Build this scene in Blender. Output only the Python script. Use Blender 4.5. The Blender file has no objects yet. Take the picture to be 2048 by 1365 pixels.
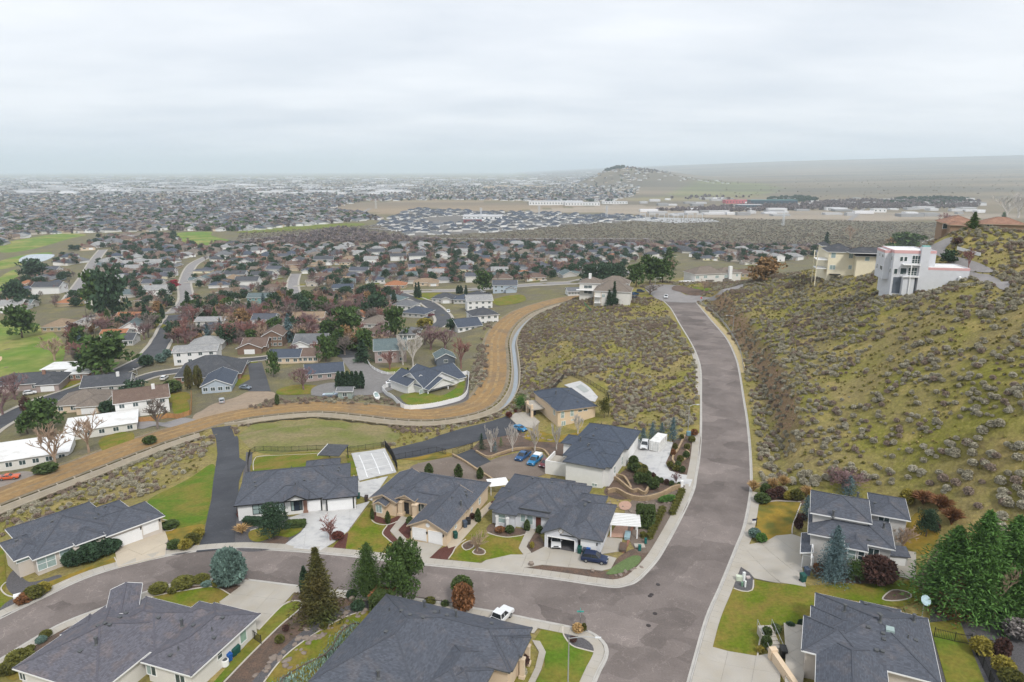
import bpy,bmesh,math,random
import numpy as np
from mathutils import Vector,Matrix
from mathutils.geometry import delaunay_2d_cdt
scene=bpy.context.scene
COL=scene.collection
rng=random.Random(7)
# ------------------------------------------------------------------ camera
CAM_Z,FPX,PITCH=66.0,1366.0,math.radians(14.0)
cam_data=bpy.data.cameras.new('camera')
cam_data.sensor_width=36.0
cam_data.lens=FPX/2048.0*36.0
cam_data.clip_start=1.0
cam_data.clip_end=120000.0
cam=bpy.data.objects.new('camera',cam_data)
COL.objects.link(cam)
cam.location=(0,0,CAM_Z)
cam.rotation_euler=(math.radians(90)-PITCH,0,0)
scene.camera=cam
# ------------------------------------------------------------------ sky, sun, exposure
SUN_EL,SUN_ROT=math.radians(48),math.radians(155)
world=bpy.data.worlds.new('World')
scene.world=world
world.use_nodes=True
wn,wl=world.node_tree.nodes,world.node_tree.links
wn.clear()
w_out=wn.new('ShaderNodeOutputWorld')
w_bg=wn.new('ShaderNodeBackground')
w_bg.inputs['Strength'].default_value=0.1
w_sky=wn.new('ShaderNodeTexSky')
w_sky.sky_type='NISHITA'
w_sky.sun_disc=False
w_sky.sun_elevation=SUN_EL
w_sky.sun_rotation=SUN_ROT
w_sky.dust_density=3.0
w_tc=wn.new('ShaderNodeTexCoord')
w_sep=wn.new('ShaderNodeSeparateXYZ')
wl.new(w_tc.outputs['Generated'],w_sep.inputs[0])
# cloud layer: project the view direction on a high flat sheet, so streaks flatten towards the horizon
w_add=wn.new('ShaderNodeMath');w_add.operation='ADD';w_add.inputs[1].default_value=0.12
w_abs=wn.new('ShaderNodeMath');w_abs.operation='ABSOLUTE'
wl.new(w_sep.outputs['Z'],w_abs.inputs[0]);wl.new(w_abs.outputs[0],w_add.inputs[0])
w_dx=wn.new('ShaderNodeMath');w_dx.operation='DIVIDE'
w_dy=wn.new('ShaderNodeMath');w_dy.operation='DIVIDE'
wl.new(w_sep.outputs['X'],w_dx.inputs[0]);wl.new(w_add.outputs[0],w_dx.inputs[1])
wl.new(w_sep.outputs['Y'],w_dy.inputs[0]);wl.new(w_add.outputs[0],w_dy.inputs[1])
w_cmb=wn.new('ShaderNodeCombineXYZ')
wl.new(w_dx.outputs[0],w_cmb.inputs[0]);wl.new(w_dy.outputs[0],w_cmb.inputs[1])
w_map=wn.new('ShaderNodeMapping');w_map.inputs['Scale'].default_value=(0.5,0.8,1)
wl.new(w_cmb.outputs[0],w_map.inputs[0])
w_noise=wn.new('ShaderNodeTexNoise')
w_noise.inputs['Scale'].default_value=1.1
w_noise.inputs['Detail'].default_value=6
w_noise.inputs['Roughness'].default_value=0.52
wl.new(w_map.outputs[0],w_noise.inputs['Vector'])
w_ramp=wn.new('ShaderNodeValToRGB')
w_ramp.color_ramp.elements[0].position=0.36
w_ramp.color_ramp.elements[0].color=(0.488,0.518,0.565,1)
w_ramp.color_ramp.elements[1].position=0.62
w_ramp.color_ramp.elements[1].color=(0.625,0.640,0.668,1)
wl.new(w_noise.outputs['Fac'],w_ramp.inputs[0])
w_gain=wn.new('ShaderNodeVectorMath');w_gain.operation='SCALE';w_gain.inputs['Scale'].default_value=10.0
wl.new(w_ramp.outputs[0],w_gain.inputs[0])
w_mix=wn.new('ShaderNodeMixRGB');w_mix.inputs[0].default_value=0.94
wl.new(w_sky.outputs[0],w_mix.inputs[1]);wl.new(w_gain.outputs[0],w_mix.inputs[2])
wl.new(w_mix.outputs[0],w_bg.inputs['Color'])
wl.new(w_bg.outputs[0],w_out.inputs['Surface'])
sun_data=bpy.data.lights.new('sun','SUN')
sun_data.energy=1.5
sun_data.angle=math.radians(10)
sun_data.color=(1.0,0.965,0.91)
sun=bpy.data.objects.new('sun',sun_data)
COL.objects.link(sun)
# the lamp shines from azimuth SUN_ROT (clockwise from +Y) and elevation SUN_EL
sd=Vector((math.sin(SUN_ROT)*math.cos(SUN_EL),math.cos(SUN_ROT)*math.cos(SUN_EL),math.sin(SUN_EL)))
sun.rotation_euler=sd.to_track_quat('Z','Y').to_euler()
sun.location=(0,0,300)
scene.view_settings.view_transform='Standard'
scene.view_settings.look='None'
scene.view_settings.exposure=0.74
scene.view_settings.gamma=1.0
scene.view_settings.use_curve_mapping=False
scene.cycles.use_denoising=True
scene.cycles.use_adaptive_sampling=True
scene.cycles.adaptive_threshold=0.02
scene.cycles.max_bounces=5
scene.cycles.diffuse_bounces=2
scene.cycles.glossy_bounces=2
scene.cycles.transmission_bounces=2
scene.cycles.transparent_max_bounces=6
scene.cycles.volume_bounces=2
scene.cycles.sample_clamp_indirect=4.0
# ------------------------------------------------------------------ pixel rays -> points of the place
CP,SP=math.cos(PITCH),math.sin(PITCH)
def ray(px,py):
    u,v=(px-1024.0)/FPX,(py-682.5)/FPX
    return(u,CP-v*SP,-SP-v*CP)
def gp(px,py,z=0.0):
    d=ray(px,py);t=(z-CAM_Z)/d[2]
    return(d[0]*t,d[1]*t)
def gpl(pts,z=0.0):
    return[gp(a,b,z)for a,b in pts]
# ------------------------------------------------------------------ small geometry helpers
def catmull(pts,step=1.5,closed=False):
    P=[np.array(p,float)for p in pts];out=[];n=len(P)
    rngs=range(n)if closed else range(n-1)
    for i in rngs:
        if closed:p0,p1,p2,p3=P[i-1],P[i],P[(i+1)%n],P[(i+2)%n]
        else:p0,p1,p2,p3=P[max(i-1,0)],P[i],P[i+1],P[min(i+2,n-1)]
        L=np.linalg.norm(p2-p1);k=max(1,int(math.ceil(L/step)))
        for j in range(k):
            t=j/k
            q=0.5*((2*p1)+(p2-p0)*t+(2*p0-5*p1+4*p2-p3)*t*t+(3*p1-p0-3*p2+p3)*t**3)
            out.append(tuple(q))
    if not closed:out.append(tuple(P[-1]))
    return out
def resample(pts,step,closed=False):
    P=list(pts)+([pts[0]]if closed else[]);out=[P[0]];rest=step
    for a,b in zip(P,P[1:]):
        L=math.dist(a,b);pos=0.0
        while L-pos>=rest:
            pos+=rest;t=pos/L
            out.append(tuple(a[i]+(b[i]-a[i])*t for i in range(len(a))));rest=step
        rest-=L-pos
    if not closed and math.dist(out[-1],P[-1])>step*0.3:out.append(tuple(P[-1]))
    return out
def densify(pts,step,closed=True):
    P=list(pts);out=[];n=len(P)
    for i in range(n if closed else n-1):
        a,b=P[i],P[(i+1)%n];L=math.dist(a,b);k=max(1,int(round(L/step)))
        for j in range(k):out.append((a[0]+(b[0]-a[0])*j/k,a[1]+(b[1]-a[1])*j/k))
    if not closed:out.append(tuple(P[-1]))
    return out
def offset_line(pts,d):
    n=len(pts);out=[]
    for i in range(n):
        a,b=pts[max(i-1,0)],pts[min(i+1,n-1)]
        dx,dy=b[0]-a[0],b[1]-a[1];L=math.hypot(dx,dy)or 1
        out.append((pts[i][0]-dy/L*d,pts[i][1]+dx/L*d))   # +d = to the left of travel
    return out
def in_poly(x,y,poly):
    x=np.asarray(x,float);y=np.asarray(y,float);ins=np.zeros(x.shape,bool);n=len(poly);j=n-1
    for i in range(n):
        xi,yi=poly[i][:2];xj,yj=poly[j][:2]
        c=((yi>y)!=(yj>y))&(x<(xj-xi)*(y-yi)/((yj-yi)or 1e-9)+xi)
        ins^=c;j=i
    return ins
def dist_line(x,y,line):
    x=np.asarray(x,float);y=np.asarray(y,float);best=np.full(x.shape,1e9)
    for a,b in zip(line,line[1:]):
        dx,dy=b[0]-a[0],b[1]-a[1];L2=dx*dx+dy*dy or 1e-9
        t=np.clip(((x-a[0])*dx+(y-a[1])*dy)/L2,0,1)
        best=np.minimum(best,np.hypot(x-a[0]-t*dx,y-a[1]-t*dy))
    return best
def sstep(a,b,x):
    t=np.clip((np.asarray(x,float)-a)/(b-a),0,1);return t*t*(3-2*t)
# ------------------------------------------------------------------ materials
MATS={}
def nmat(name,col,rough=0.85,var=0.25,scale=1.5,col2=None,f2=0.0,scale2=0.2,bump=0.0,bscale=8.0,metal=0.0,spec=0.3,island=0.0,coords='pos',detail=5):
    """plain surface: colour with two scales of noise, an optional second colour in patches, fine relief"""
    if name in MATS:return MATS[name]
    m=bpy.data.materials.new(name);m.use_nodes=True
    nt=m.node_tree;N,L=nt.nodes,nt.links
    b=N['Principled BSDF']
    b.inputs['Roughness'].default_value=rough;b.inputs['Metallic'].default_value=metal
    b.inputs['Specular IOR Level'].default_value=spec
    if coords=='pos':
        g=N.new('ShaderNodeNewGeometry');vec=g.outputs['Position']
    else:
        g=N.new('ShaderNodeTexCoord');vec=g.outputs['Object']
    n1=N.new('ShaderNodeTexNoise');n1.inputs['Scale'].default_value=scale;n1.inputs['Detail'].default_value=detail
    n1.inputs['Roughness'].default_value=0.65
    L.new(vec,n1.inputs['Vector'])
    base=N.new('ShaderNodeRGB');base.outputs[0].default_value=(*col,1)
    cur=base.outputs[0]
    if col2 is not None:
        n2=N.new('ShaderNodeTexNoise');n2.inputs['Scale'].default_value=scale2;n2.inputs['Detail'].default_value=6
        n2.inputs['Roughness'].default_value=0.6
        L.new(vec,n2.inputs['Vector'])
        r2=N.new('ShaderNodeValToRGB');r2.color_ramp.elements[0].position=max(0.0,0.62-f2*0.42);r2.color_ramp.elements[1].position=min(1.0,0.75-f2*0.25)
        L.new(n2.outputs['Fac'],r2.inputs[0])
        mx=N.new('ShaderNodeMixRGB');mx.inputs[2].default_value=(*col2,1)
        L.new(r2.outputs[0],mx.inputs[0]);L.new(cur,mx.inputs[1]);cur=mx.outputs[0]
    mr=N.new('ShaderNodeMapRange');mr.inputs['From Min'].default_value=0.25;mr.inputs['From Max'].default_value=0.75
    mr.inputs['To Min'].default_value=1-var;mr.inputs['To Max'].default_value=1+var
    L.new(n1.outputs['Fac'],mr.inputs['Value'])
    val=mr.outputs[0]
    if island>0:
        gi=N.new('ShaderNodeNewGeometry')
        mi=N.new('ShaderNodeMapRange');mi.inputs['To Min'].default_value=1-island;mi.inputs['To Max'].default_value=1+island
        L.new(gi.outputs['Random Per Island'],mi.inputs['Value'])
        mm=N.new('ShaderNodeMath');mm.operation='MULTIPLY';L.new(val,mm.inputs[0]);L.new(mi.outputs[0],mm.inputs[1]);val=mm.outputs[0]
    sc=N.new('ShaderNodeVectorMath');sc.operation='SCALE'
    L.new(cur,sc.inputs[0]);L.new(val,sc.inputs['Scale'])
    L.new(sc.outputs[0],b.inputs['Base Color'])
    if bump>0:
        nb=N.new('ShaderNodeTexNoise');nb.inputs['Scale'].default_value=bscale;nb.inputs['Detail'].default_value=4
        L.new(vec,nb.inputs['Vector'])
        bp=N.new('ShaderNodeBump');bp.inputs['Strength'].default_value=bump;bp.inputs['Distance'].default_value=0.1
        L.new(nb.outputs['Fac'],bp.inputs['Height']);L.new(bp.outputs[0],b.inputs['Normal'])
    MATS[name]=m
    return m
# ------------------------------------------------------------------ objects
def mesh_obj(name,verts,faces,mat=None,parent=None,smooth=False,loc=None,rotz=0.0,fmat=None):
    me=bpy.data.meshes.new(name)
    me.from_pydata([tuple(v)for v in verts],[],[tuple(f)for f in faces])
    mats=mat if isinstance(mat,(list,tuple))else([mat]if mat else[])
    for m in mats:me.materials.append(m)
    if fmat is not None:me.polygons.foreach_set('material_index',list(fmat))
    if smooth:me.polygons.foreach_set('use_smooth',[True]*len(me.polygons))
    me.update()
    o=bpy.data.objects.new(name,me);COL.objects.link(o)
    if parent:o.parent=parent
    if loc is not None:o.location=loc
    if rotz:o.rotation_euler=(0,0,rotz)
    return o
def link_mesh(name,me,parent=None,loc=None,rotz=0.0,scale=None):
    o=bpy.data.objects.new(name,me);COL.objects.link(o)
    if parent:o.parent=parent
    if loc is not None:o.location=loc
    if rotz:o.rotation_euler=(0,0,rotz)
    if scale is not None:o.scale=scale if not isinstance(scale,(int,float))else(scale,)*3
    return o
def tag(o,label=None,cat=None,group=None,kind=None):
    if label:o['label']=label
    if cat:o['category']=cat
    if group:o['group']=group
    if kind:o['kind']=kind
    return o
def thing(name,label,cat,loc=(0,0,0),rotz=0.0,group=None):
    o=bpy.data.objects.new(name,None);COL.objects.link(o)
    o.location=loc;o.rotation_euler=(0,0,rotz);o.empty_display_size=0.5
    return tag(o,label,cat,group)
def copy_thing(root,loc,rotz=0.0,scale=1.0,label=None,group=None):
    r=root.copy();COL.objects.link(r);r.location=loc;r.rotation_euler=(0,0,rotz)
    r.scale=(scale,)*3 if isinstance(scale,(int,float))else scale
    if label:r['label']=label
    if group:r['group']=group
    for ch in KIDS.get(root.name,()):
        c=ch.copy();COL.objects.link(c);c.parent=r
        for g in KIDS.get(ch.name,()):
            d=g.copy();COL.objects.link(d);d.parent=c
    return r
KIDS={}
def note_kids(root):
    KIDS[root.name]=list(root.children)
    for c in root.children:KIDS[c.name]=list(c.children)
    return root
class MB:
    """a heap of boxes, bars, tubes and leaves that becomes ONE mesh"""
    def __init__(s):s.v=[];s.f=[];s.m=[]
    def add(s,vs,fs,mi=0):
        b=len(s.v);s.v+=[tuple(q)for q in vs];s.f+=[tuple(i+b for i in f)for f in fs];s.m+=[mi]*len(fs)
    def box(s,x0,y0,z0,x1,y1,z1,mi=0):
        s.add([(x0,y0,z0),(x1,y0,z0),(x1,y1,z0),(x0,y1,z0),(x0,y0,z1),(x1,y0,z1),(x1,y1,z1),(x0,y1,z1)],
              [(0,3,2,1),(4,5,6,7),(0,1,5,4),(1,2,6,5),(2,3,7,6),(3,0,4,7)],mi)
    def bar(s,a,b,w,h=None,mi=0):
        a,b=Vector(a),Vector(b);h=h or w;d=(b-a).normalized()
        up=Vector((0,0,1))if abs(d.z)<0.95 else Vector((1,0,0))
        r=d.cross(up).normalized()*(w/2);u=r.cross(d).normalized()*(h/2)
        s.add([a-r-u,a+r-u,a+r+u,a-r+u,b-r-u,b+r-u,b+r+u,b-r+u],
              [(0,1,2,3),(7,6,5,4),(0,4,5,1),(1,5,6,2),(2,6,7,3),(3,7,4,0)],mi)
    def tube(s,a,b,ra,rb,n=6,mi=0,cap=True):
        a,b=Vector(a),Vector(b);d=(b-a);d=d.normalized()if d.length else Vector((0,0,1))
        up=Vector((0,0,1))if abs(d.z)<0.9 else Vector((1,0,0))
        r=d.cross(up).normalized();u=r.cross(d)
        vs=[]
        for p,q in((a,ra),(b,rb)):
            for k in range(n):
                t=2*math.pi*k/n;vs.append(p+(r*math.cos(t)+u*math.sin(t))*q)
        fs=[(k,n+k,n+(k+1)%n,(k+1)%n)for k in range(n)]
        if cap:fs+=[tuple(range(n)),tuple(range(2*n-1,n-1,-1))]
        s.add(vs,fs,mi)
    def lathe(s,prof,n=12,c=(0,0),mi=0):
        vs=[];fs=[]
        for r,z in prof:
            for k in range(n):
                t=2*math.pi*k/n;vs.append((c[0]+r*math.cos(t),c[1]+r*math.sin(t),z))
        for i in range(len(prof)-1):
            for k in range(n):fs.append((i*n+k,i*n+(k+1)%n,(i+1)*n+(k+1)%n,(i+1)*n+k))
        fs.append(tuple(range(n))[::-1]);fs.append(tuple(range((len(prof)-1)*n,len(prof)*n)))
        s.add(vs,fs,mi)
    def prism(s,poly,z0,z1,mi=0):
        n=len(poly)
        s.add([(p[0],p[1],z0)for p in poly]+[(p[0],p[1],z1)for p in poly],
              [tuple(range(n))[::-1],tuple(range(n,2*n))]+[(i,(i+1)%n,n+(i+1)%n,n+i)for i in range(n)],mi)
    def build(s,name,mat,parent=None,smooth=False,loc=None,rotz=0.0):
        return mesh_obj(name,s.v,s.f,mat,parent,smooth,loc,rotz,s.m if isinstance(mat,(list,tuple))else None)
# ================================================================== TERRAIN
Z_CANAL=-14.0
CANAL_ROAD_PX=[(-420,1150),(-200,1068),(0,992),(150,937),(300,881),(390,853),(440,838),(520,823),(640,813),(740,820),(800,827),(872,829),(948,812),(980,780),(990,745),(991,710),(992,680),(1008,652),(1041,626),(1088,609),(1134,598),(1190,590)]
canal_road=catmull(gpl(CANAL_ROAD_PX,Z_CANAL),3.0)
canal_line=offset_line(canal_road,-8.6)          # the channel runs on the uphill side of the dirt road
MAIN_L_PX=[(1325,600),(1343,618),(1361,649),(1380,680),(1394,708),(1403,741),(1404,801),(1404,860),(1401,912),(1395,952),(1389,983),(1367,1032),(1334,1094),(1312,1128)]
MAIN_R_PX=[(1389,603),(1420,640),(1451,677),(1469,714),(1477,745),(1486,803),(1491,834),(1496,880),(1499,930),(1498.6,980),(1486,1050),(1467,1100),(1438,1171),(1410,1235),(1381,1335),(1369,1380),(1350,1460)]
SIDE_N_PX=[(1278,1163),(1255,1173),(1229,1177),(1180,1171),(1120,1162),(1044,1152),(940,1141),(839,1131),(700,1115),(600,1106),(520,1101),(465,1100),(392,1105),(331,1115),(235,1138),(161,1163),(77,1203),(0,1240),(-110,1298)]
SIDE_S_PX=[(-110,1385),(0,1317),(115,1250),(215,1211),(277,1188),(361,1163),(431,1157),(481,1157),(598,1171),(704,1183),(826,1196),(959,1217),(1010,1226),(1078,1240),(1133,1251),(1181,1263),(1208,1282),(1217,1299),(1215,1319),(1201,1347),(1185,1385),(1150,1460)]
main_mid=catmull(gpl([(1357,601),(1390,645),(1428,705),(1445,790),(1450,900),(1440,1000),(1395,1110),(1330,1230),(1280,1380)]),4)
side_mid=catmull(gpl([(-80,1335),(0,1278),(161,1195),(331,1138),(470,1127),(650,1142),(840,1163),(1040,1192),(1230,1225)]),4)
CTRL=[]
def cpx(z,*pts):
    for a,b in pts:CTRL.append((*gp(a,b,z),z))
def cxy(*pts):
    for q in pts:CTRL.append(q)
cpx(0,(0,1240),(160,1165),(330,1140),(465,1130),(650,1145),(850,1165),(1080,1195),(1230,1215),(1300,1300),(1300,1365),(1450,1000),(1450,900),(1440,800),(1420,700),(1380,640),(1350,605),(1320,575))
cpx(0,(100,1160),(250,1095),(590,1050),(720,1040),(860,1060),(1120,1100),(300,1300),(900,1300),(100,1330),(600,1320),(1100,1330),(1340,940),(1330,900),(1360,840),(1040,1040))
cpx(-0.6,(560,1000),(700,985),(850,1000))
cpx(-2.2,(590,930),(750,935),(690,930),(900,960),(980,960))
cpx(-9,(560,875),(700,870),(800,880),(640,865))
cpx(-5,(160,1030),(280,1000));cpx(-9,(130,1000),(330,930),(200,985),(390,900))
cpx(-1.5,(0,1110),(330,1030));cpx(-4,(455,1000),(400,990));cpx(-8,(470,930))
cpx(-2.6,(1165,975));cpx(-1.2,(1230,975));cpx(-3.6,(1030,925),(1085,930));cpx(-5,(930,905));cpx(-6.5,(850,915))
cpx(-7.5,(900,890),(960,868),(1010,860));cpx(-6.5,(1100,850),(1150,860),(1080,840));cpx(-4.5,(1165,790),(1130,790),(1200,810))
cpx(-5,(1100,895));cpx(-3,(1200,880))
cpx(-1.2,(1300,720),(1300,820),(1280,660));cpx(-4.5,(1200,690),(1210,740));cpx(-9,(1100,690),(1090,740));cpx(-1.5,(1180,600),(1260,595));cpx(-6,(1130,640))
cpx(1,(1560,1040),(1510,1060),(1500,1150));cpx(1.2,(1600,1130));cpx(2.6,(1750,1000),(1780,1100));cpx(1.2,(1480,1250),(1550,1290));cpx(2.2,(1750,1280));cpx(3,(1950,1300),(2048,1300));cpx(4,(1850,1040),(1920,1150));cpx(6,(2048,1150))
cpx(1,(1530,960));cpx(7,(1700,920));cpx(13,(1900,920));cpx(17,(2048,920),);cpx(9,(2048,1040));cpx(1.5,(1525,880));cpx(2,(1520,800));cpx(1.5,(1500,730));cpx(6.5,(1590,850));cpx(6.5,(1575,770))
cpx(13,(1700,800));cpx(21,(1900,800));cpx(26,(2048,800));cpx(11,(1610,700));cpx(20,(1750,700));cpx(27,(1900,700));cpx(31,(2048,700))
cpx(1.5,(1450,640));cpx(6,(1500,640));cpx(9,(1550,620));cpx(18,(1650,600));cpx(21.5,(1750,620));cpx(29.2,(1828,601));cpx(29.6,(1757,573),(1790,595));cpx(29.5,(1880,588));cpx(32.3,(1928,567));cpx(33,(1940,570));cpx(36,(2048,570));cpx(8,(1470,578));cpx(15,(1550,552));cpx(21.5,(1642,556),(1662,564));cpx(24,(1725,557));cpx(36,(1870,505));cpx(41,(1960,480));cpx(44.4,(1885,464),(1930,464),(1975,462));cpx(43.5,(2048,470));cpx(38,(2000,560));cpx(40,(2200,600));cpx(22,(2250,900));cpx(12,(2250,1150))
cxy((90,470,-22),(190,430,-14),(150,400,2),(260,400,14),(330,420,10),(330,520,-20),(230,540,-30),(450,300,62),(420,420,30),(600,500,10),(520,180,60),(300,60,30),(300,-40,25))
cpx(-1,(1300,563));cpx(-5,(1240,560));cpx(-8,(1400,560),(1480,545));cpx(-14,(1160,585));cpx(-18,(1240,540),(1150,560),(1350,535))
cpx(-15.5,(860,780),(800,790),(920,740),(700,790),(560,790),(450,815));cpx(-17,(330,850),(150,890),(60,900),(30,960),(700,720),(850,690),(950,650),(500,740));cpx(-19,(50,830),(200,790),(290,720),(420,690));cpx(-22,(330,645),(500,650),(650,640),(900,630),(1030,590),(120,700));cpx(-28,(330,600),(600,590),(850,575),(100,620));cpx(-33,(500,550),(200,550),(800,540),(1050,555));cpx(-37,(300,520),(700,515),(1000,520),(1250,510));cpx(-40,(100,500),(600,490),(1000,490),(1400,492),(1600,500))
cpx(-14.3,(-100,960));cpx(-18,(-150,900));cpx(0,(-150,1330));cpx(-2,(-150,1200));cxy((-250,60,-4),(0,-50,0),(-250,-50,0),(0,30,0),(120,30,3),(-350,300,-30),(-500,500,-38),(-400,150,-18))
CT=np.array(CTRL);CXY,CZ=CT[:,:2],CT[:,2]
def far_base(x,y):
    x=np.asarray(x,float);y=np.asarray(y,float)
    z=np.full(np.broadcast(x,y).shape,-40.0)
    z=z+370*np.clip(x/12000,0,1.3)**0.75*sstep(5000,16000,y)
    z=z+60*np.clip(x/4000,0,1.5)*sstep(1500,5000,y)
    def hill(cx,cy,sl,sr,sy,h):
        dx=x-cx;s=np.where(dx<0,sl,sr)
        return h*np.exp(-(dx/s)**2-((y-cy)/sy)**2)
    z=z+hill(665,4500,200,300,500,98)+hill(980,4700,300,420,600,50)+hill(1280,6800,420,500,700,85)
    z=z+3*np.sin(x/310+1)*np.sin(y/420)*sstep(1500,4000,y)
    return z
def mq(r2):return np.sqrt(r2+36.0)
A=mq(((CXY[:,None,:]-CXY[None,:,:])**2).sum(-1))-np.eye(len(CT))*3.0
RES=CZ-(-40.0)
nC=len(CT)
M=np.zeros((nC+1,nC+1));M[:nC,:nC]=A;M[:nC,nC]=1;M[nC,:nC]=1
W=np.linalg.solve(M,np.append(RES,0.0))
SCARP=catmull([gp(a,b,z)for a,b,z in((1432,604,2.5),(1462,628,3.0),(1500,690,3.5),(1530,735,4),(1558,790,4.5),(1572,830,4.5),(1578,862,4.0))],3)
LOTS=gpl([(160,1080),(300,1290),(900,1290),(1750,1280),(1700,1050),(1550,1110),(1550,1030),(600,970),(860,1010),(1100,1030),(1200,930),(1310,920),(1140,850),(740,940),(1000,940),(1500,1290),(1300,1010),(1850,1170)],0.5)
CULV=gp(447,853,Z_CANAL)
def height(x,y):
    x=np.asarray(x,float);y=np.asarray(y,float)
    shp=np.broadcast(x,y).shape;xf=np.broadcast_to(x,shp).ravel();yf=np.broadcast_to(y,shp).ravel()
    z=np.full(xf.shape,W[nC])
    for i in range(nC):z+=W[i]*mq((xf-CXY[i,0])**2+(yf-CXY[i,1])**2)
    fade=1-sstep(620,900,np.hypot(xf*0.95,yf))
    z=z*fade
    z=z+far_base(xf,yf)
    near=(np.hypot(xf,yf)<620)
    xn,yn,zn=xf[near],yf[near],z[near]
    # natural unevenness, only off the built ground
    dm=dist_line(xn,yn,main_mid);ds=dist_line(xn,yn,side_mid);dr=dist_line(xn,yn,canal_road)
    rough=sstep(12,30,np.minimum(dm,ds))*sstep(8,20,dr)
    for hx,hy in LOTS:rough=rough*sstep(20,32,np.hypot(xn-hx,yn-hy))
    hillm=sstep(3,14,zn)
    zn=zn+rough*(0.35+0.5*hillm)*(np.sin(xn/5.1+0.7*np.sin(yn/7.3))*np.sin(yn/6.2)+0.6*np.sin(xn/11.3+2)*np.sin(yn/13.7))
    # the cut bank beside the road
    dsc=dist_line(xn,yn,SCARP)
    sgn=np.zeros(xn.shape)
    best=np.full(xn.shape,1e9)
    for a,b in zip(SCARP,SCARP[1:]):
        dx,dy=b[0]-a[0],b[1]-a[1];L=math.hypot(dx,dy)
        t=np.clip(((xn-a[0])*dx+(yn-a[1])*dy)/(L*L),0,1)
        d=np.hypot(xn-a[0]-t*dx,yn-a[1]-t*dy);s=((xn-a[0])*dy-(yn-a[1])*dx)/L
        sgn=np.where(d<best,s,sgn);best=np.minimum(best,d)
    side=-np.tanh(sgn/1.3)
    zn=zn+3.0*side*np.exp(-(dsc/11.0)**2)
    # flat beds of the roads and of the canal bank
    k=sstep(9.5,17,dm);zn=zn*k+0.0*(1-k)
    k=sstep(8,14,ds);zn=zn*k+0.0*(1-k)
    k=sstep(13.0,24,dist_line(xn,yn,[((p[0]+q[0])/2,(p[1]+q[1])/2)for p,q in zip(canal_road,canal_line)]));zn=zn*k+Z_CANAL*(1-k)
    dc=dist_line(xn,yn,canal_line);zn=zn-2.0*(1-sstep(1.6,3.2,dc))*sstep(4,9,np.hypot(xn-CULV[0],yn-CULV[1]))
    z[near]=zn
    return z.reshape(shp)
def axis_pts(core0,core1,step,lo,hi,grow):
    a=list(np.arange(core0,core1+1e-6,step));s=step
    while a[-1]<hi:s*=grow;a.append(a[-1]+s)
    s=step;b=[]
    x=core0
    while x>lo:s*=grow;x-=s;b.append(x)
    return np.array(b[::-1]+a)
XS=axis_pts(-230,230,2.2,-32000,32000,1.10)
YS=axis_pts(30,420,2.2,-600,42000,1.05)
GX,GY=np.meshgrid(XS,YS)
GZ=height(GX,GY)
def hz(x,y):
    """height of the ground mesh at x, y"""
    i=min(max(int(np.searchsorted(XS,x))-1,0),len(XS)-2);j=min(max(int(np.searchsorted(YS,y))-1,0),len(YS)-2)
    u=(x-XS[i])/(XS[i+1]-XS[i]);v=(y-YS[j])/(YS[j+1]-YS[j])
    a,b,c,d=GZ[j,i],GZ[j,i+1],GZ[j+1,i+1],GZ[j+1,i]
    if u>=v:return float(a+(b-a)*u+(c-b)*v)
    return float(a+(c-d)*u+(d-a)*v)
def hzv(x,y):
    x=np.asarray(x,float);y=np.asarray(y,float)
    i=np.clip(np.searchsorted(XS,x)-1,0,len(XS)-2);j=np.clip(np.searchsorted(YS,y)-1,0,len(YS)-2)
    u=(x-XS[i])/(XS[i+1]-XS[i]);v=(y-YS[j])/(YS[j+1]-YS[j])
    a,b,c,d=GZ[j,i],GZ[j,i+1],GZ[j+1,i+1],GZ[j+1,i]
    return np.where(u>=v,a+(b-a)*u+(c-b)*v,a+(c-d)*u+(d-a)*v)
T_STEPS=np.geomspace(60,40000,700)
def tp(px,py):
    """where the ray through a photo point meets the ground"""
    d=ray(px,py);X,Y,Z=d[0]*T_STEPS,d[1]*T_STEPS,CAM_Z+d[2]*T_STEPS
    G=Z-hzv(X,Y);k=np.argmax(G<0)
    if not(G<0).any():k=len(T_STEPS)-1
    lo,hi=T_STEPS[max(k-1,0)],T_STEPS[k]
    for _ in range(18):
        m=(lo+hi)/2
        if CAM_Z+d[2]*m-hz(d[0]*m,d[1]*m)<0:hi=m
        else:lo=m
    return(d[0]*hi,d[1]*hi,hz(d[0]*hi,d[1]*hi))
def tpl(pts):return[tp(a,b)[:2]for a,b in pts]
# ---- ground colours: what covers the soil where
def zone(px_pts,z=-40.0):return gpl(px_pts,z)
Z_SAGE=zone([(470,486),(480,466),(690,452),(780,452),(830,472),(1000,465),(1150,448),(1300,442),(1400,436),(1720,442),(2100,452),(2100,520),(1700,503),(1400,491),(1000,488),(800,489),(600,488)])
Z_DIRT=zone([(1000,425),(1230,409),(1330,414),(1720,425),(2050,428),(2050,440),(1720,441),(1400,436),(1300,428)])
Z_BARE=zone([(650,420),(720,405),(900,402),(1100,408),(1220,408),(1000,424),(840,416),(800,430)])
Z_SCHOOL=zone([(845,440),(870,434),(930,434),(925,448),(860,449)])
Z_FIELD1=zone([(1330,388),(1400,377),(1520,376),(1570,385),(1500,394),(1350,396)])
Z_FIELD2=zone([(1250,398),(1330,394),(1500,391),(1540,396),(1400,404),(1270,404)])
Z_NEW=zone([(800,430),(830,418),(1000,425),(1240,430),(1310,440),(1150,450),(1000,465),(830,473),(740,452)])
col=np.zeros(GX.shape+(4,),np.float32)
R=np.hypot(GX,GY)
wild=np.array([0.245,0.200,0.085]);town=np.array([0.150,0.135,0.095]);sagec=np.array([0.155,0.138,0.105]);plain=np.array([0.205,0.17,0.125])
col[...,:3]=wild;col[...,3]=1.0
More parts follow.
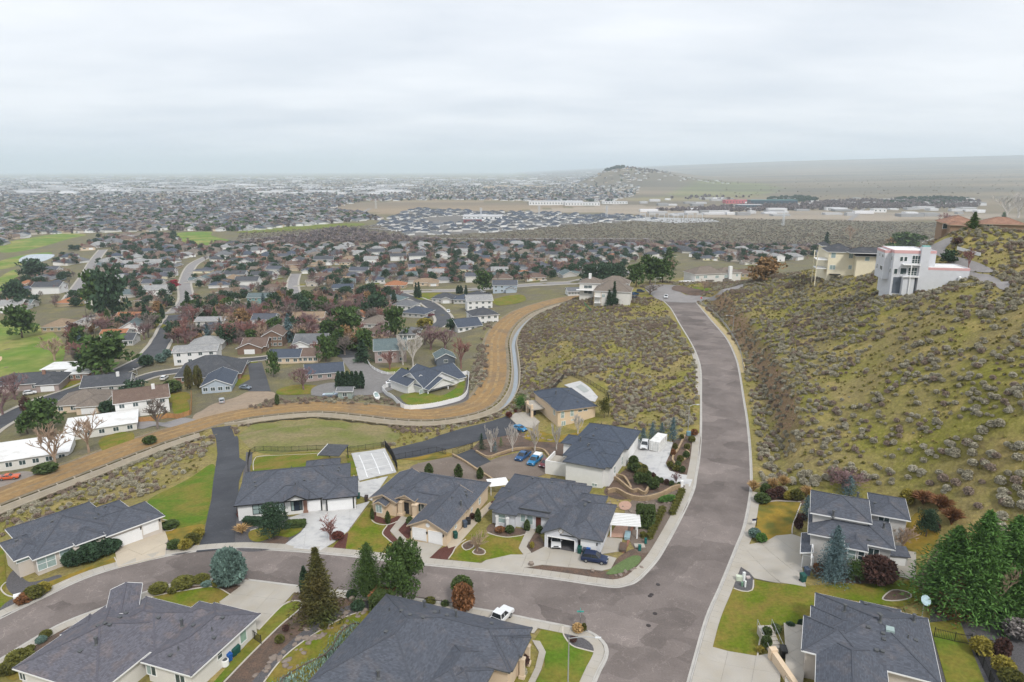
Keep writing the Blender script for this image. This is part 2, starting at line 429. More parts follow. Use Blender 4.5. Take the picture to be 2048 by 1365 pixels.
beyond=(GY>np.interp(GX,[p[0]for p in canal_road][::1],[p[1]for p in canal_road]))if False else None
rd_poly=[(-900,60)]+[(p[0],p[1])for p in canal_road if True]
mtown=(dist_line(GX,GY,canal_road)>6)&in_poly(GX,GY,[(-3000,40)]+canal_road+[(60,470),(110,500),(240,560),(420,600),(900,700),(2500,1500),(6000,9000),(-9000,9000)])
col[mtown]=(*town,0.35)
farm=(GY>1500)&(GX>300)
col[farm]=(*plain,0.12)
def paint(poly,c,a,grow=0):
    m=in_poly(GX,GY,poly);col[m]=(*c,a)
paint(Z_SAGE,sagec,0.15)
paint(Z_DIRT,(0.36,0.30,0.235),0.0);paint(Z_BARE,(0.30,0.23,0.16),0.1);paint(Z_SCHOOL,(0.36,0.27,0.10),0.0)
paint(Z_FIELD1,(0.20,0.21,0.09),0.0);paint(Z_FIELD2,(0.22,0.20,0.10),0.0);paint(Z_NEW,(0.17,0.16,0.15),0.0)
scm=dist_line(GX,GY,SCARP)<2.3
col[scm]=(0.29,0.20,0.125,0.3)
rngn=np.random.default_rng(3)
def nv_grid():
    nx,ny=len(XS),len(YS)
    idx=np.arange(nx*ny).reshape(ny,nx)
    a,b,c,d=idx[:-1,:-1].ravel(),idx[:-1,1:].ravel(),idx[1:,1:].ravel(),idx[1:,:-1].ravel()
    tris=np.concatenate([np.stack([a,b,c],1),np.stack([a,c,d],1)])
    return tris
def fast_mesh(name,V,F):
    me=bpy.data.meshes.new(name)
    V=np.asarray(V,np.float32);F=np.asarray(F,np.int32);k=F.shape[1]
    me.vertices.add(len(V));me.vertices.foreach_set('co',V.ravel())
    me.loops.add(F.size);me.loops.foreach_set('vertex_index',F.ravel())
    me.polygons.add(len(F));me.polygons.foreach_set('loop_start',np.arange(0,F.size,k,dtype=np.int32))
    me.update(calc_edges=True);me.validate()
    return me
me=fast_mesh('terrain',np.stack([GX.ravel(),GY.ravel(),GZ.ravel()],1),nv_grid())
ca=me.color_attributes.new('cover','FLOAT_COLOR','POINT');ca.data.foreach_set('color',col.reshape(-1))
me.polygons.foreach_set('use_smooth',[True]*len(me.polygons))
terrain=link_mesh('terrain',me);tag(terrain,kind='structure')
def terrain_mat():
    m=bpy.data.materials.new('dry hillside ground');m.use_nodes=True;nt=m.node_tree;N,L=nt.nodes,nt.links
    b=N['Principled BSDF'];b.inputs['Roughness'].default_value=0.95;b.inputs['Specular IOR Level'].default_value=0.1
    at=N.new('ShaderNodeVertexColor');at.layer_name='cover'
    g=N.new('ShaderNodeNewGeometry')
    def noise(s,d=5,r=0.6):
        n=N.new('ShaderNodeTexNoise');n.inputs['Scale'].default_value=s;n.inputs['Detail'].default_value=d;n.inputs['Roughness'].default_value=r
        L.new(g.outputs['Position'],n.inputs['Vector']);return n.outputs['Fac']
    def ramp(f,a,bb):
        r=N.new('ShaderNodeMapRange');r.inputs['From Min'].default_value=a;r.inputs['From Max'].default_value=bb;L.new(f,r.inputs['Value']);return r.outputs[0]
    def mul(a,c):
        q=N.new('ShaderNodeMath');q.operation='MULTIPLY'
        L.new(a,q.inputs[0])
        if isinstance(c,float):q.inputs[1].default_value=c
        else:L.new(c,q.inputs[1])
        return q.outputs[0]
    def mix(f,a,c):
        q=N.new('ShaderNodeMixRGB');L.new(f,q.inputs[0]);L.new(a,q.inputs[1])
        if isinstance(c,tuple):q.inputs[2].default_value=(*c,1)
        else:L.new(c,q.inputs[2])
        return q.outputs[0]
    c=at.outputs['Color']
    c=mix(mul(mul(ramp(noise(0.06,6),0.42,0.62),at.outputs['Alpha']),0.9),c,(0.195,0.190,0.036))     # mossy green
    c=mix(mul(mul(ramp(noise(0.11,6),0.54,0.68),at.outputs['Alpha']),0.75),c,(0.40,0.30,0.12))     # straw
    c=mix(mul(mul(ramp(noise(0.9,5),0.52,0.66),at.outputs['Alpha']),0.5),c,(0.34,0.29,0.10))    # tufts
    c=mix(mul(mul(ramp(noise(0.5,5),0.58,0.72),at.outputs['Alpha']),0.6),c,(0.130,0.095,0.060))       # bare soil
    # steep cut: reddish soil
    sx=N.new('ShaderNodeSeparateXYZ');L.new(g.outputs['True Normal'],sx.inputs[0])
    st=N.new('ShaderNodeMapRange');st.inputs['From Min'].default_value=0.66;st.inputs['From Max'].default_value=0.5
    L.new(sx.outputs['Z'],st.inputs['Value'])
    c=mix(mul(st.outputs[0],0.5),c,(0.22,0.15,0.085))
    mp=N.new('ShaderNodeMapping');mp.inputs['Scale'].default_value=(.35,1.5,1);L.new(g.outputs['Position'],mp.inputs[0])
    fn=N.new('ShaderNodeTexNoise');fn.inputs['Scale'].default_value=.0011;fn.inputs['Detail'].default_value=7;L.new(mp.outputs[0],fn.inputs['Vector'])
    gy=N.new('ShaderNodeSeparateXYZ');L.new(g.outputs['Position'],gy.inputs[0]);fy=ramp(gy.outputs['Y'],1300.0,2600.0)
    c=mix(mul(mul(ramp(fn.outputs['Fac'],0.47,0.56),fy),0.6),c,(0.105,0.10,0.085))     # darker tracts of the far plain
    c=mix(mul(mul(ramp(fn.outputs['Fac'],0.46,0.38),fy),0.55),c,(0.30,0.225,0.155))
    v=N.new('ShaderNodeMapRange');v.inputs['From Min'].default_value=0.3;v.inputs['From Max'].default_value=0.7;v.inputs['To Min'].default_value=0.62;v.inputs['To Max'].default_value=1.35
    L.new(noise(1.6,8,0.75),v.inputs['Value'])
    sc=N.new('ShaderNodeVectorMath');sc.operation='SCALE';L.new(c,sc.inputs[0]);L.new(v.outputs[0],sc.inputs['Scale'])
    L.new(sc.outputs[0],b.inputs['Base Color'])
    bp=N.new('ShaderNodeBump');bp.inputs['Strength'].default_value=0.7;bp.inputs['Distance'].default_value=0.35
    L.new(noise(1.3,6,0.7),bp.inputs['Height']);L.new(bp.outputs[0],b.inputs['Normal'])
    return m
terrain.data.materials.append(terrain_mat())
# ------------------------------------------------------------------ sheets laid over the ground
def clean_poly(poly):
    out=[]
    for q in poly:
        if not out or math.dist(q[:2],out[-1])>0.05:out.append((q[0],q[1]))
    if math.dist(out[0],out[-1])<0.05:out.pop()
    return out
PAVED=[]
def drape(name,poly,mat,lift=0.05,res=2.0,parent=None,kind='structure',zf=None,skirt=0.0):
    poly=clean_poly(densify(clean_poly(poly),res));n=len(poly);PAVED.append(poly)
    xs=[p[0]for p in poly];ys=[p[1]for p in poly]
    gx,gy=np.meshgrid(np.arange(min(xs)+res/2,max(xs),res),np.arange(min(ys)+res/2,max(ys),res))
    gx,gy=gx.ravel(),gy.ravel()
    ok=in_poly(gx,gy,poly)&(dist_line(gx,gy,poly+[poly[0]])>res*0.35)
    pts=[Vector(p)for p in poly]+[Vector((a,b))for a,b in zip(gx[ok],gy[ok])]
    vs,es,fs,_,_,_=delaunay_2d_cdt(pts,[(i,(i+1)%n)for i in range(n)],[list(range(n))],1,1e-4)
    z=zf if zf else hz
    V=[(v.x,v.y,z(v.x,v.y)+lift)for v in vs]
    F=[]
    for f in fs:
        a,b,c=(V[i]for i in f[:3])
        F.append(tuple(f)if(b[0]-a[0])*(c[1]-a[1])-(b[1]-a[1])*(c[0]-a[0])>0 else tuple(f)[::-1])
    o=mesh_obj(name,V,F,mat,parent)
    if kind and not parent:o['kind']=kind
    return o
def ribbon(name,line,o0,o1,mat,lift0=0.05,lift1=None,parent=None,zf=None,kind='structure',thick=0.0):
    a,b=offset_line(line,o0),offset_line(line,o1);lift1=lift0 if lift1 is None else lift1;z=zf if zf else hz
    n=len(line);V=[];F=[]
    for p,l in zip(line,range(n)):
        za=z(*a[l])+lift0;zb=z(*b[l])+lift1
        V+=[(*a[l],za),(*b[l],zb)]
        if thick:V+=[(*b[l],zb-thick),(*a[l],za-thick)]
    k=4 if thick else 2
    for i in range(n-1):
        q,r=i*k,(i+1)*k
        F.append((q,q+1,r+1,r))
        if thick:F+=[(q+1,q+2,r+2,r+1),(q+3,q,r,r+3)]
    if thick:F+=[(0,3,2,1),((n-1)*k,(n-1)*k+1,(n-1)*k+2,(n-1)*k+3)]
    o=mesh_obj(name,V,F,mat,parent)
    if kind and not parent:o['kind']=kind
    return o
def clip_cell(poly,x0,x1,y0,y1):
    def clip(P,ax,lim,keep_less):
        out=[]
        for i in range(len(P)):
            a,b=P[i-1],P[i];ia=(a[ax]<=lim)==keep_less;ib=(b[ax]<=lim)==keep_less
            if ia!=ib:
                t=(lim-a[ax])/((b[ax]-a[ax])or 1e-9);out.append((a[0]+(b[0]-a[0])*t,a[1]+(b[1]-a[1])*t))
            if ib:out.append(b)
        return out
    for ax,lim,kl in((0,x0,False),(0,x1,True),(1,y0,False),(1,y1,True)):
        poly=clip(poly,ax,lim,kl)
        if len(poly)<3:return[]
    return poly
def area(P):return 0.5*sum(P[i-1][0]*P[i][1]-P[i][0]*P[i-1][1]for i in range(len(P)))
def slab_floor(name,poly,mat,joint,ang=0.0,size=3.0,lift=0.06,piece='slab',zf=None,gap=0.012,sz2=None):
    """poured concrete: a sheet with every slab on it as a piece of its own, joints between"""
    base=drape(name,poly,joint,lift-0.05,2.0,zf=zf)
    c,s=math.cos(-ang),math.sin(-ang)
    L=[(p[0]*c-p[1]*s,p[0]*s+p[1]*c)for p in clean_poly(poly)]
    if area(L)<0:L=L[::-1]
    sy=sz2 or size
    x0,x1=min(p[0]for p in L),max(p[0]for p in L);y0,y1=min(p[1]for p in L),max(p[1]for p in L)
    nx,ny=max(1,round((x1-x0)/size)),max(1,round((y1-y0)/sy))
    z=zf if zf else hz
    c,s=math.cos(ang),math.sin(ang)
    for i in range(nx):
        for j in range(ny):
            P=clip_cell(L,x0+(x1-x0)*i/nx,x0+(x1-x0)*(i+1)/nx,y0+(y1-y0)*j/ny,y0+(y1-y0)*(j+1)/ny)
            P=clean_poly(P)if len(P)>=3 else[]
            if len(P)<3 or abs(area(P))<0.25:continue
            mx,my=sum(p[0]for p in P)/len(P),sum(p[1]for p in P)/len(P)
            k=1-gap/0.5/max(1.0,math.sqrt(abs(area(P))))
            Q=[(mx+(p[0]-mx)*k,my+(p[1]-my)*k)for p in P]
            Q=[(p[0]*c-p[1]*s,p[0]*s+p[1]*c)for p in Q]
            cx,cy=sum(p[0]for p in Q)/len(Q),sum(p[1]for p in Q)/len(Q)
            n=len(Q);dz=rng.uniform(0.012,0.02)+max(0.0,z(cx,cy)-sum(z(*p)for p in Q)/n)
            V=[(p[0],p[1],z(*p)+lift+dz)for p in Q]+[(p[0],p[1],z(*p)+lift-0.09)for p in Q]
            mesh_obj(piece,V,[tuple(range(n))]+[(q,q+n,(q+1)%n+n,(q+1)%n)for q in range(n)],mat,base)
    return base
# ================================================================== ROADS, KERBS, WALKS, CANAL
def asphalt_mat(name,c1,c2,patch=0.5,streak=0.35):
    m=bpy.data.materials.new(name);m.use_nodes=True;nt=m.node_tree;N,L=nt.nodes,nt.links
    b=N['Principled BSDF'];b.inputs['Roughness'].default_value=0.8;b.inputs['Specular IOR Level'].default_value=0.25
    g=N.new('ShaderNodeNewGeometry')
    # worn panels: large cells with a ragged border
    nz=N.new('ShaderNodeTexNoise');nz.inputs['Scale'].default_value=0.5;nz.inputs['Detail'].default_value=6;L.new(g.outputs['Position'],nz.inputs['Vector'])
    ad=N.new('ShaderNodeVectorMath');ad.operation='MULTIPLY_ADD';ad.inputs[1].default_value=(1.8,1.8,0);L.new(nz.outputs['Color'],ad.inputs[0]);L.new(g.outputs['Position'],ad.inputs[2])
    mp=N.new('ShaderNodeMapping');mp.inputs['Rotation'].default_value=(0,0,0.6);mp.inputs['Scale'].default_value=(0.11,0.15,0.0);L.new(ad.outputs[0],mp.inputs[0])
    vo=N.new('ShaderNodeTexVoronoi');vo.inputs['Scale'].default_value=1.0;vo.distance='CHEBYCHEV';L.new(mp.outputs[0],vo.inputs['Vector'])
    sp=N.new('ShaderNodeSeparateXYZ');L.new(vo.outputs['Color'],sp.inputs[0])
    n2=N.new('ShaderNodeTexNoise');n2.inputs['Scale'].default_value=0.13;n2.inputs['Detail'].default_value=7;n2.inputs['Roughness'].default_value=0.6;L.new(g.outputs['Position'],n2.inputs['Vector'])
    mr=N.new('ShaderNodeMapRange');mr.inputs['From Min'].default_value=0.3;mr.inputs['From Max'].default_value=0.7;L.new(n2.outputs['Fac'],mr.inputs['Value'])
    ma=N.new('ShaderNodeMath');ma.operation='MULTIPLY_ADD';ma.inputs[1].default_value=patch;L.new(sp.outputs['X'],ma.inputs[0])
    mb=N.new('ShaderNodeMath');mb.operation='MULTIPLY';mb.inputs[1].default_value=1-patch;L.new(mr.outputs[0],mb.inputs[0]);L.new(mb.outputs[0],ma.inputs[2])
    mx=N.new('ShaderNodeMixRGB');mx.inputs[1].default_value=(*c1,1);mx.inputs[2].default_value=(*c2,1);L.new(ma.outputs[0],mx.inputs[0])
    # tar-sealed cracks
    n4=N.new('ShaderNodeTexNoise');n4.inputs['Scale'].default_value=0.25;n4.inputs['Detail'].default_value=5;L.new(g.outputs['Position'],n4.inputs['Vector'])
    cr=N.new('ShaderNodeMapRange');cr.inputs['From Min'].default_value=0.0;cr.inputs['From Max'].default_value=0.006
    sb=N.new('ShaderNodeMath');sb.operation='SUBTRACT';sb.inputs[1].default_value=0.5;L.new(n4.outputs['Fac'],sb.inputs[0])
    ab=N.new('ShaderNodeMath');ab.operation='ABSOLUTE';L.new(sb.outputs[0],ab.inputs[0]);L.new(ab.outputs[0],cr.inputs['Value'])
    cr.inputs['To Min'].default_value=1.45;cr.inputs['To Max'].default_value=1.0
    n3=N.new('ShaderNodeTexNoise');n3.inputs['Scale'].default_value=3.5;n3.inputs['Detail'].default_value=8;n3.inputs['Roughness'].default_value=0.8;L.new(g.outputs['Position'],n3.inputs['Vector'])
    m3=N.new('ShaderNodeMapRange');m3.inputs['From Min'].default_value=0.3;m3.inputs['From Max'].default_value=0.7;m3.inputs['To Min'].default_value=0.8;m3.inputs['To Max'].default_value=1.2;L.new(n3.outputs['Fac'],m3.inputs['Value'])
    mu=N.new('ShaderNodeMath');mu.operation='MULTIPLY';L.new(cr.outputs[0],mu.inputs[0]);L.new(m3.outputs[0],mu.inputs[1])
    sc=N.new('ShaderNodeVectorMath');sc.operation='SCALE';L.new(mx.outputs[0],sc.inputs[0]);L.new(mu.outputs[0],sc.inputs['Scale'])
    L.new(sc.outputs[0],b.inputs['Base Color'])
    return m
M_ROAD=asphalt_mat('weathered asphalt',(0.090,0.075,0.069),(0.250,0.212,0.195),0.5)
M_BLACKTOP=asphalt_mat('dark new asphalt',(0.040,0.043,0.052),(0.075,0.078,0.088),0.3)
M_TOWNROAD=asphalt_mat('town asphalt',(0.050,0.052,0.060),(0.090,0.092,0.1),0.4)
M_PALEROAD=nmat('pale worn asphalt',(0.25,0.235,0.23),var=0.15,scale=0.3)
M_CONC=nmat('pale concrete',(0.42,0.39,0.345),var=0.10,scale=0.7,col2=(0.38,0.345,0.29),f2=0.5,scale2=0.35,bump=0.1,bscale=20)
M_CONC_W=nmat('clean white concrete',(0.52,0.515,0.505),var=0.08,scale=0.6,col2=(0.40,0.40,0.41),f2=0.25,scale2=0.5)
M_CONC_Y=nmat('warm buff concrete',(0.50,0.43,0.335),var=0.08,scale=0.6,col2=(0.45,0.39,0.31),f2=0.35,scale2=0.3)
M_JOINT=nmat('concrete joint',(0.20,0.185,0.165),var=0.2)
M_KERB=nmat('kerb concrete',(0.44,0.42,0.39),var=0.15,scale=0.5)
M_LAWN=nmat('winter lawn',(0.120,0.160,0.014),var=0.30,scale=2.2,col2=(0.215,0.165,0.040),f2=0.55,scale2=0.22,bump=0.5,bscale=14,rough=0.95,spec=0.1)
M_LAWN_Y=nmat('yellowed lawn',(0.29,0.195,0.035),var=0.25,scale=2.0,col2=(0.13,0.13,0.03),f2=0.45,scale2=0.25,bump=0.5,bscale=14,rough=0.95,spec=0.1)
M_GREEN=nmat('fresh green lawn',(0.095,0.165,0.016),var=0.3,scale=1.6,col2=(0.19,0.17,0.035),f2=0.55,scale2=0.15,bump=0.4,bscale=12,rough=0.95,spec=0.1)
M_GOLF=nmat('golf turf',(0.125,0.205,0.033),var=0.18,scale=0.12,col2=(0.26,0.25,0.08),f2=0.45,scale2=0.03,rough=0.95,spec=0.1)
M_MULCH=nmat('red bark mulch',(0.105,0.040,0.032),var=0.45,scale=5,bump=0.6,bscale=18)
M_BARK=nmat('brown bark bed',(0.150,0.098,0.072),var=0.45,scale=5,col2=(0.10,0.075,0.06),f2=0.5,scale2=0.6,bump=0.6,bscale=16)
M_GRAVEL=nmat('dark grey gravel',(0.105,0.100,0.105),var=0.5,scale=6,bump=0.5,bscale=22)
M_TANGRAV=nmat('brown gravel',(0.165,0.130,0.105),var=0.3,scale=4,col2=(0.21,0.17,0.14),f2=0.4,scale2=0.12)
M_DIRT=nmat('rutted dirt track',(0.285,0.178,0.075),var=0.22,scale=0.8,col2=(0.205,0.140,0.08),f2=0.4,scale2=0.12,bump=0.4,bscale=3)
road_poly=(catmull(gpl(MAIN_L_PX+SIDE_N_PX),2.0)+catmull(gpl(SIDE_S_PX),2.0)+catmull(gpl(MAIN_R_PX[::-1]),2.0))
drape('road',road_poly,M_ROAD,0.03,3.0,zf=lambda x,y:0.0)
flat0=lambda x,y:0.0
north_edge=catmull(gpl(MAIN_L_PX+SIDE_N_PX),1.0)
south_edge=catmull(gpl(SIDE_S_PX),1.0)
east_edge=catmull(gpl(MAIN_R_PX),1.0)
def part_line(line,a,b):
    """the stretch of a line between the points nearest a and b"""
    i=min(range(len(line)),key=lambda k:math.dist(line[k],a));j=min(range(len(line)),key=lambda k:math.dist(line[k],b))
    return line[min(i,j):max(i,j)+1]
def kerb(name,line,sign):
    ribbon('gutter',line,0.0,0.42*sign,M_KERB,0.05,0.04,zf=flat0)
    o=ribbon('kerb',line,0.42*sign,0.60*sign,M_KERB,0.16,0.17,zf=flat0,thick=0.2)
kerb('kerb',north_edge,-1);kerb('kerb',south_edge,-1);kerb('kerb',east_edge,1)
def walk(line,o0,o1,mat=None,step=1.55):
    L=resample(line,step)
    base=ribbon('sidewalk',L,o0,o1,M_JOINT,0.135,zf=flat0)
    a,b=offset_line(L,o0),offset_line(L,o1)
    for i in range(len(L)-1):
        q=[a[i],b[i],b[i+1],a[i+1]];mx,my=sum(p[0]for p in q)/4,sum(p[1]for p in q)/4
        q=[(mx+(p[0]-mx)*0.975,my+(p[1]-my)*0.985)for p in q]
        if area(q)<0:q=q[::-1]
        h=0.155+rng.uniform(0,0.008)
        mesh_obj('slab',[(*p,h)for p in q]+[(*p,0.1)for p in q],[(0,1,2,3)]+[(k,k+4,(k+1)%4+4,(k+1)%4)for k in range(4)],mat or M_CONC,base)
walk(part_line(north_edge,gp(1404,868),gp(-110,1298)),-0.61,-2.25)
walk(part_line(north_edge,gp(1393,706),gp(1404,792)),-0.61,-2.0)
walk(part_line(south_edge,gp(-110,1385),gp(1150,1460)),-0.61,-2.1)
walk(part_line(east_edge,gp(1499,985),gp(1350,1460)),0.61,2.2)
walk(part_line(east_edge,gp(1390,604),gp(1477,747)),0.61,2.6,nmat('yellowed concrete',(0.40,0.32,0.17),var=0.2,scale=0.6))
# manholes and valve covers on the junction
M_IRON=nmat('cast iron',(0.07,0.06,0.06),rough=0.6,metal=0.6)
for k,(a,b)in enumerate(((1303,1190),(1310,1228),(1297,1252),(1300,1193),(1316,1170))):
    x,y=gp(a,b)
    m=MB();m.lathe([(0.36,0.0),(0.36,0.03),(0.30,0.045),(0.0,0.045)],16)
    o=m.build('manhole_cover',M_IRON,loc=(x,y,0.03));tag(o,'round iron manhole cover set in the asphalt of the junction','manhole cover','manhole covers of the junction')
# the dirt track and the lined canal beside it
cl_flat=lambda x,y:Z_CANAL
M_TRACKWEAR=nmat('compacted wheel track',(0.340,0.222,0.095),var=0.3,scale=0.7,col2=(0.22,0.16,0.095),f2=.5,scale2=.15,bump=0.3,bscale=3)
M_BANK=nmat('gravelly track verge',(0.235,0.185,0.125),var=0.3,scale=1.0,col2=(0.17,0.15,0.10),f2=0.4,scale2=0.2)
ribbon('verge',canal_road,6.2,-6.0,M_BANK,0.10,zf=cl_flat)
ribbon('dirt_track',canal_road,4.9,-4.7,M_DIRT,0.14,zf=cl_flat)
for o in(1.7,-1.2):ribbon('wheel_rut',canal_road,o+0.55,o-0.55,M_TRACKWEAR,0.17,zf=cl_flat)
M_LINING=nmat('canal lining',(0.36,0.31,0.235),var=0.15,scale=0.5,col2=(0.34,0.30,0.24),f2=0.4,scale2=0.3)
M_BED=nmat('damp canal bed',(0.26,0.30,0.34),rough=0.35,var=0.1,scale=0.4,spec=0.5)
i0=min(range(len(canal_line)),key=lambda k:math.dist(canal_line[k],gp(420,862,Z_CANAL)))
i1=min(range(len(canal_line)),key=lambda k:math.dist(canal_line[k],gp(470,848,Z_CANAL)))
for seg in(canal_line[:i0],canal_line[i1:]):
    lin=ribbon('canal',seg,1.5,0.8,M_LINING,0.16,-1.5,zf=cl_flat)
    ribbon('canal_side',seg,-0.8,-1.5,M_LINING,-1.5,0.16,zf=cl_flat,parent=lin)
    ribbon('canal_lip',seg,1.85,1.5,M_LINING,0.17,zf=cl_flat,thick=0.3,parent=lin)
    ribbon('canal_lip',seg,-1.5,-1.85,M_LINING,0.17,zf=cl_flat,thick=0.3,parent=lin)
    ribbon('canal_bed',seg,0.82,-0.82,M_BED,-1.48,zf=cl_flat,parent=lin)
    e=seg[-1]if seg[0][0]<-150 else seg[0]
    m=MB();m.box(-3.4,-.35,-2.2,3.4,.35,.75);hw=m.build('headwall',M_LINING,lin,loc=(e[0],e[1],Z_CANAL),rotz=.35)
    m=MB();m.tube((0,-.45,-1.0),(0,.45,-1.0),.8,.8,14);m.build('culvert',nmat('culvert dark',(.02,.02,.02)),lin,loc=(e[0],e[1],Z_CANAL),rotz=.35)
    R_=resample(seg,4.5)
    ro,rn=offset_line(R_,2.9),offset_line(R_,1.2);so,sn=offset_line(R_,-2.9),offset_line(R_,-1.2)
    for k in range(len(R_)):
        if R_[k][1]>520 or R_[k][0]<-260:continue
        m=MB();m.bar((*ro[k],Z_CANAL+0.2),(*rn[k],Z_CANAL-0.55),0.28,0.22);m.build('rib',M_LINING,lin)
        m=MB();m.bar((*so[k],Z_CANAL+0.2),(*sn[k],Z_CANAL-0.55),0.28,0.22);m.build('rib',M_LINING,lin)
# ================================================================== MATERIALS OF BUILT THINGS
def shingle_mat(name,c,c2,patch=0.25):
    m=bpy.data.materials.new(name);m.use_nodes=True;nt=m.node_tree;N,L=nt.nodes,nt.links
    b=N['Principled BSDF'];b.inputs['Roughness'].default_value=0.88;b.inputs['Specular IOR Level'].default_value=0.2
    g=N.new('ShaderNodeTexCoord');vec=g.outputs['Object']
    sx=N.new('ShaderNodeSeparateXYZ');L.new(vec,sx.inputs[0])
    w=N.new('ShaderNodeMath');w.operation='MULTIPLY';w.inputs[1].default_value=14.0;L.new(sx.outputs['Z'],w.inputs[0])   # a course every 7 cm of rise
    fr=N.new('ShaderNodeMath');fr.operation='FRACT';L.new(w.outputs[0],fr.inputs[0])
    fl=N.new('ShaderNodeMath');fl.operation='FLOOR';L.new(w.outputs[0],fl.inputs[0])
    # tabs: white noise per cell
    cx=N.new('ShaderNodeMath');cx.operation='MULTIPLY';cx.inputs[1].default_value=2.6;L.new(sx.outputs['X'],cx.inputs[0])
    cy=N.new('ShaderNodeMath');cy.operation='MULTIPLY';cy.inputs[1].default_value=2.6;L.new(sx.outputs['Y'],cy.inputs[0])
    fx=N.new('ShaderNodeMath');fx.operation='FLOOR';L.new(cx.outputs[0],fx.inputs[0])
    fy=N.new('ShaderNodeMath');fy.operation='FLOOR';L.new(cy.outputs[0],fy.inputs[0])
    cb=N.new('ShaderNodeCombineXYZ');L.new(fx.outputs[0],cb.inputs[0]);L.new(fy.outputs[0],cb.inputs[1]);L.new(fl.outputs[0],cb.inputs[2])
    wn_=N.new('ShaderNodeTexWhiteNoise');wn_.noise_dimensions='3D';L.new(cb.outputs[0],wn_.inputs['Vector'])
    mr=N.new('ShaderNodeMapRange');mr.inputs['To Min'].default_value=0.82;mr.inputs['To Max'].default_value=1.2;L.new(wn_.outputs['Value'],mr.inputs['Value'])
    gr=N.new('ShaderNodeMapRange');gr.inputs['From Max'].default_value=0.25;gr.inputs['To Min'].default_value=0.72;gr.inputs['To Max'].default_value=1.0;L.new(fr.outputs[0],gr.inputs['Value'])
    n2=N.new('ShaderNodeTexNoise');n2.inputs['Scale'].default_value=0.45;n2.inputs['Detail'].default_value=6;L.new(vec,n2.inputs['Vector'])
    r2=N.new('ShaderNodeMapRange');r2.inputs['From Min'].default_value=0.62-patch*0.4;r2.inputs['From Max'].default_value=0.8-patch*0.3;L.new(n2.outputs['Fac'],r2.inputs['Value'])
    mx=N.new('ShaderNodeMixRGB');mx.inputs[1].default_value=(*c,1);mx.inputs[2].default_value=(*c2,1);L.new(r2.outputs[0],mx.inputs[0])
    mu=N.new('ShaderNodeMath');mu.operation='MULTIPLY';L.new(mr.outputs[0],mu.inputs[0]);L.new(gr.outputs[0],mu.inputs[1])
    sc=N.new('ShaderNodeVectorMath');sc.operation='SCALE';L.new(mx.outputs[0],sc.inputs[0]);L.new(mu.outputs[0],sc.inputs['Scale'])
    L.new(sc.outputs[0],b.inputs['Base Color'])
    return m
ROOF={
    'slate':shingle_mat('slate blue shingles',(0.087,0.095,0.116),(0.119,0.114,0.124)),
    'slateb':shingle_mat('blue grey shingles',(0.069,0.083,0.111),(0.087,0.098,0.119),0.1),
    'mauve':shingle_mat('weathered mauve grey shingles',(0.121,0.119,0.140),(0.165,0.139,0.139)),
    'brown':shingle_mat('brown shingles',(0.150,0.105,0.085),(0.19,0.14,0.11)),
    'taupe':shingle_mat('taupe shingles',(0.185,0.155,0.130),(0.23,0.19,0.16)),
    'grey':shingle_mat('mid grey shingles',(0.150,0.155,0.165),(0.20,0.20,0.20)),
    'pale':shingle_mat('pale grey shingles',(0.28,0.28,0.28),(0.36,0.35,0.33)),
    'dark':shingle_mat('charcoal shingles',(0.073,0.077,0.087),(0.106,0.106,0.112)),
    'orange':shingle_mat('clay orange tiles',(0.34,0.150,0.075),(0.27,0.13,0.08)),
    'tan':shingle_mat('tan shake roof',(0.27,0.200,0.135),(0.33,0.24,0.17)),
    'teal':shingle_mat('grey green shingles',(0.115,0.150,0.155),(0.15,0.18,0.18)),
    'white':nmat('white membrane roof',(0.72,0.72,0.71),var=0.06,scale=0.6,col2=(0.58,0.56,0.53),f2=0.25,scale2=0.3),
    'tile':shingle_mat('terracotta pink tiles',(0.27,0.155,0.110),(0.33,0.20,0.145)),
}
CAP={}
for k,c in{'slate':(.074,.080,.098),'slateb':(.058,.070,.093),'mauve':(.103,.100,.12),'brown':(.12,.085,.07),'taupe':(.15,.125,.105),'grey':(.12,.125,.13),'pale':(.25,.25,.25),'dark':(.062,.065,.073),'orange':(.28,.13,.07),'tan':(.22,.16,.11),'teal':(.10,.13,.13),'white':(.6,.6,.6),'tile':(.25,.15,.11)}.items():CAP[k]=nmat('ridge caps '+k,c,var=0.25,scale=3)
def wallm(name,c):return nmat(name,c,rough=0.9,var=0.05,scale=0.8,bump=0.08,bscale=30)
WALL={
    'cream':wallm('cream stucco',(0.62,0.50,0.375)),'beige':wallm('greyish beige stucco',(0.545,0.490,0.435)),'white':wallm('white painted wall',(0.72,0.715,0.70)),
    'offwhite':wallm('off white siding',(0.66,0.64,0.60)),'grey':wallm('pale grey siding',(0.50,0.485,0.465)),'yellow':wallm('pale yellow stucco',(0.78,0.71,0.54)),
    'peach':wallm('peach stucco',(0.66,0.52,0.37)),'brown':wallm('brown siding',(0.20,0.13,0.095)),'brick':wallm('brown brick',(0.26,0.15,0.11)),'tan':wallm('tan siding',(0.42,0.33,0.22)),
    'teal':wallm('teal siding',(0.17,0.33,0.33)),'blue':wallm('blue grey siding',(0.40,0.46,0.52)),'palegrey':wallm('cool pale grey stucco',(0.60,0.61,0.64)),'slateblue':wallm('dark blue grey siding',(0.12,0.14,0.17)),
    'pinkgrey':wallm('mauve brick',(0.36,0.29,0.27)),'green':wallm('grey green siding',(0.28,0.33,0.30)),
}
M_WHITE=nmat('white trim',(0.78,0.78,0.77),rough=0.6,var=0.03)
M_BLACKTRIM=nmat('black trim',(0.02,0.02,0.022),rough=0.6,var=0.1)
M_TAN_TRIM=nmat('tan trim',(0.42,0.33,0.24),rough=0.7,var=0.06)
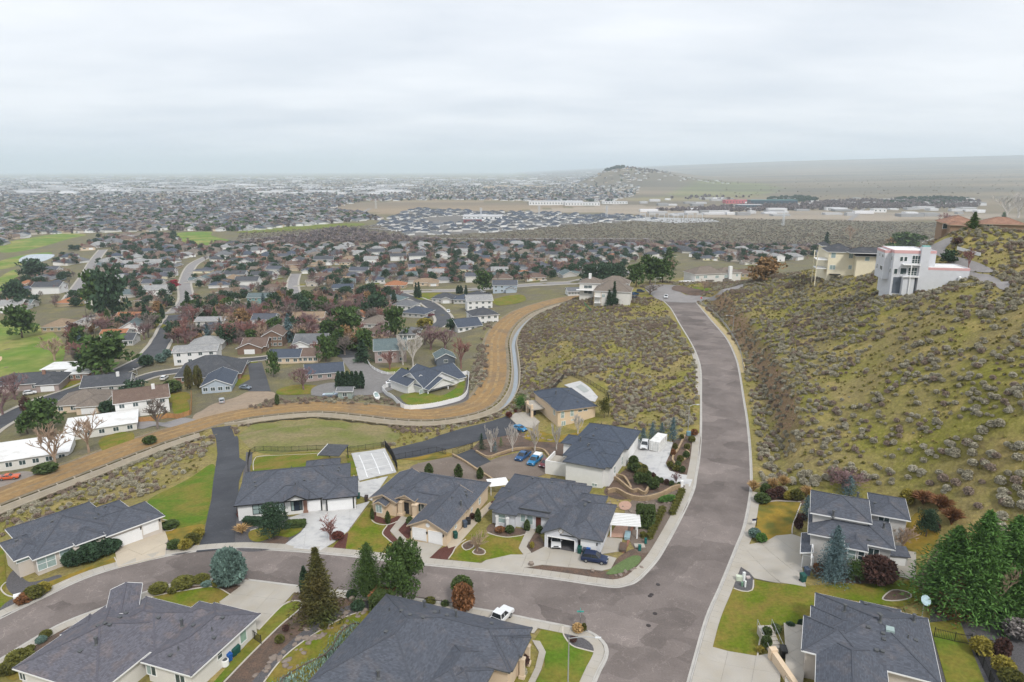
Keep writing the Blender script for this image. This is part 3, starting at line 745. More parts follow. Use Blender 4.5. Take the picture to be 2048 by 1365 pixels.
M_DOORW=nmat('white garage door',(0.78,0.78,0.78),rough=0.55,var=0.03)
M_GLASS=nmat('window glass',(0.05,0.075,0.08),rough=0.12,var=0.2,scale=0.5,spec=0.6)
M_GLASSB=nmat('window with pale blinds',(0.30,0.385,0.375),rough=0.2,var=0.12,scale=1.5,spec=0.5)
M_DARK=nmat('dark recess',(0.025,0.024,0.025),var=0.2)
M_PIPE=nmat('vent pipe',(0.09,0.095,0.10),rough=0.5,var=0.1)
M_STEEL=nmat('galvanised steel',(0.42,0.43,0.44),rough=0.45,metal=0.5,var=0.1)
M_PINK=nmat('pink band',(0.64,0.38,0.38),var=0.05)
M_FENCE=nmat('black iron',(0.018,0.018,0.02),rough=0.5,var=0.1)
M_VINYL=nmat('white vinyl',(0.80,0.80,0.80),rough=0.5,var=0.03)
M_WOOD=nmat('cedar boards',(0.42,0.22,0.09),var=0.2,scale=1.2)
M_STONE=nmat('tan retaining block',(0.36,0.265,0.165),var=0.25,scale=1.2,island=0.25,bump=0.4,bscale=8)
M_ROCK=nmat('basalt and granite boulders',(0.19,0.155,0.13),var=0.35,scale=1.4,island=0.3,bump=0.6,bscale=5)
M_BRICKP=nmat('pink brick paving',(0.46,0.29,0.22),var=0.2,scale=3)
# ================================================================== HOUSES
class House:
    OV=0.55
    def __init__(s,name,label,cat,t,z,zb,roof='slate',wall='beige',fascia=None,group=None,pitch=0.45):
        """t: two photo points of an eave line (seen at height z) that runs along the house; zb: foot of the walls"""
        s.z,s.zb,s.roof,s.wall,s.pitch=z,zb,roof,wall,pitch
        a,b=gp(*t[0],z),gp(*t[1],z)
        s.o=a;s.base=zb;s.set_axis(a,b)
        s.root=thing(name,label,cat,(a[0],a[1],zb),s.th,group);s.th0,s.o0=s.th,s.o
        s.fascia=fascia or M_WHITE
        s.rf,s.fa,s.cp,s.wl=MB(),MB(),MB(),MB();s.wings=[];s.k=0
    @classmethod
    def at(c,name,label,cat,x,y,z,rot,roof,wall,fascia=None,group=None,pitch=0.45):
        s=c.__new__(c);s.z,s.zb,s.roof,s.wall,s.pitch=z+2.8,z,roof,wall,pitch
        s.o=s.o0=(x,y);s.base=z;s.th=s.th0=rot;s.root=thing(name,label,cat,(x,y,z),rot,group)
        s.fascia=fascia or M_WHITE;s.rf,s.fa,s.cp,s.wl=MB(),MB(),MB(),MB();s.wings=[];s.k=0
        return s
    def set_axis(s,a,b):s.th=math.atan2(b[1]-a[1],b[0]-a[0])
    def loc(s,x,y):
        """world -> house frame"""
        dx,dy=x-s.o[0],y-s.o[1];c,n=math.cos(s.th0 if hasattr(s,'th0')else s.th),math.sin(s.th0 if hasattr(s,'th0')else s.th)
        return(dx*c+dy*n,-dx*n+dy*c)
    def wing(s,*pts,kind='hip',z=None,pitch=None,d=None,zb=None,wall=True,ov=None,x=None,y=None,roof=True,grow=None):
        z=s.z if z is None else z;pitch=pitch or s.pitch;ov=s.OV if ov is None else ov
        L=[s.loc(*gp(a,b,z))for a,b in pts]
        if x:x0,x1=x
        else:x0,x1=min(p[0]for p in L),max(p[0]for p in L)
        if y:y0,y1=y
        else:y0,y1=min(p[1]for p in L),max(p[1]for p in L)
        if d:y1=y0+d
        if grow:x0-=grow[0];y0-=grow[1];x1+=grow[2];y1+=grow[3]
        c_,n_=math.cos(s.th0),math.sin(s.th0);PAVED.append([(s.o[0]+a*c_-b*n_,s.o[1]+a*n_+b*c_)for a,b in((x0,y0),(x1,y0),(x1,y1),(x0,y1))])
        s.k+=1;h=z-s.zb-0.004*s.k;foot=(s.zb if zb is None else zb)-s.zb
        w=dict(x0=x0,x1=x1,y0=y0,y1=y1,h=h,ov=ov,foot=foot);s.wings.append(w)
        if roof:s._roof(x0,x1,y0,y1,h,kind,pitch,ov)
        if wall:
            wt=h-0.16
            s.wl.box(x0+ov,y0+ov,foot-0.5,x1-ov,y1-ov,wt)
        return len(s.wings)-1
    def _roof(s,x0,x1,y0,y1,h,kind,pitch,ov):
        W,D=x1-x0,y1-y0;T=0.2
        if kind=='hip':
            r=min(W,D)/2;zt=h+r*pitch
            if W>=D:A,B=(x0+r,(y0+y1)/2,zt),(x1-r,(y0+y1)/2,zt)
            else:A,B=((x0+x1)/2,y0+r,zt),((x0+x1)/2,y1-r,zt)
            c=[(x0,y0,h),(x1,y0,h),(x1,y1,h),(x0,y1,h)]
            if W>=D:fs=[(0,1,5,4),(1,2,5),(2,3,4,5),(3,0,4)];hips=[(0,4),(3,4),(1,5),(2,5),(4,5)]
            else:fs=[(0,1,4),(1,2,5,4),(2,3,5),(3,0,4,5)];hips=[(0,4),(1,4),(2,5),(3,5),(4,5)]
            V=c+[A,B];s.rf.add(V,fs+[(3,2,1,0)])
            for i,j in hips:
                if math.dist(V[i],V[j])>0.4:s.cp.bar(Vector(V[i])+Vector((0,0,.015)),Vector(V[j])+Vector((0,0,.015)),0.26,0.05)
            ring=[(x0,y0),(x1,y0),(x1,y1),(x0,y1)]
            for i in range(4):s._fascia(ring[i],ring[(i+1)%4],h,T)
        elif kind in('gable_x','gable_y'):
            def P(u,v,z):return(u,v,z)if kind=='gable_x' else(v,u,z)
            u0,u1,v0,v1=(x0,x1,y0,y1)if kind=='gable_x' else(y0,y1,x0,x1)
            vm=(v0+v1)/2;zt=h+(v1-v0)/2*pitch
            for va in(v0,v1):
                V=[P(u0,va,h),P(u1,va,h),P(u1,vm,zt),P(u0,vm,zt)];V+=[(a,b,c-0.16)for a,b,c in V]
                s.rf.add(V,[(0,1,2,3),(7,6,5,4),(0,4,5,1),(1,5,6,2),(3,2,6,7),(0,3,7,4)])
                for ua,sg in((u0,-1),(u1,1)):
                    s.fa.bar(P(ua+sg*0.03,va,h-0.08),P(ua+sg*0.03,vm,zt-0.08),0.07,0.22)
            s.cp.bar(P(u0,vm,zt+.01),P(u1,vm,zt+.01),0.34,0.07)
            s._fascia(P(u0,v0,0)[:2],P(u1,v0,0)[:2],h,T);s._fascia(P(u1,v1,0)[:2],P(u0,v1,0)[:2],h,T)
            e=ov
            for ua in(u0+e,u1-e):
                hb=h-0.17;ht=zt-0.17;s.wl.add([P(ua,v0+.05,hb),P(ua,v1-.05,hb),P(ua,vm,ht)],[(0,1,2)])
        elif kind=='flat':
            s.rf.box(x0,y0,h,x1,y1,h+0.12)
        elif kind.startswith('shed'):
            hi={'shed_l':(0,3),'shed_r':(1,2),'shed_f':(0,1),'shed_b':(2,3)}[kind]   # the low side
            run=(W if kind in('shed_l','shed_r')else D)*pitch
            c=[(x0,y0),(x1,y0),(x1,y1),(x0,y1)]
            V=[(*q,h+(0 if i in hi else run))for i,q in enumerate(c)];V+=[(a,b,z-0.15)for a,b,z in V]
            s.rf.add(V,[(0,1,2,3),(7,6,5,4)]+[(i,i+4,(i+1)%4+4,(i+1)%4)for i in range(4)])
            for i in range(4):s.fa.bar(Vector(V[i])-Vector((0,0,.09)),Vector(V[(i+1)%4])-Vector((0,0,.09)),0.1,0.2)
    def _fascia(s,a,b,h,T):
        s.fa.bar((a[0],a[1],h-T/2-0.01),(b[0],b[1],h-T/2-0.01),0.09,T)
    def pad(s,mb,x0,y0,z0,x1,y1,z1):mb.box(x0,y0,z0,x1,y1,z1)
    def on_wall(s,wi,side,px,py):
        """where the ray through a photo point meets a wall of a wing: (u along the wall, z above foot of the house)"""
        w=s.wings[wi];d=ray(px,py);c,n=math.cos(s.th0),math.sin(s.th0)
        D=(d[0]*c+d[1]*n,-d[0]*n+d[1]*c,d[2]);O=s.loc(0,0)
        if side in 'fb':Y=w['y0']+w['ov']if side=='f' else w['y1']-w['ov'];t=(Y-O[1])/D[1];return O[0]+D[0]*t,CAM_Z+D[2]*t-s.zb
        X=w['x0']+w['ov']if side=='l' else w['x1']-w['ov'];t=(X-O[0])/D[0];return O[1]+D[1]*t,CAM_Z+D[2]*t-s.zb
    def place(s,mb,wi,side):
        """turn a panel built in (u, out, z) into the house frame"""
        w=s.wings[wi]
        def tr(p):
            u,o,z=p
            if side=='f':return(u,w['y0']+w['ov']-o,z)
            if side=='b':return(-u,w['y1']-w['ov']+o,z)
            if side=='l':return(w['x0']+w['ov']-o,-u,z)
            return(w['x1']-w['ov']+o,u,z)
        mb.v=[tr(p)for p in mb.v]
    def win(s,wi,side,px,py,w,h,nx=2,ny=1,frame=None,glass=None,arch=0,name='window',uz=None):
        u,z=uz if uz else s.on_wall(wi,side,px,py)
        if side in 'bl':u=-u
        z=max(min(z,s.wings[wi]['h']-h/2-.32),h/2+s.wings[wi]['foot'])
        F=MB();t=0.11;x0,x1,z0,z1=u-w/2,u+w/2,z-h/2,z+h/2
        F.box(x0-t,-0.02,z0-t,x1+t,0.09,z0);F.box(x0-t,-0.02,z1,x1+t,0.09,z1+t)
        F.box(x0-t,-0.02,z0,x0,0.088,z1);F.box(x1,-0.02,z0,x1+t,0.088,z1)
        for k in range(1,nx):q=x0+w*k/nx;F.box(q-.045,-0.02,z0,q+.045,0.075,z1)
        for k in range(1,ny):q=z0+h*k/ny;F.box(x0,-0.02,q-.04,x1,0.07,q+.04)
        s.place(F,wi,side);fo=F.build(name,frame or M_WHITE,s.root)
        for k in range(nx):
            G=MB();G.box(x0+w*k/nx+.001,-0.03,z0,x0+w*(k+1)/nx-.001,0.035,z1);s.place(G,wi,side);G.build('pane',glass or(M_GLASS if rng.random()<0.5 else M_GLASSB),fo)
        return fo
    def garage(s,wi,side,px,py,w,h=2.25,frame=None,mat=None,opened=False):
        u,z=s.on_wall(wi,side,px,py)
        if side in 'bl':u=-u
        z0=max(z-h/2,s.wings[wi]['foot']+0.02);F=MB();t=0.16 if frame is None else .26
        F.box(u-w/2-t,-0.02,z0-0.1,u-w/2,0.1,z0+h);F.box(u+w/2,-0.02,z0-0.1,u+w/2+t,0.1,z0+h);F.box(u-w/2-t,-0.02,z0+h,u+w/2+t,0.1,z0+h+t)
        s.place(F,wi,side);fo=F.build('garage_door_frame',frame or M_WHITE,s.root)
        G=MB()
        if opened:
            # a real hollow bay: the wing has no solid wall, so build floor, sides, back and the lintel wall round the opening
            wg=s.wings[wi];ov=wg['ov'];x0,x1,y0,y1=wg['x0']+ov,wg['x1']-ov,wg['y0']+ov,wg['y1']-ov;f=wg['foot'];wt=wg['h']-.16;q=.18
            s.wl.box(x0,y0,f-.5,u-w/2,y0+q,wt);s.wl.box(u+w/2,y0,f-.5,x1,y0+q,wt);s.wl.box(u-w/2,y0,z0+h,u+w/2,y0+q,wt)
            s.wl.box(x0,y0+q,f-.5,x0+q,y1,wt);s.wl.box(x1-q,y0+q,f-.5,x1,y1,wt);s.wl.box(x0+q,y1-q,f-.5,x1-q,y1,wt)
            s.box('garage_floor',M_GRAVEL,x0+q,y0+.01,f-.3,x1-q,y1-q,z0+.02);s.box('garage_ceiling',WALL['white'],x0+q,y0+q,wt-.2,x1-q,y1-q,wt-.1)
            return
        else:
            for k in range(4):G.box(u-w/2,-0.02,z0+h*k/4+.02,u+w/2,0.05,z0+h*(k+1)/4-.02)
            G.box(u-w/2,-0.02,z0-.1,u+w/2,0.03,z0+h)
        s.place(G,wi,side);G.build('garage_door',mat or M_DOORW,s.root)
    def door(s,wi,side,px,py,w=1.0,h=2.1,mat=None):
        u,z=s.on_wall(wi,side,px,py)
        if side in 'bl':u=-u
        z0=max(min(z-h/2,s.wings[wi]['h']-h-.3),s.wings[wi]['foot'])
        G=MB();G.box(u-w/2,-0.02,z0,u+w/2,0.06,z0+h);s.place(G,wi,side);d=G.build('door',mat or M_DARK,s.root)
        K=MB();K.box(u+w/2-.14,0.06,z0+1.0,u+w/2-.08,0.12,z0+1.06);s.place(K,wi,side);K.build('handle',M_STEEL,d)
    def lamp(s,wi,side,px,py):
        u,z=s.on_wall(wi,side,px,py)
        if side in 'bl':u=-u
        G=MB();G.box(u-.09,0,z-.22,u+.09,.16,z+.16);G.box(u-.13,0,z+.16,u+.13,.2,z+.22);s.place(G,wi,side);G.build('wall_lamp',M_BLACKTRIM,s.root)
    def box(s,name,mat,x0,y0,z0,x1,y1,z1):
        m=MB();m.box(x0,y0,z0,x1,y1,z1);return m.build(name,mat,s.root)
    def post(s,px,py,z,r=0.22,mat=None,name='porch_column',top=None):
        """a porch column: its top is at height z at that photo point"""
        x,y=s.loc(*gp(px,py,z));y+=r+.45;m=MB();zz=z-s.zb-.45
        m.box(x-r,y-r,-0.3,x+r,y+r,zz);m.box(x-r*1.35,y-r*1.35,-0.3,x+r*1.35,y+r*1.35,0.55);m.box(x-r*1.3,y-r*1.3,zz-0.25,x+r*1.3,y+r*1.3,zz+.02)
        return m.build(name,mat or M_WHITE,s.root)
    def vents(s,*pts):
        """small pipes and caps on the roof, seen at these photo points (px, py, kind)"""
        tris=[]
        for f in s.rf.f:
            for i in range(1,len(f)-1):tris.append([s.rf.v[f[0]],s.rf.v[f[i]],s.rf.v[f[i+1]]])
        if not tris:return
        Tt=np.array(tris);v0=Tt[:,0];e1=Tt[:,1]-v0;e2=Tt[:,2]-v0
        for px,py,kd in pts:
            d=ray(px,py);c,n=math.cos(s.th0),math.sin(s.th0)
            D=np.array((d[0]*c+d[1]*n,-d[0]*n+d[1]*c,d[2]));O=np.array((*s.loc(0,0),CAM_Z-s.zb))
            h=np.cross(D,e2);a=(e1*h).sum(1);a=np.where(abs(a)<1e-9,1e-9,a);f=1/a;ss=O-v0;u=f*(ss*h).sum(1);q=np.cross(ss,e1);v=f*(q@D);t=f*(e2*q).sum(1)
            ok=(u>-1e-6)&(v>-1e-6)&(u+v<1.0001)&(t>1)
            if not ok.any():continue
            p=O+D*t[ok].min();m=MB()
            if kd=='pipe':m.tube((p[0],p[1],p[2]-.2),(p[0],p[1],p[2]+0.55),.09,.09,8);m.tube((p[0],p[1],p[2]-.05),(p[0],p[1],p[2]+0.08),.22,.12,8);nm,mt='vent_pipe',M_PIPE
            elif kd=='flue':m.tube((p[0],p[1],p[2]-.3),(p[0],p[1],p[2]+0.95),.17,.17,10);m.tube((p[0],p[1],p[2]+.95),(p[0],p[1],p[2]+1.12),.27,.24,10);m.tube((p[0],p[1],p[2]-.06),(p[0],p[1],p[2]+.12),.34,.2,10);nm,mt='flue',M_PIPE
            elif kd=='sky':m.box(p[0]-.5,p[1]-.5,p[2]-.3,p[0]+.5,p[1]+.5,p[2]+.22);nm,mt='skylight',M_GLASSB
            else:m.box(p[0]-.2,p[1]-.2,p[2]-.25,p[0]+.2,p[1]+.2,p[2]+.16);m.box(p[0]-.25,p[1]-.25,p[2]+.16,p[0]+.25,p[1]+.25,p[2]+.2);nm,mt='roof_vent',M_PIPE
            m.build(nm,mt,s.roof_obj)
    def finish(s,vents=()):
        s.roof_obj=s.rf.build('roof',ROOF[s.roof],s.root)
        if s.cp.v:s.cp.build('ridge_cap',CAP[s.roof],s.roof_obj)
        if s.fa.v:s.fa.build('fascia',s.fascia,s.roof_obj)
        s.wl.build('wall',WALL[s.wall]if isinstance(s.wall,str)else s.wall,s.root)
        s.vents(*vents)
        return s.root
# ================================================================== PLANTS
def leafm(name,c,var=0.3,island=0.45,c2=None):return nmat(name,c,rough=0.85,var=var,scale=0.9,island=island,spec=0.15,coords='obj',col2=c2,f2=0.5 if c2 else 0,scale2=0.6,detail=2)
LEAF={
    'pine':leafm('pine needles',(0.066,0.110,0.032)),'darkgreen':leafm('dark evergreen foliage',(0.042,0.075,0.042)),'green':leafm('bright cypress foliage',(0.080,0.165,0.040)),
    'blue':leafm('blue spruce needles',(0.115,0.175,0.185)),'bluegrey':leafm('glaucous foliage',(0.125,0.190,0.165)),'olive':leafm('olive foliage',(0.095,0.095,0.025)),
    'yellow':leafm('golden shrub foliage',(0.26,0.22,0.045)),'box':leafm('boxwood leaves',(0.068,0.098,0.032)),'boxy':leafm('winter boxwood leaves',(0.120,0.120,0.030)),'red':leafm('red barberry twigs',(0.13,0.045,0.035)),
    'rust':leafm('dry rust foliage',(0.20,0.095,0.045)),'tan':leafm('dry tan grass',(0.44,0.29,0.13)),'sage':leafm('sagebrush leaves',(0.365,0.335,0.250)),'sageb':leafm('brown sagebrush',(0.275,0.215,0.17)),'maroon':leafm('dark maroon twigs',(0.085,0.045,0.038)),
    'thuja':leafm('browned thuja foliage',(0.105,0.085,0.030),c2=(0.06,0.08,0.025)),'crimson':leafm('crimson leaves',(0.28,0.03,0.05)),'orange':leafm('orange dry leaves',(0.25,0.155,0.075)),'sagel':leafm('pale sagebrush leaves',(0.43,0.40,0.31)),
    'lav':leafm('lavender grey twigs',(0.22,0.20,0.19)),
}
BARKM={'grey':nmat('grey bark',(0.20,0.165,0.145),var=0.25,scale=2,coords='obj'),'brown':nmat('brown bark',(0.105,0.075,0.06),var=0.25,scale=2,coords='obj'),'white':nmat('pale birch bark',(0.50,0.46,0.42),var=0.2,scale=2,coords='obj'),'purple':nmat('purplish twigs',(0.20,0.125,0.125),var=0.25,scale=1,coords='obj'),'tan':nmat('pale tan twigs',(0.36,0.26,0.19),var=0.2,scale=1,coords='obj'),'red':nmat('reddish twigs',(0.24,0.115,0.10),var=0.2,scale=1,coords='obj')}
class Leaves:
    def __init__(s,seed):s.r=np.random.default_rng(seed);s.V=[];s.F=[];s.n=0
    def cards(s,c,nrm,L,Wd,droop=None):
        """many small pointed leaf clumps: centres c, pointing along nrm"""
        n=len(c);c=np.asarray(c);d=nrm/(np.linalg.norm(nrm,axis=1,keepdims=True)+1e-9)
        q=s.r.normal(size=(n,3));side=np.cross(d,q);side/=np.linalg.norm(side,axis=1,keepdims=True)+1e-9
        L=np.broadcast_to(L,(n,))[:,None]*s.r.uniform(.6,1.3,(n,1));Wd=np.broadcast_to(Wd,(n,))[:,None]
        a=c-d*L*.4;b=c+side*Wd*.5;e=c-side*Wd*.5;t=c+d*L*.6
        V=np.stack([a,b,t,e],1).reshape(-1,3);s.V.append(V)
        i=np.arange(n)[:,None]*4+s.n;s.F.append(np.concatenate([i,i+1,i+2,i+3],1));s.n+=4*n
    def mesh(s,name,mat):
        me=fast_mesh(name,np.concatenate(s.V),np.concatenate(s.F));me.materials.append(mat);return me
def m_ball(seed,mat,n=420,sx=1,sy=1,sz=1,card=0.22,flat=0.0,lumps=6,out=1.0,z0=0.0,name='foliage'):
    """a clipped or loose shrub of unit size standing on z = 0: lumpy heap of leaf clumps"""
    L=Leaves(seed);r=L.r
    d=r.normal(size=(n,3));d/=np.linalg.norm(d,axis=1,keepdims=True);d[:,2]=np.where(d[:,2]<-0.55,-d[:,2],d[:,2])
    rad=0.5*r.uniform(0.72,1.0,n)**0.5
    lum=r.normal(size=(lumps,3));lum/=np.linalg.norm(lum,axis=1,keepdims=True)
    rad=rad*(1+0.16*(np.max(d@lum.T,axis=1)-0.75))
    c=d*rad[:,None]
    c[:,2]+=0.5;c=c*np.array([sx,sy,sz]);c[:,2]=np.maximum(c[:,2]+z0,0.02)
    nr=d*out+r.normal(size=(n,3))*0.7
    L.cards(c,nr,card,card*.8)
    # inner leaves, so nobody looks through
    k=n//3;e=r.normal(size=(k,3));e/=np.linalg.norm(e,axis=1,keepdims=True);e=e*0.36*r.uniform(.5,1,(k,1));e[:,2]+=.5
    e=e*np.array([sx,sy,sz]);e[:,2]=np.maximum(e[:,2]+z0,.02)
    L.cards(e,r.normal(size=(k,3)),card*1.7,card*1.5)
    return L.mesh(name,mat)
def m_block(seed,mat,n=700,card=0.15,name='foliage',top=0.0):
    """a clipped hedge of unit size (box 1 x 1 x 1 on z = 0); scale it to the hedge"""
    L=Leaves(seed);r=L.r
    p=r.uniform(-.5,.5,(n,3));ax=r.choice([0,1,2,2],n);sg=np.where(r.random(n)<.5,-1,1.0)
    nr=np.zeros((n,3))
    for a in range(3):
        m=ax==a;s_=np.where(a==2,1.0,sg);p[m,a]=(.5*s_*r.uniform(.88,1.0,n))[m];nr[m,a]=np.broadcast_to(s_,(n,))[m]
    p[:,2]+=.5
    L.cards(p,nr+r.normal(size=(n,3))*.8,card,card)
    q=r.uniform(-.42,.42,(n//3,3));q[:,2]+=.5;L.cards(q,r.normal(size=(n//3,3)),card*2.2,card*2.2)
    return L.mesh(name,mat)
def m_conifer(seed,mat,n=900,spread=0.32,card=0.09,base=0.05,power=1.0,droop=-0.25,tiers=11,ragged=0.25,name='crown'):
    """a conifer crown of unit height: tiers of boughs with gaps between, uneven outline"""
    L=Leaves(seed);r=L.r
    C=[];D=[]
    boughs=max(24,n//14)
    for k in range(boughs):
        f=(k+r.random())/boughs;z=base+(1-base)*f**0.9
        a=k*2.399+r.normal()*.25;R=spread*(1-f)**power*(1+r.normal()*ragged)+0.015
        m=max(3,int(n/boughs*(0.35+1.3*(1-f))))
        t=r.uniform(.12,1,m)**.7
        c=np.stack([np.cos(a)*R*t,np.sin(a)*R*t,z+droop*R*t**1.5+0.05*R],1)
        c+=r.normal(size=(m,3))*(0.16*R+0.004)*np.array([1,1,.45])
        C.append(c);D.append(np.stack([np.cos(a)+r.normal(size=m)*.7,np.sin(a)+r.normal(size=m)*.7,r.normal(size=m)*.45+droop*.3+.1],1))
    C=np.concatenate(C);D=np.concatenate(D);C[:,2]=np.clip(C[:,2],base*.5,1.02)
    L.cards(C,D,card*1.35,card*.34)
    # the shaded inside of the tree, leaves too
    k=n//4;f=r.random(k);z=base+(1-base)*f;R=spread*.55*(1-f)**power;a=r.uniform(0,6.28,k);q=np.sqrt(r.random(k))
    L.cards(np.stack([np.cos(a)*R*q,np.sin(a)*R*q,z],1),r.normal(size=(k,3)),card*1.6,card*1.2)
    return L.mesh(name,mat)
def m_column(seed,mat,n=500,card=0.09,point=0.55,name='foliage'):
    """clipped pointed column, unit height, unit-ish width 0.4"""
    L=Leaves(seed);r=L.r
    f=r.random(n)**.85;a=r.uniform(0,6.283,n);prof=0.2*np.minimum(1,(1-f)/(1-point+.01))**.75*np.minimum(1,.72+f*1.2)
    R=prof*r.uniform(.82,1.06,n)
    L.cards(np.stack([np.cos(a)*R,np.sin(a)*R,f],1),np.stack([np.cos(a)*.8,np.sin(a)*.8,np.full(n,.7)],1)+r.normal(size=(n,3))*.5,card,card*.7)
    k=n//4;f=r.random(k)*.95;a=r.uniform(0,6.283,k);R=.12*np.minimum(1,(1-f)/(1-point))*np.sqrt(r.random(k))
    L.cards(np.stack([np.cos(a)*R,np.sin(a)*R,f],1),r.normal(size=(k,3)),card*1.8,card*1.5)
    return L.mesh(name,mat)
def m_round(seed,mat,n=900,clumps=26,spread=0.42,card=0.10,base=0.22,name='crown'):
    """a broad pine or leafy crown, unit height: many clumps spread through the volume, gaps between"""
    L=Leaves(seed);r=L.r;C=[];D=[]
    for k in range(clumps):
        z=base+(1-base)*r.uniform(.05,.93);f=(z-base)/(1-base)
        R=spread*math.sqrt(max(0.02,1-(2*f-.75)**2/1.75))if f<.95 else spread*.2
        a=k*2.4+r.normal()*.3;q=R*r.uniform(.35,1.0)
        cc=np.array([math.cos(a)*q,math.sin(a)*q,z]);cr=r.uniform(.11,.19)*(spread/.42)
        m=n//clumps;d=r.normal(size=(m,3));d/=np.linalg.norm(d,axis=1,keepdims=True)
        C.append(cc+d*cr*r.uniform(.55,1.05,(m,1))*np.array([1.15,1.15,.75]));D.append(d+r.normal(size=(m,3))*.6+np.array([0,0,.25]))
    L.cards(np.concatenate(C),np.concatenate(D),card,card*.65)
    k=n//5;d=r.normal(size=(k,3));d/=np.linalg.norm(d,axis=1,keepdims=True)
    L.cards(d*r.random((k,1))**.5*np.array([spread*.6,spread*.6,(1-base)*.36])+np.array([0,0,base+(1-base)*.48]),r.normal(size=(k,3)),card*1.6,card*1.4)
    return L.mesh(name,mat)
def m_grass(seed,mat,n=420,name='foliage'):
    """a fountain of long blades from one foot, unit height"""
    L=Leaves(seed);r=L.r;a=r.uniform(0,6.283,n);t=r.uniform(.05,1,n)**.7;f=r.uniform(.15,.95,n);R=.55*t*f**1.6
    c=np.stack([np.cos(a)*R,np.sin(a)*R,f*(1-.35*t)],1);d=np.stack([np.cos(a)*t*f*1.2,np.sin(a)*t*f*1.2,1.15-t*f*1.1],1)
    L.cards(c,d+r.normal(size=(n,3))*.12,.34,.045)
    return L.mesh(name,mat)
def m_bare(seed,mat,levels=4,up=0.55,spread=0.75,twigs=3,wt=0.0042,trunk_h=0.22,wtr=0.022,first=6,name='crown'):
    """leafless crown of unit height (trunk apart): limbs that fork down to a haze of twigs"""
    r=random.Random(seed);m=MB()
    def grow(p,d,L,w,lv):
        q=p+d*L
        m.tube(p,q,w,w*.62,5 if lv>=3 else 3,cap=False)
        if lv==0:return
        k=first if lv==levels else(3 if lv>1 else twigs+1)
        for i in range(k):
            f=r.uniform(.45,1.0)if lv<levels else r.uniform(.55,1.0)
            ax=Vector((r.gauss(0,1),r.gauss(0,1),r.gauss(0,.6))).normalized()
            nd=(d*(0.75 if lv<levels else 0.4)+ax*spread+Vector((0,0,up*.45))).normalized()
            grow(p+d*L*f,nd,L*r.uniform(.52,.8),max(w*.55,wt),lv-1)
    for i in range(first):
        a=i*2.4+r.random();tilt=r.uniform(.25,.8)
        d=Vector((math.cos(a)*tilt,math.sin(a)*tilt,1.0)).normalized()
        grow(Vector((0,0,trunk_h*r.uniform(.75,1.15))),d,r.uniform(.24,.34),wtr*.6,levels-1)
    zs=max(v[2]for v in m.v);V=[(v[0],v[1],v[2]/zs)for v in m.v]
    me=fast_mesh_poly(name,V,m.f,mat);return me
def fast_mesh_poly(name,V,F,mat):
    me=bpy.data.meshes.new(name);me.from_pydata(V,[],F);me.materials.append(mat);me.update();return me
def m_trunk(mat,h=0.3,r0=0.03,r1=0.018,name='trunk',seed=0):
    q=random.Random(seed);m=MB();p=Vector((0,0,-0.04));k=4
    for i in range(k):
        e=Vector((q.uniform(-.01,.01),q.uniform(-.01,.01),h*(i+1)/k));m.tube(p,e,r0+(r1-r0)*i/k,r0+(r1-r0)*(i+1)/k,7,cap=(i in(0,k-1)));p=e
    return fast_mesh_poly(name,m.v,m.f,mat)
def tree(name,label,cat,crown,trunk,loc,h,w=None,rotz=None,group=None,seed=0):
    t=thing(name,label,cat,loc,rng.uniform(0,6.28)if rotz is None else rotz,group)
    t.scale=(w or h,w or h,h)
    link_mesh('trunk',trunk,t);link_mesh('crown',crown,t)
    return t
def shrub(name,label,cat,me,loc,size,rotz=None,group=None,stem=True):
    o=link_mesh(name,me,None,loc,rng.uniform(0,6.28)if rotz is None else rotz,size)
    return tag(o,label,cat,group)
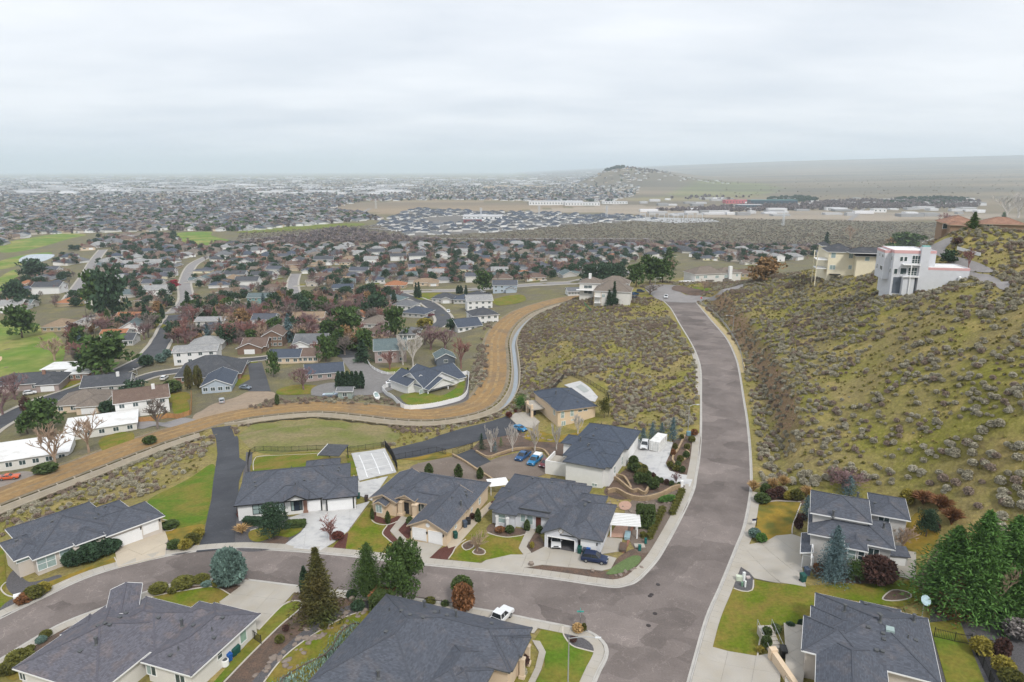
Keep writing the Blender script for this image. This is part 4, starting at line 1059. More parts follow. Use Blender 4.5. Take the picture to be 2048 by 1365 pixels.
# ================================================================== CARS
CARP={}
def paint(name,c,metal=0.2):return nmat('car paint '+name,c,rough=0.3,var=0.04,metal=metal,spec=0.6)
M_TYRE=nmat('tyre rubber',(0.022,0.022,0.024),rough=0.9);M_RIM=nmat('alloy rim',(0.35,0.36,0.37),rough=0.35,metal=0.7)
M_CARGLASS=nmat('car glass',(0.02,0.026,0.032),rough=0.08,spec=0.8);M_LAMPW=nmat('headlamp lens',(0.7,0.72,0.74),rough=0.15);M_LAMPR=nmat('tail lamp lens',(0.35,0.01,0.01),rough=0.2)
M_PLASTIC=nmat('black plastic',(0.025,0.025,0.027),rough=0.6)
SHAPES={  # length, width, profile of the body (x, z) clockwise from rear bottom, greenhouse (x at belt, x at roof) front and rear, roof z, belt z
    'suv':dict(L=4.6,W=1.86,body=[(-2.28,.42),(-2.30,.80),(-2.22,1.06),(0.95,1.06),(1.55,0.98),(2.18,.84),(2.30,.60),(2.28,.34),(-2.2,.34)],gh=[(-2.18,1.06),(-1.75,1.60),(-0.5,1.69),(0.25,1.66),(1.05,1.06)],wb=1.36,wr=.36),
    'sedan':dict(L=4.7,W=1.82,body=[(-2.33,.40),(-2.36,.74),(-2.25,.98),(-1.4,1.0),(1.0,.98),(1.6,.92),(2.22,.76),(2.34,.55),(2.3,.28),(-2.2,.28)],gh=[(-1.75,.99),(-0.95,1.40),(-0.2,1.45),(0.35,1.42),(1.15,.98)],wb=1.38,wr=.33),
    'coupe':dict(L=4.9,W=1.88,body=[(-2.42,.42),(-2.45,.72),(-2.3,.94),(-1.4,.96),(0.8,.94),(1.6,.92),(2.40,.84),(2.45,.55),(2.4,.30),(-2.3,.30)],gh=[(-1.9,.95),(-0.95,1.30),(-0.3,1.34),(0.1,1.32),(0.75,.94)],wb=1.42,wr=.34),
    'pickup':dict(L=5.7,W=1.98,body=[(-2.85,.55),(-2.87,1.0),(-2.8,1.12),(-0.75,1.12),(1.4,1.12),(2.1,1.10),(2.78,1.0),(2.86,.7),(2.82,.45),(-2.75,.45)],gh=[(-0.75,1.12),(-0.6,1.78),(0.1,1.84),(0.7,1.80),(1.42,1.12)],wb=1.75,wr=.40),
}
def car_meshes(kind,col_name):
    key=(kind,col_name)
    if key in CARP:return CARP[key]
    S=SHAPES[kind];W=S['W']/2;pm=MATS['car paint '+col_name];parts=[]
    B=MB();prof=S['body'];n=len(prof)
    rows=[]
    for y,k,sh in((-W,.0,0.0),(-W*.93,.05,.04),(W*.93,.05,.04),(W,.0,0.0)):
        rows.append([(x*(1-.012*(abs(y)==W)),y if abs(y)<W else y*1.0,z-(0.0 if abs(y)<W else(0.09 if z>.7 else-.05)))for x,z in prof])
    V=[p for r in rows for p in r];F=[]
    for j in range(3):
        for i in range(n):F.append((j*n+i,j*n+(i+1)%n,(j+1)*n+(i+1)%n,(j+1)*n+i))
    F.append(tuple(range(n)));F.append(tuple(range(3*n,4*n))[::-1])
    B.add(V,F)
    g=S['gh'];k=len(g)
    tin=lambda z:W*(0.94-0.24*(z-g[0][1])/.8)
    # roof skin
    R=[(g[i][0],sg*(tin(g[i][1])-.04),g[i][1]+.012)for i in range(1,k-1)for sg in(-1,1)]
    B.add(R,[(2*i,2*i+1,2*i+3,2*i+2)for i in range(k-3)])
    # pillars
    for sg in(-1,1):
        for a,b in((0,1),(k-1,k-2)):B.bar((g[a][0],sg*(tin(g[a][1])-.02),g[a][1]-.02),(g[b][0],sg*(tin(g[b][1])-.02),g[b][1]),.09,.07)
        for a,b in zip(range(1,k-2),range(2,k-1)):B.bar((g[a][0],sg*(tin(g[a][1])-.02),g[a][1]),(g[b][0],sg*(tin(g[b][1])-.02),g[b][1]),.07,.06)
        m_=g[0][0]*.35+g[-1][0]*.3;zt=max(q[1]for q in g);B.bar((m_,sg*(tin(g[0][1])-.01),g[0][1]),(m_,sg*(tin(zt)-.01),zt),.07,.05)
    me=fast_mesh_poly('body',B.v,B.f,pm);parts.append(('body',me,None))
    G=MB();side=[(x,z)for x,z in g]
    V=[(x,-tin(z)+.03,z)for x,z in side]+[(x,tin(z)-.03,z)for x,z in side]
    G.add(V,[tuple(range(k)),tuple(range(2*k-1,k-1,-1))]+[(i,k+i,k+i+1,i+1)for i in range(k-1)])
    parts.append(('glass',fast_mesh_poly('glass',G.v,G.f,M_CARGLASS),None))
    wr=S['wr'];wm=MB()
    prof_t=[(wr*.62,-.11),(wr*.97,-.11),(wr,-.07),(wr,.07),(wr*.97,.11),(wr*.62,.11)]
    def lat(pr,mat,nm):
        q=MB();q.lathe(pr,14);v=[(a,c,b)for a,b,c in q.v];return fast_mesh_poly(nm,v,q.f,mat)
    ty=lat(prof_t,M_TYRE,'wheel');ri=lat([(wr*.2,-.12),(wr*.6,-.118),(wr*.6,.118),(wr*.2,.12)],M_RIM,'rim')
    for sx in(1,-1):
        for sy in(1,-1):parts.append(('wheel',ty,(sx*S['wb'],sy*(W-.10),wr),('rim',ri)))
    fx=max(p[0]for p in prof);zf=.70 if kind!='pickup' else .88
    for sy in(1,-1):
        h=MB();h.box(fx-.16,sy*(W-.38)-.2,zf-.07,fx-.005,sy*(W-.38)+.2,zf+.08);parts.append(('headlight',fast_mesh_poly('headlight',h.v,h.f,M_LAMPW),None))
        h=MB();rx=min(p[0]for p in prof);h.box(rx-.01,sy*(W-.28)-.14,zf,rx+.12,sy*(W-.28)+.14,zf+.2);parts.append(('tail_light',fast_mesh_poly('tail_light',h.v,h.f,M_LAMPR),None))
        h=MB();h.box(g[-1][0]-.32,sy*W*.97-.1,g[0][1]+.02,g[-1][0]-.14,sy*W*.97+.1*sy+.1,g[0][1]+.16);parts.append(('mirror',fast_mesh_poly('mirror',h.v,h.f,pm),None))
    h=MB();h.box(fx-.06,-W*.5,zf-.14,fx+.012,W*.5,zf+.04);h.box(fx-.1,-W*.85,.3,fx+.02,W*.85,.46);parts.append(('grille',fast_mesh_poly('grille',h.v,h.f,M_PLASTIC),None))
    if kind=='pickup':
        h=MB();h.box(-2.72,-W*.82,.9,-.85,W*.82,1.135);parts.append(('truck_bed',fast_mesh_poly('truck_bed',h.v,h.f,M_PLASTIC),None))
    CARP[key]=parts
    return parts
def car(name,label,cat,kind,colour,loc,heading,group=None):
    """heading: direction the bonnet points, degrees from +X"""
    t=thing(name,label,cat,loc,math.radians(heading),group)
    for p in car_meshes(kind,colour):
        o=link_mesh(p[0],p[1],t,p[2])
        if len(p)>3:link_mesh(p[3][0],p[3][1],o)
    return t
for nm,c in(('navy',(0.012,0.025,0.075)),('white',(0.75,0.76,0.77)),('blue',(0.02,0.10,0.26)),('brightblue',(0.015,0.20,0.42)),('red',(0.45,0.02,0.03)),('orange',(0.62,0.11,0.03)),('silver',(0.42,0.44,0.46)),('charcoal',(0.05,0.055,0.06)),('slate',(0.18,0.22,0.27)),('maroon',(0.16,0.02,0.03))):paint(nm,c)
# ================================================================== THE NEAR HOUSES
# --- house at the bend of the street, garage to the driveway
h=House('ranch_house','beige stucco ranch house with slate hip roofs beside the white two-door driveway','house',((212.5,1073.8),(324.6,1033)),3.2,-0.1,'slate','beige')
a0=h.wing((63,1118.6),(150,1090),(232,1047),(160,1010),pitch=.42)
a1=h.wing((27.4,1122.5),(0.8,1086),(100,1096),zb=-2)
a2=h.wing((212.5,1073.8),(324.6,1033),(290.5,1003))
a3=h.wing((87,1034),(165,1010),(150,1055),zb=-4)
a4=h.wing((239,1000),(255,1013),(200,1045),zb=-4)
a5=h.wing((33,1065.5),(96,1047),(70,1090),zb=-4)
a6=h.wing((150,1090.4),(211.7,1069),(152,1062),z=3.45,wall=False,pitch=.5)
h.garage(a2,'f',254,1079,4.9);h.garage(a2,'f',301,1053,2.5)
h.win(a0,'f',93,1124,2.6,2.2,2,2,glass=M_GLASSB);h.win(a0,'f',140,1104,3.0,2.3,2,2,glass=M_GLASSB);h.win(a1,'f',47,1118,2.0,.55,1,1,glass=M_GLASSB)
for q in((158,1093),(203,1078)):h.post(*q,3.2,.5,WALL['beige'])
h.door(a0,'f',180,1098,1.9,2.5,M_DARK)
for q in((221,1079),(281,1057),(319,1041)):h.lamp(a2,'f',*q)
h.finish(((197,1031,'pipe'),(190,1038,'v'),(104,1044,'v'),(123,1018,'v'),(33,1082,'v'),(98,1030,'pipe'),(210,1014,'v')))
# --- the big mauve grey roof below the street
h=House('ranch_house','sprawling house with many mauve grey hip roofs and white gutters, nearest the street bend','house',((280.6,1323.5),(382.7,1353)),3.3,-0.1,'mauve','offwhite',pitch=.40)
b0=h.wing((24,1337),(225.5,1363.4),(287.6,1313),(240,1207))
b1=h.wing((280.6,1323.5),(382.7,1353),(519,1227))
b2=h.wing((292.7,1192.7),(381.8,1215),(330,1290),(250,1290))
b3=h.wing((398.5,1202),(436,1211),(430,1260))
b4=h.wing((120.6,1268.8),(180,1228),(230,1290))
h.win(b1,'f',303,1340,1.5,1.5,2);h.win(b1,'f',361,1360,1.5,1.5,2);h.win(b1,'r',439,1309,.8,1.2,1,2);h.win(b1,'r',486,1273,1.2,1.7,1,1,glass=nmat('green curtained glass',(0.26,0.38,0.31),rough=.3));h.win(b0,'f',46,1353,1.0,1.0,2)
h.finish(((193,1289,'flue'),(252,1228,'v'),(240,1236,'v'),(210,1248,'v'),(219,1251,'v'),(196,1253,'v'),(161,1304,'v'),(317,1237,'v'),(364,1252,'flue'),(387,1252,'v'),(445,1237,'v'),(424,1261,'pipe'),(428,1277,'v'),(357,1300,'pipe'),(341,1312,'v')))
# its roof to the street, turned a little
h2=House('porte_cochere','mauve grey gabled roof of the street wing, reaching towards the bend','roofed wing',((221,1180),(281,1167.6)),3.9,-0.1,'mauve','offwhite',pitch=.33)
h2.wing((221,1180),(281,1167.6),(279,1205),kind='gable_y',grow=(0,3,0,0))
h2.finish()
# --- slate roof at the bottom, behind the pines
h=House('ranch_house','cream house under a wide slate roof with corner turret wings, beside the corner lawn','house',((793,1193),(1065,1255.5)),3.6,-0.1,'slate','cream',pitch=.42,fascia=M_PIPE)
c0=h.wing((793,1193),(1065,1255.5),(960,1330))
c1=h.wing((793,1193),(617,1363),(850,1425))
c2=h.wing((1061,1270),(1021,1341),(930,1262))
c3=h.wing((1061.4,1273.8),(1043,1313),(1008,1268),z=3.75)
c4=h.wing((987,1300),(972,1332),(830,1380))
c5=h.wing((987,1338.5),(955,1400),(885,1350),z=3.75)
for q in((1052,1292),(1041,1318)):h.post(*q,3.5,.3,WALL['cream'])
h.win(c2,'f',1006,1355,.9,1.8,1,3)
h.finish(((849,1215,'flue'),(803,1223,'v'),(820,1231,'v'),(779,1222,'pipe'),(772,1265,'v'),(870,1226,'v'),(879,1227,'pipe'),(894,1232,'v'),(912,1234,'flue'),(983,1248,'v'),(757,1356,'flue'),(846,1236,'v')))
# --- corner house beside the main road, seen from above
h=House('ranch_house','beige house with a broad slate roof beside the patio stairs and its striped front lawn','house',((1630.7,1185.4),(1855,1236.7)),5.6,1.2,'slate','beige',pitch=.38)
d0=h.wing((1630.7,1185.4),(1855,1236.7),(1884,1370))
d1=h.wing((1622,1211),(1665,1290),(1760,1245))
d2=h.wing((1607.5,1230.6),(1607.5,1300),(1662,1316),(1740,1270),pitch=.42)
d3=h.wing((1632,1318.5),(1640,1420),(1780,1440),(1770,1300))
d4=h.wing((1720,1201),(1801.6,1220.8),(1760,1235))
h.finish(((1689,1223,'flue'),(1760,1244,'flue'),(1780,1260,'sky'),(1758,1229,'v'),(1737,1256,'v'),(1766,1268,'v'),(1768,1280,'v'),(1753,1302,'v'),(1765,1304,'v'),(1827,1243,'flue'),(1816,1277,'pipe'),(1832,1282,'v'),(1732,1209,'v')))
# --- split-level grey house with the blue spruce
h=House('split_level_house','pale grey split-level house with white gutters behind the tall blue spruce','house',((1615.7,1066.7),(1778.6,1098)),7.0,1.1,'slate','grey',pitch=.42)
e0=h.wing((1615.7,1066.7),(1778.6,1098),(1780.5,1044.8))
e1=h.wing((1690,1092),(1736,1097),(1715,1065),grow=(0,.5,0,0))
e2=h.wing((1622,980),(1641,1029),(1740,1015),z=9.3,pitch=.42)
e3=h.wing((1758,1031),(1817,1023),(1735,985),z=8.4)
e4=h.wing((1600.5,1105.7),(1626,1111),(1614,1068),z=4.2,kind='shed_l',pitch=.3)
h.win(e0,'f',1747,1106,1.5,1.4,2,glass=M_GLASS);h.win(e1,'f',1703,1109,1.1,1.5,1,2);h.win(e1,'f',1722,1112,.8,1.5,1,2);h.win(e2,'l',1636,1000,.9,1.8,1,2,glass=M_GLASS);h.win(e2,'l',1634,1032,.9,1.2,2,1,glass=M_GLASS);h.win(e3,'f',1768,1039,1.6,1.0,2,glass=M_GLASS)
h.garage(e4,'f',1615,1125,1.5,2.3,mat=WALL['grey'])
h.finish(((1666,1033,'flue'),(1715,996,'flue'),(1767,1058,'flue'),(1750,1007,'v'),(1738,1081,'v')))
# --- white house with black trim and a wide driveway
h=House('ranch_house','white house with black trim and three garage bays under dark slate roofs','house',((489.4,1009.7),(714.3,987.8)),3.1,-0.1,'slate','white',fascia=M_BLACKTRIM,pitch=.44)
f0=h.wing((489.4,1009.7),(491.9,944.9),(700,990))
f1=h.wing((645,999),(716,989),(690,955))
f2=h.wing((529,1003),(640,995),(600,968),grow=(0,.3,0,0))
f3=h.wing((567,998),(617,994),(590,975),z=3.9,kind='gable_y',wall=False,pitch=.5,grow=(0,1.2,0,2))
f4=h.wing((612,929),(640,920),(680,935),zb=-4)
h.garage(f1,'f',680.5,1008,4.9,2.3,frame=M_BLACKTRIM);h.garage(f2,'f',628,1011,2.6,2.3,frame=M_BLACKTRIM)
h.win(f0,'f',518,1018,2.2,2.0,2,2,frame=M_BLACKTRIM,glass=M_GLASSB);h.win(f2,'f',557,1009,2.1,2.2,2,2,frame=M_BLACKTRIM,glass=M_GLASSB)
h.door(f2,'f',593,1007,1.1,2.2,nmat('dark blue door',(0.02,0.03,0.05),rough=.4));h.win(f2,'f',585,1007,.5,2.0,1,1,M_BLACKTRIM);h.win(f2,'f',601,1007,.5,2.0,1,1,M_BLACKTRIM)
h.post(609,997,3.4,.35,WALL['brick']);h.post(576,998,3.4,.22,M_WHITE)
h.finish(((603,927,'flue'),(630,920,'flue'),(591,970,'pipe'),(609,961,'v'),(510,965,'v'),(512,973,'v'),(583,938,'pipe'),(645,932,'v'),(678,936,'v'),(676,942,'v')))
# --- cream house with two garage doors in a gable
h=House('ranch_house','cream house with two white garage doors in a front gable and red bark beds','house',((812.7,1051.7),(894.8,1066.7)),3.1,-0.1,'slate','peach',fascia=M_TAN_TRIM,pitch=.45)
g0=h.wing((932,1019),(981.6,966),(837,943))
g1=h.wing((812.7,1051.7),(894.8,1066.7),(905,1000),kind='gable_y',pitch=.48,grow=(0,0,0,3))
g2=h.wing((742,995.6),(799,944),(793,1006.5),kind='gable_y',pitch=.42)
g3=h.wing((745,1007),(771,1013),(770,995),kind='gable_y',z=2.8,pitch=.5)
g4=h.wing((790,997),(829,1004),(838,975),kind='gable_y',z=3.5,pitch=.5,wall=False)
g5=h.wing((793,975),(865,1010),(900,1000))
h.garage(g1,'f',839,1069,2.5);h.garage(g1,'f',871,1076,2.5)
for q in((822,1059),(854,1066),(887,1072)):h.lamp(g1,'f',*q)
h.win(g3,'f',758,1017,1.2,1.5,2,1,glass=M_GLASSB);h.win(g1,'r',911,1051,.7,1.1,1,2,glass=M_GLASSB);h.win(g0,'r',959,1002,.8,1.2,1,2,glass=M_GLASSB);h.win(g0,'r',943,1020,.6,.7)
h.win(g5,'f',842,1013,1.4,1.9,2,1)
for q in((797,1002),(826,1008)):h.post(*q,3.4,.45,WALL['peach'])
h.door(g5,'f',812,1022,1.4,2.4,M_DARK)
# round plaque in the gable
w=h.wings[g1];m=MB();m.tube(((w['x0']+w['x1'])/2,w['y0']+w['ov']-.1,w['h']+.55),((w['x0']+w['x1'])/2,w['y0']+w['ov']+.05,w['h']+.55),.42,.42,16);m.build('gable_plaque',M_WHITE,h.root)
h.finish(((922,1012,'flue'),(931,984,'v'),(933,990,'v'),(934,995,'pipe'),(904,998,'pipe'),(909,957,'pipe'),(783,977,'pipe')))
# --- white house with the open garage
h=House('ranch_house','white house with an open garage, porch columns and slate roofs beside the junction','house',((1083.4,1062.7),(1199.4,1082)),3.2,-0.1,'slate','palegrey',fascia=M_PIPE,pitch=.45)
i0=h.wing((977,1017),(1032,948),(1150,1015),(1160,990))
i1r=h.wing((1120,1069),(1199.4,1082),(1233.7,1010),pitch=.44,wall=False)
i1=h.wing((1159,1076),(1199.4,1082),(1233.7,1010),roof=False)
i2=h.wing((1083.4,1062.7),(1160.7,1076.8),(1160,1028),kind='gable_y',pitch=.46,grow=(0,.35,0,0),wall=False)
i3=h.wing((1038.6,1015),(1101,1023),(1105,1000),z=4.0,wall=False,pitch=.5,grow=(0,0,0,2))
i4=h.wing((985,1024),(1033,1031),(1030,1005))
i5=h.wing((989,995),(1004,974),(1060,1000))
i6=h.wing((1080,990),(1151,962.5),(1130,990))
i7=h.wing((1090,1000),(1184.5,973),(1150,1000))
i8=h.wing((1140,1010),(1216,992.4),(1200,1008))
h.garage(i2,'f',1122,1089,4.9,2.3,mat=M_DARK,opened=True);h.garage(i1,'f',1177,1091,2.5)
w=h.wings[i2];m=MB();m.tube(((w['x0']+w['x1'])/2,w['y0']+w['ov']-.1,w['h']+.7),((w['x0']+w['x1'])/2,w['y0']+w['ov']+.05,w['h']+.7),.45,.45,18);m.build('gable_plaque',M_TAN_TRIM,h.root)
m=MB();m.tube(((w['x0']+w['x1'])/2,w['y0']+w['ov']-.13,w['h']+.7),((w['x0']+w['x1'])/2,w['y0']+w['ov']-.05,w['h']+.7),.34,.34,18);m.build('gable_plaque',M_WHITE,h.root)
for q in((1152,1083),(1159,1084),(1194,1089)):h.lamp(i1,'f',*q)
h.win(i4,'f',1003,1034,1.5,1.9,1,2,glass=M_GLASSB);h.win(i0,'f',1060,1031,1.1,1.9,1,1,glass=M_GLASSB);h.win(i0,'f',1046,1029,.9,1.6,1,1,glass=M_GLASSB)
h.door(i0,'f',1077,1036,1.0,2.3,nmat('dark red door',(0.10,0.03,0.02)))
for q in((1051,1020),(1088,1027)):h.post(*q,3.6,.28)
for q in((992,1030),(1013,1035)):h.post(*q,2.9,.22)
h.finish(((1071,948,'flue'),(1066,957,'v'),(1104,965,'v'),(1145,974,'pipe'),(1171,1009,'v'),(1170,1012,'v'),(1179,1005,'v'),(1018,984,'v')))
# --- tall white house with a blue grey roof
h=House('split_level_house','tall white house with a blue grey hip roof beside the shipping container','house',((1125.7,923),(1209.5,938)),3.3,-2.6,'slateb','white',fascia=M_PIPE,pitch=.42)
j0=h.wing((1125.7,923),(1209.5,938),(1222,895))
j1=h.wing((1160,925),(1226,932),(1235,918),grow=(0,0,0,2))
j2=h.wing((1125,910),(1237,915),(1190,878))
j3=h.wing((1256,899),(1273.4,865),(1179.6,846))
j4=h.wing((1126,886),(1137,869),(1200,885))
h.win(j0,'f',1189,970,1.1,.6,2);h.win(j1,'r',1229,940,1.1,1.6,1,2,glass=M_GLASSB);h.win(j2,'r',1244,922,1.2,2.0,1,2,glass=M_GLASSB)
h.garage(j3,'r',1262,905,4.8,2.3)
h.finish(((1203,850,'pipe'),(1161,883,'flue'),(1187,872,'v'),(1178,889,'v'),(1176,892,'v'),(1181,901,'pipe'),(1192,858,'v'),(1194,931,'pipe')))
# terrace wall beside it
tw=thing('terrace_wall','white terrace wall standing out from the tall white house','wall',(*gp(1090,951,-3.4),-4.0),h.th0)
x0,y0=0,0
m=MB();m.box(0,0,0,5.2,.3,4.4);m.build('wall',WALL['white'],tw);m=MB();m.box(0,.3,0,.3,6.0,4.4);m.build('wall',WALL['white'],tw);m=MB();m.box(0.3,.3,0,5.2,6.0,3.4);m.build('terrace_floor',M_CONC,tw)
# --- cream house in the hollow, with stair and pool
h=House('two_storey_house','cream two-storey house with a dark roof, balcony stair and pool terrace in the hollow','house',((1116.7,822.6),(1195,812.7)),-1.4,-6.6,'slateb','peach',fascia=M_TAN_TRIM,pitch=.42)
k0=h.wing((1105,816),(1116.7,822.6),(1195,812.7),(1143,776))
k1=h.wing((1071.6,784),(1089,801.5),(1128,776))
k2=h.wing((1089,801.5),(1103,810),(1140,790),z=-1.2)
h.win(k0,'f',1125,830,1.0,1.9,1,2,glass=M_GLASSB);h.win(k0,'f',1144,826,1.0,1.9,1,2,glass=M_GLASSB);h.win(k0,'f',1127,847,1.2,1.3,2,1,glass=M_GLASSB);h.win(k0,'f',1160,843,1.3,1.3,2,1,glass=M_GLASSB);h.win(k0,'f',1160,822,1.2,.5,1);h.win(k0,'f',1171,820,1.2,.5,1);h.win(k0,'f',1146,840,1.2,.3,1)
h.win(k0,'l',1109,823,1.2,1.8,2,1,glass=M_GLASSB);h.win(k1,'l',1080,801,1.0,2.2,2,2);h.win(k1,'l',1086,808,1.0,2.0,2,2)
kw=h.wings[k1]
# balcony with pillars and the curved stair
bx,by=kw['x0']+.5,kw['y0']+.4
h.box('balcony',M_CONC,bx-4.5,by,2.3,bx+.1,by+8,2.65)
for yy in(0.1,3.9,7.6):h.box('balcony_pillar',WALL['peach'],bx-4.6,by+yy,-1,bx-3.9,by+yy+.7,4.0)
h.box('balcony_wall',WALL['peach'],bx-4.5,by+.2,2.65,bx-4.25,by+8,3.4)
for q in range(9):h.box('stair_step',M_CONC,bx+.2+q*.32,by-2.2-.08*q,2.4-q*.27-.3,bx+.55+q*.32,by-.3,2.4-q*.27)
h.finish(((1112,789,'flue'),(1137,782,'v'),(1155,804,'v'),(1168,797,'pipe')))
# --- white house inside the white fence
h=House('ranch_house','white gabled house with a dark slate roof inside the curved white fence','house',((847,777),(915,759)),-12.4,-15.6,'slateb','white',pitch=.5)
p0=h.wing((847,777),(915,759),(880,737),kind='gable_x')
p1=h.wing((816,772.5),(833,769),(822,748),kind='gable_y',pitch=.55,grow=(.5,0,1.5,0))
p2=h.wing((858,781),(899.7,770),(880,755),kind='gable_y',pitch=.5,wall=False)
p3=h.wing((833,772),(850,777),(868,742),kind='gable_y',pitch=.55)
for q in((858,782),(898,772)):h.post(*q,-12.6,.16)
for k in range(3):h.win(p0,'f',868+k*6,777-k*1.6,.7,.5,1)
h.win(p3,'f',842,778,1.4,1.5,2);h.win(p0,'f',908,765,.8,1.1,1)
h.finish(((875,742,'v'),(876,750,'v'),(877,755,'v'),(900,757,'v')))
# ================================================================== GROUND COVERS OF THE NEAR PLOTS
def sheet(name,px,mat,lift,smooth=True,step=1.0,res=1.8):
    P=tpl(px)
    if smooth:P=catmull(P,step,True)
    return drape(name,P,mat,lift,res)
M_EDGE=nmat('concrete edging',(0.50,0.46,0.40),var=0.12,scale=1.5)
def edging(px,w=0.2,closed=False,label=None):
    P=catmull(tpl(px),0.8,closed)
    if closed:P=P+[P[0]]
    ribbon('edging',P,w/2,-w/2,M_EDGE,0.16,thick=0.2)
# gravel and bark first, lawns above them, concrete on top
sheet('gravel_bed',[(470,1096),(478,1015),(490,1012),(560,1030),(612,1040),(604,1066),(566,1094)],M_GRAVEL,0.05)
sheet('bark_bed',[(520,1090),(556,1073),(578,1077),(562,1094)],M_BARK,0.08)
sheet('bark_bed',[(774,1053),(804,1036),(812,1040),(781,1063),(797,1083),(794,1098),(776,1115),(762,1110),(785,1101),(788,1090),(765,1070)],M_MULCH,0.085)
sheet('bark_bed',[(798,1062),(810,1044),(819,1050),(818,1078)],M_MULCH,0.085)
sheet('bark_bed',[(886,1096),(912,1094),(902,1112),(896,1120),(851,1122)],M_MULCH,0.085)
sheet('bark_bed',[(694,1067),(700,1074),(691,1105),(664,1100)],M_MULCH,0.085)
sheet('bark_bed',[(742,1018),(748,1043),(775,1050),(800,1042),(800,1032),(770,1040)],M_MULCH,0.08)
sheet('bark_bed',[(898,1082),(985,1002),(992,1008),(914,1090)],M_MULCH,0.06,False)
sheet('bark_bed',[(974,1064),(984,1048),(1018,1056),(1052,1060),(1053,1071),(1014,1075)],M_BARK,0.08)
sheet('bark_bed',[(1054,1094),(1073,1066),(1090,1090),(1088,1097),(1064,1108)],M_BARK,0.08)
sheet('bark_bed',[(1038,1138),(1063,1131),(1128,1135),(1204,1143),(1221,1139),(1236,1116),(1269,1098),(1297,1107),(1285,1140),(1262,1160),(1240,1162),(1170,1153),(1110,1146)],M_BARK,0.05)
sheet('gravel_bed',[(1270,1100),(1246,1046),(1262,1003),(1300,985),(1345,975),(1380,968),(1376,1005),(1352,1050),(1327,1092),(1300,1112)],M_TANGRAV,0.05)
sheet('bark_bed',[(1208,985),(1232,955),(1262,936),(1288,950),(1330,966),(1378,974),(1345,982),(1290,990),(1240,1000)],M_BARK,0.07)
sheet('bark_bed',[(1338,888),(1395,866),(1399,905),(1384,948),(1344,943),(1331,928),(1342,905)],M_BARK,0.07)
sheet('gravel_bed',[(1481,1134),(1507,1159),(1504,1182),(1468,1176)],M_GRAVEL,0.12)
sheet('bark_bed',[(1610,1130),(1640,1150),(1700,1168),(1790,1164),(1788,1150),(1740,1120),(1680,1110)],M_BARK,0.10)
sheet('bark_bed',[(1508,1004),(1550,985),(1600,992),(1606,1012),(1560,1006)],M_BARK,0.06)
sheet('gravel_bed',[(1860,1235),(1905,1200),(2060,1235),(2080,1400),(1890,1400)],M_GRAVEL,0.05)
sheet('bark_bed',[(1830,1180),(1880,1195),(1990,1230),(2070,1230),(2070,1100),(1900,1090),(1850,1130)],M_BARK,0.04)
sheet('bark_bed',[(276,1200),(300,1186),(380,1168),(480,1158),(500,1166),(462,1192),(436,1180),(400,1176),(306,1194)],M_BARK,0.10)
sheet('bark_bed',[(596,1180),(645,1186),(760,1196),(826,1204),(1000,1236),(1000,1262),(800,1220),(748,1222),(690,1236),(640,1262),(600,1290),(520,1365),(420,1380),(470,1330),(560,1240)],M_BARK,0.05)
sheet('gravel_bed',[(760,1198),(745,1213),(690,1234),(650,1256),(600,1290),(525,1370),(500,1370),(580,1285),(640,1240),(690,1215)],M_GRAVEL,0.09)
sheet('bark_bed',[(10,1330),(110,1262),(205,1222),(214,1232),(130,1275),(30,1345)],M_BARK,0.06)
sheet('gravel_bed',[(12,1170),(30,1140),(60,1165),(120,1150),(110,1170),(40,1195)],M_GRAVEL,0.05)
sheet('gravel_bed',[(0,1218),(30,1196),(62,1190),(80,1196),(30,1222),(0,1236)],M_GRAVEL,0.10)
sheet('gravel_bed',[(325,1060),(345,1040),(380,1080),(392,1100),(335,1108)],M_GRAVEL,0.05)
sheet('gravel_bed',[(1129,1266),(1160,1252),(1182,1272),(1192,1299),(1188,1306),(1143,1292)],M_GRAVEL,0.12)
sheet('gravel_bed',[(478,1010),(486,950),(492,905),(505,905),(500,945),(492,1008)],M_GRAVEL,0.05,False)
sheet('gravel_bed',[(820,960),(830,930),(905,915),(960,940),(1000,965),(975,972),(900,965)],M_TANGRAV,0.06)
sheet('bark_bed',[(940,905),(980,870),(1060,868),(1125,885),(1125,925),(1090,905),(1040,902),(1000,912),(975,912)],M_BARK,0.05)
sheet('gravel_lot',[(950,936),(980,922),(1010,912),(1060,903),(1086,908),(1096,925),(1092,948),(1040,960),(985,955)],M_TANGRAV,0.10)
LAWN_L=0.125
sheet('lawn',[(232,1117),(237,1134),(160,1154),(80,1192),(36,1200),(60,1180),(140,1150)],M_LAWN_Y,LAWN_L)
sheet('lawn',[(-20,1100),(6,1100),(12,1165),(10,1185),(36,1198),(0,1222),(-60,1250)],M_LAWN,0.08)
sheet('lawn',[(296,1003),(360,968),(428,930),(421,1000),(416,1035),(404,1052),(345,1066),(328,1040)],M_GREEN,0.10)
sheet('lawn',[(330,1064),(350,1060),(404,1050),(400,1066),(346,1086)],M_LAWN_Y,0.13)
sheet('lawn',[(508,922),(526,914),(648,908),(652,924),(600,950),(507,944)],M_LAWN,LAWN_L)
sheet('lawn',[(691,910),(703,912),(716,948),(700,952)],M_LAWN,LAWN_L,False)
sheet('lawn',[(500,1080),(500,1064),(534,1055),(560,1056),(605,1058),(580,1076),(554,1073),(520,1085)],M_LAWN,LAWN_L)
sheet('lawn',[(697,1066),(738,1014),(748,1046),(772,1050),(774,1056),(763,1067),(774,1080),(789,1092),(785,1102),(764,1110),(690,1106)],M_LAWN,LAWN_L,False)
sheet('lawn',[(897,1119),(918,1092),(935,1072),(970,1069),(1014,1075),(1053,1070),(1038,1097),(1046,1111),(1021,1112),(968,1123),(945,1129)],M_LAWN,LAWN_L,False)
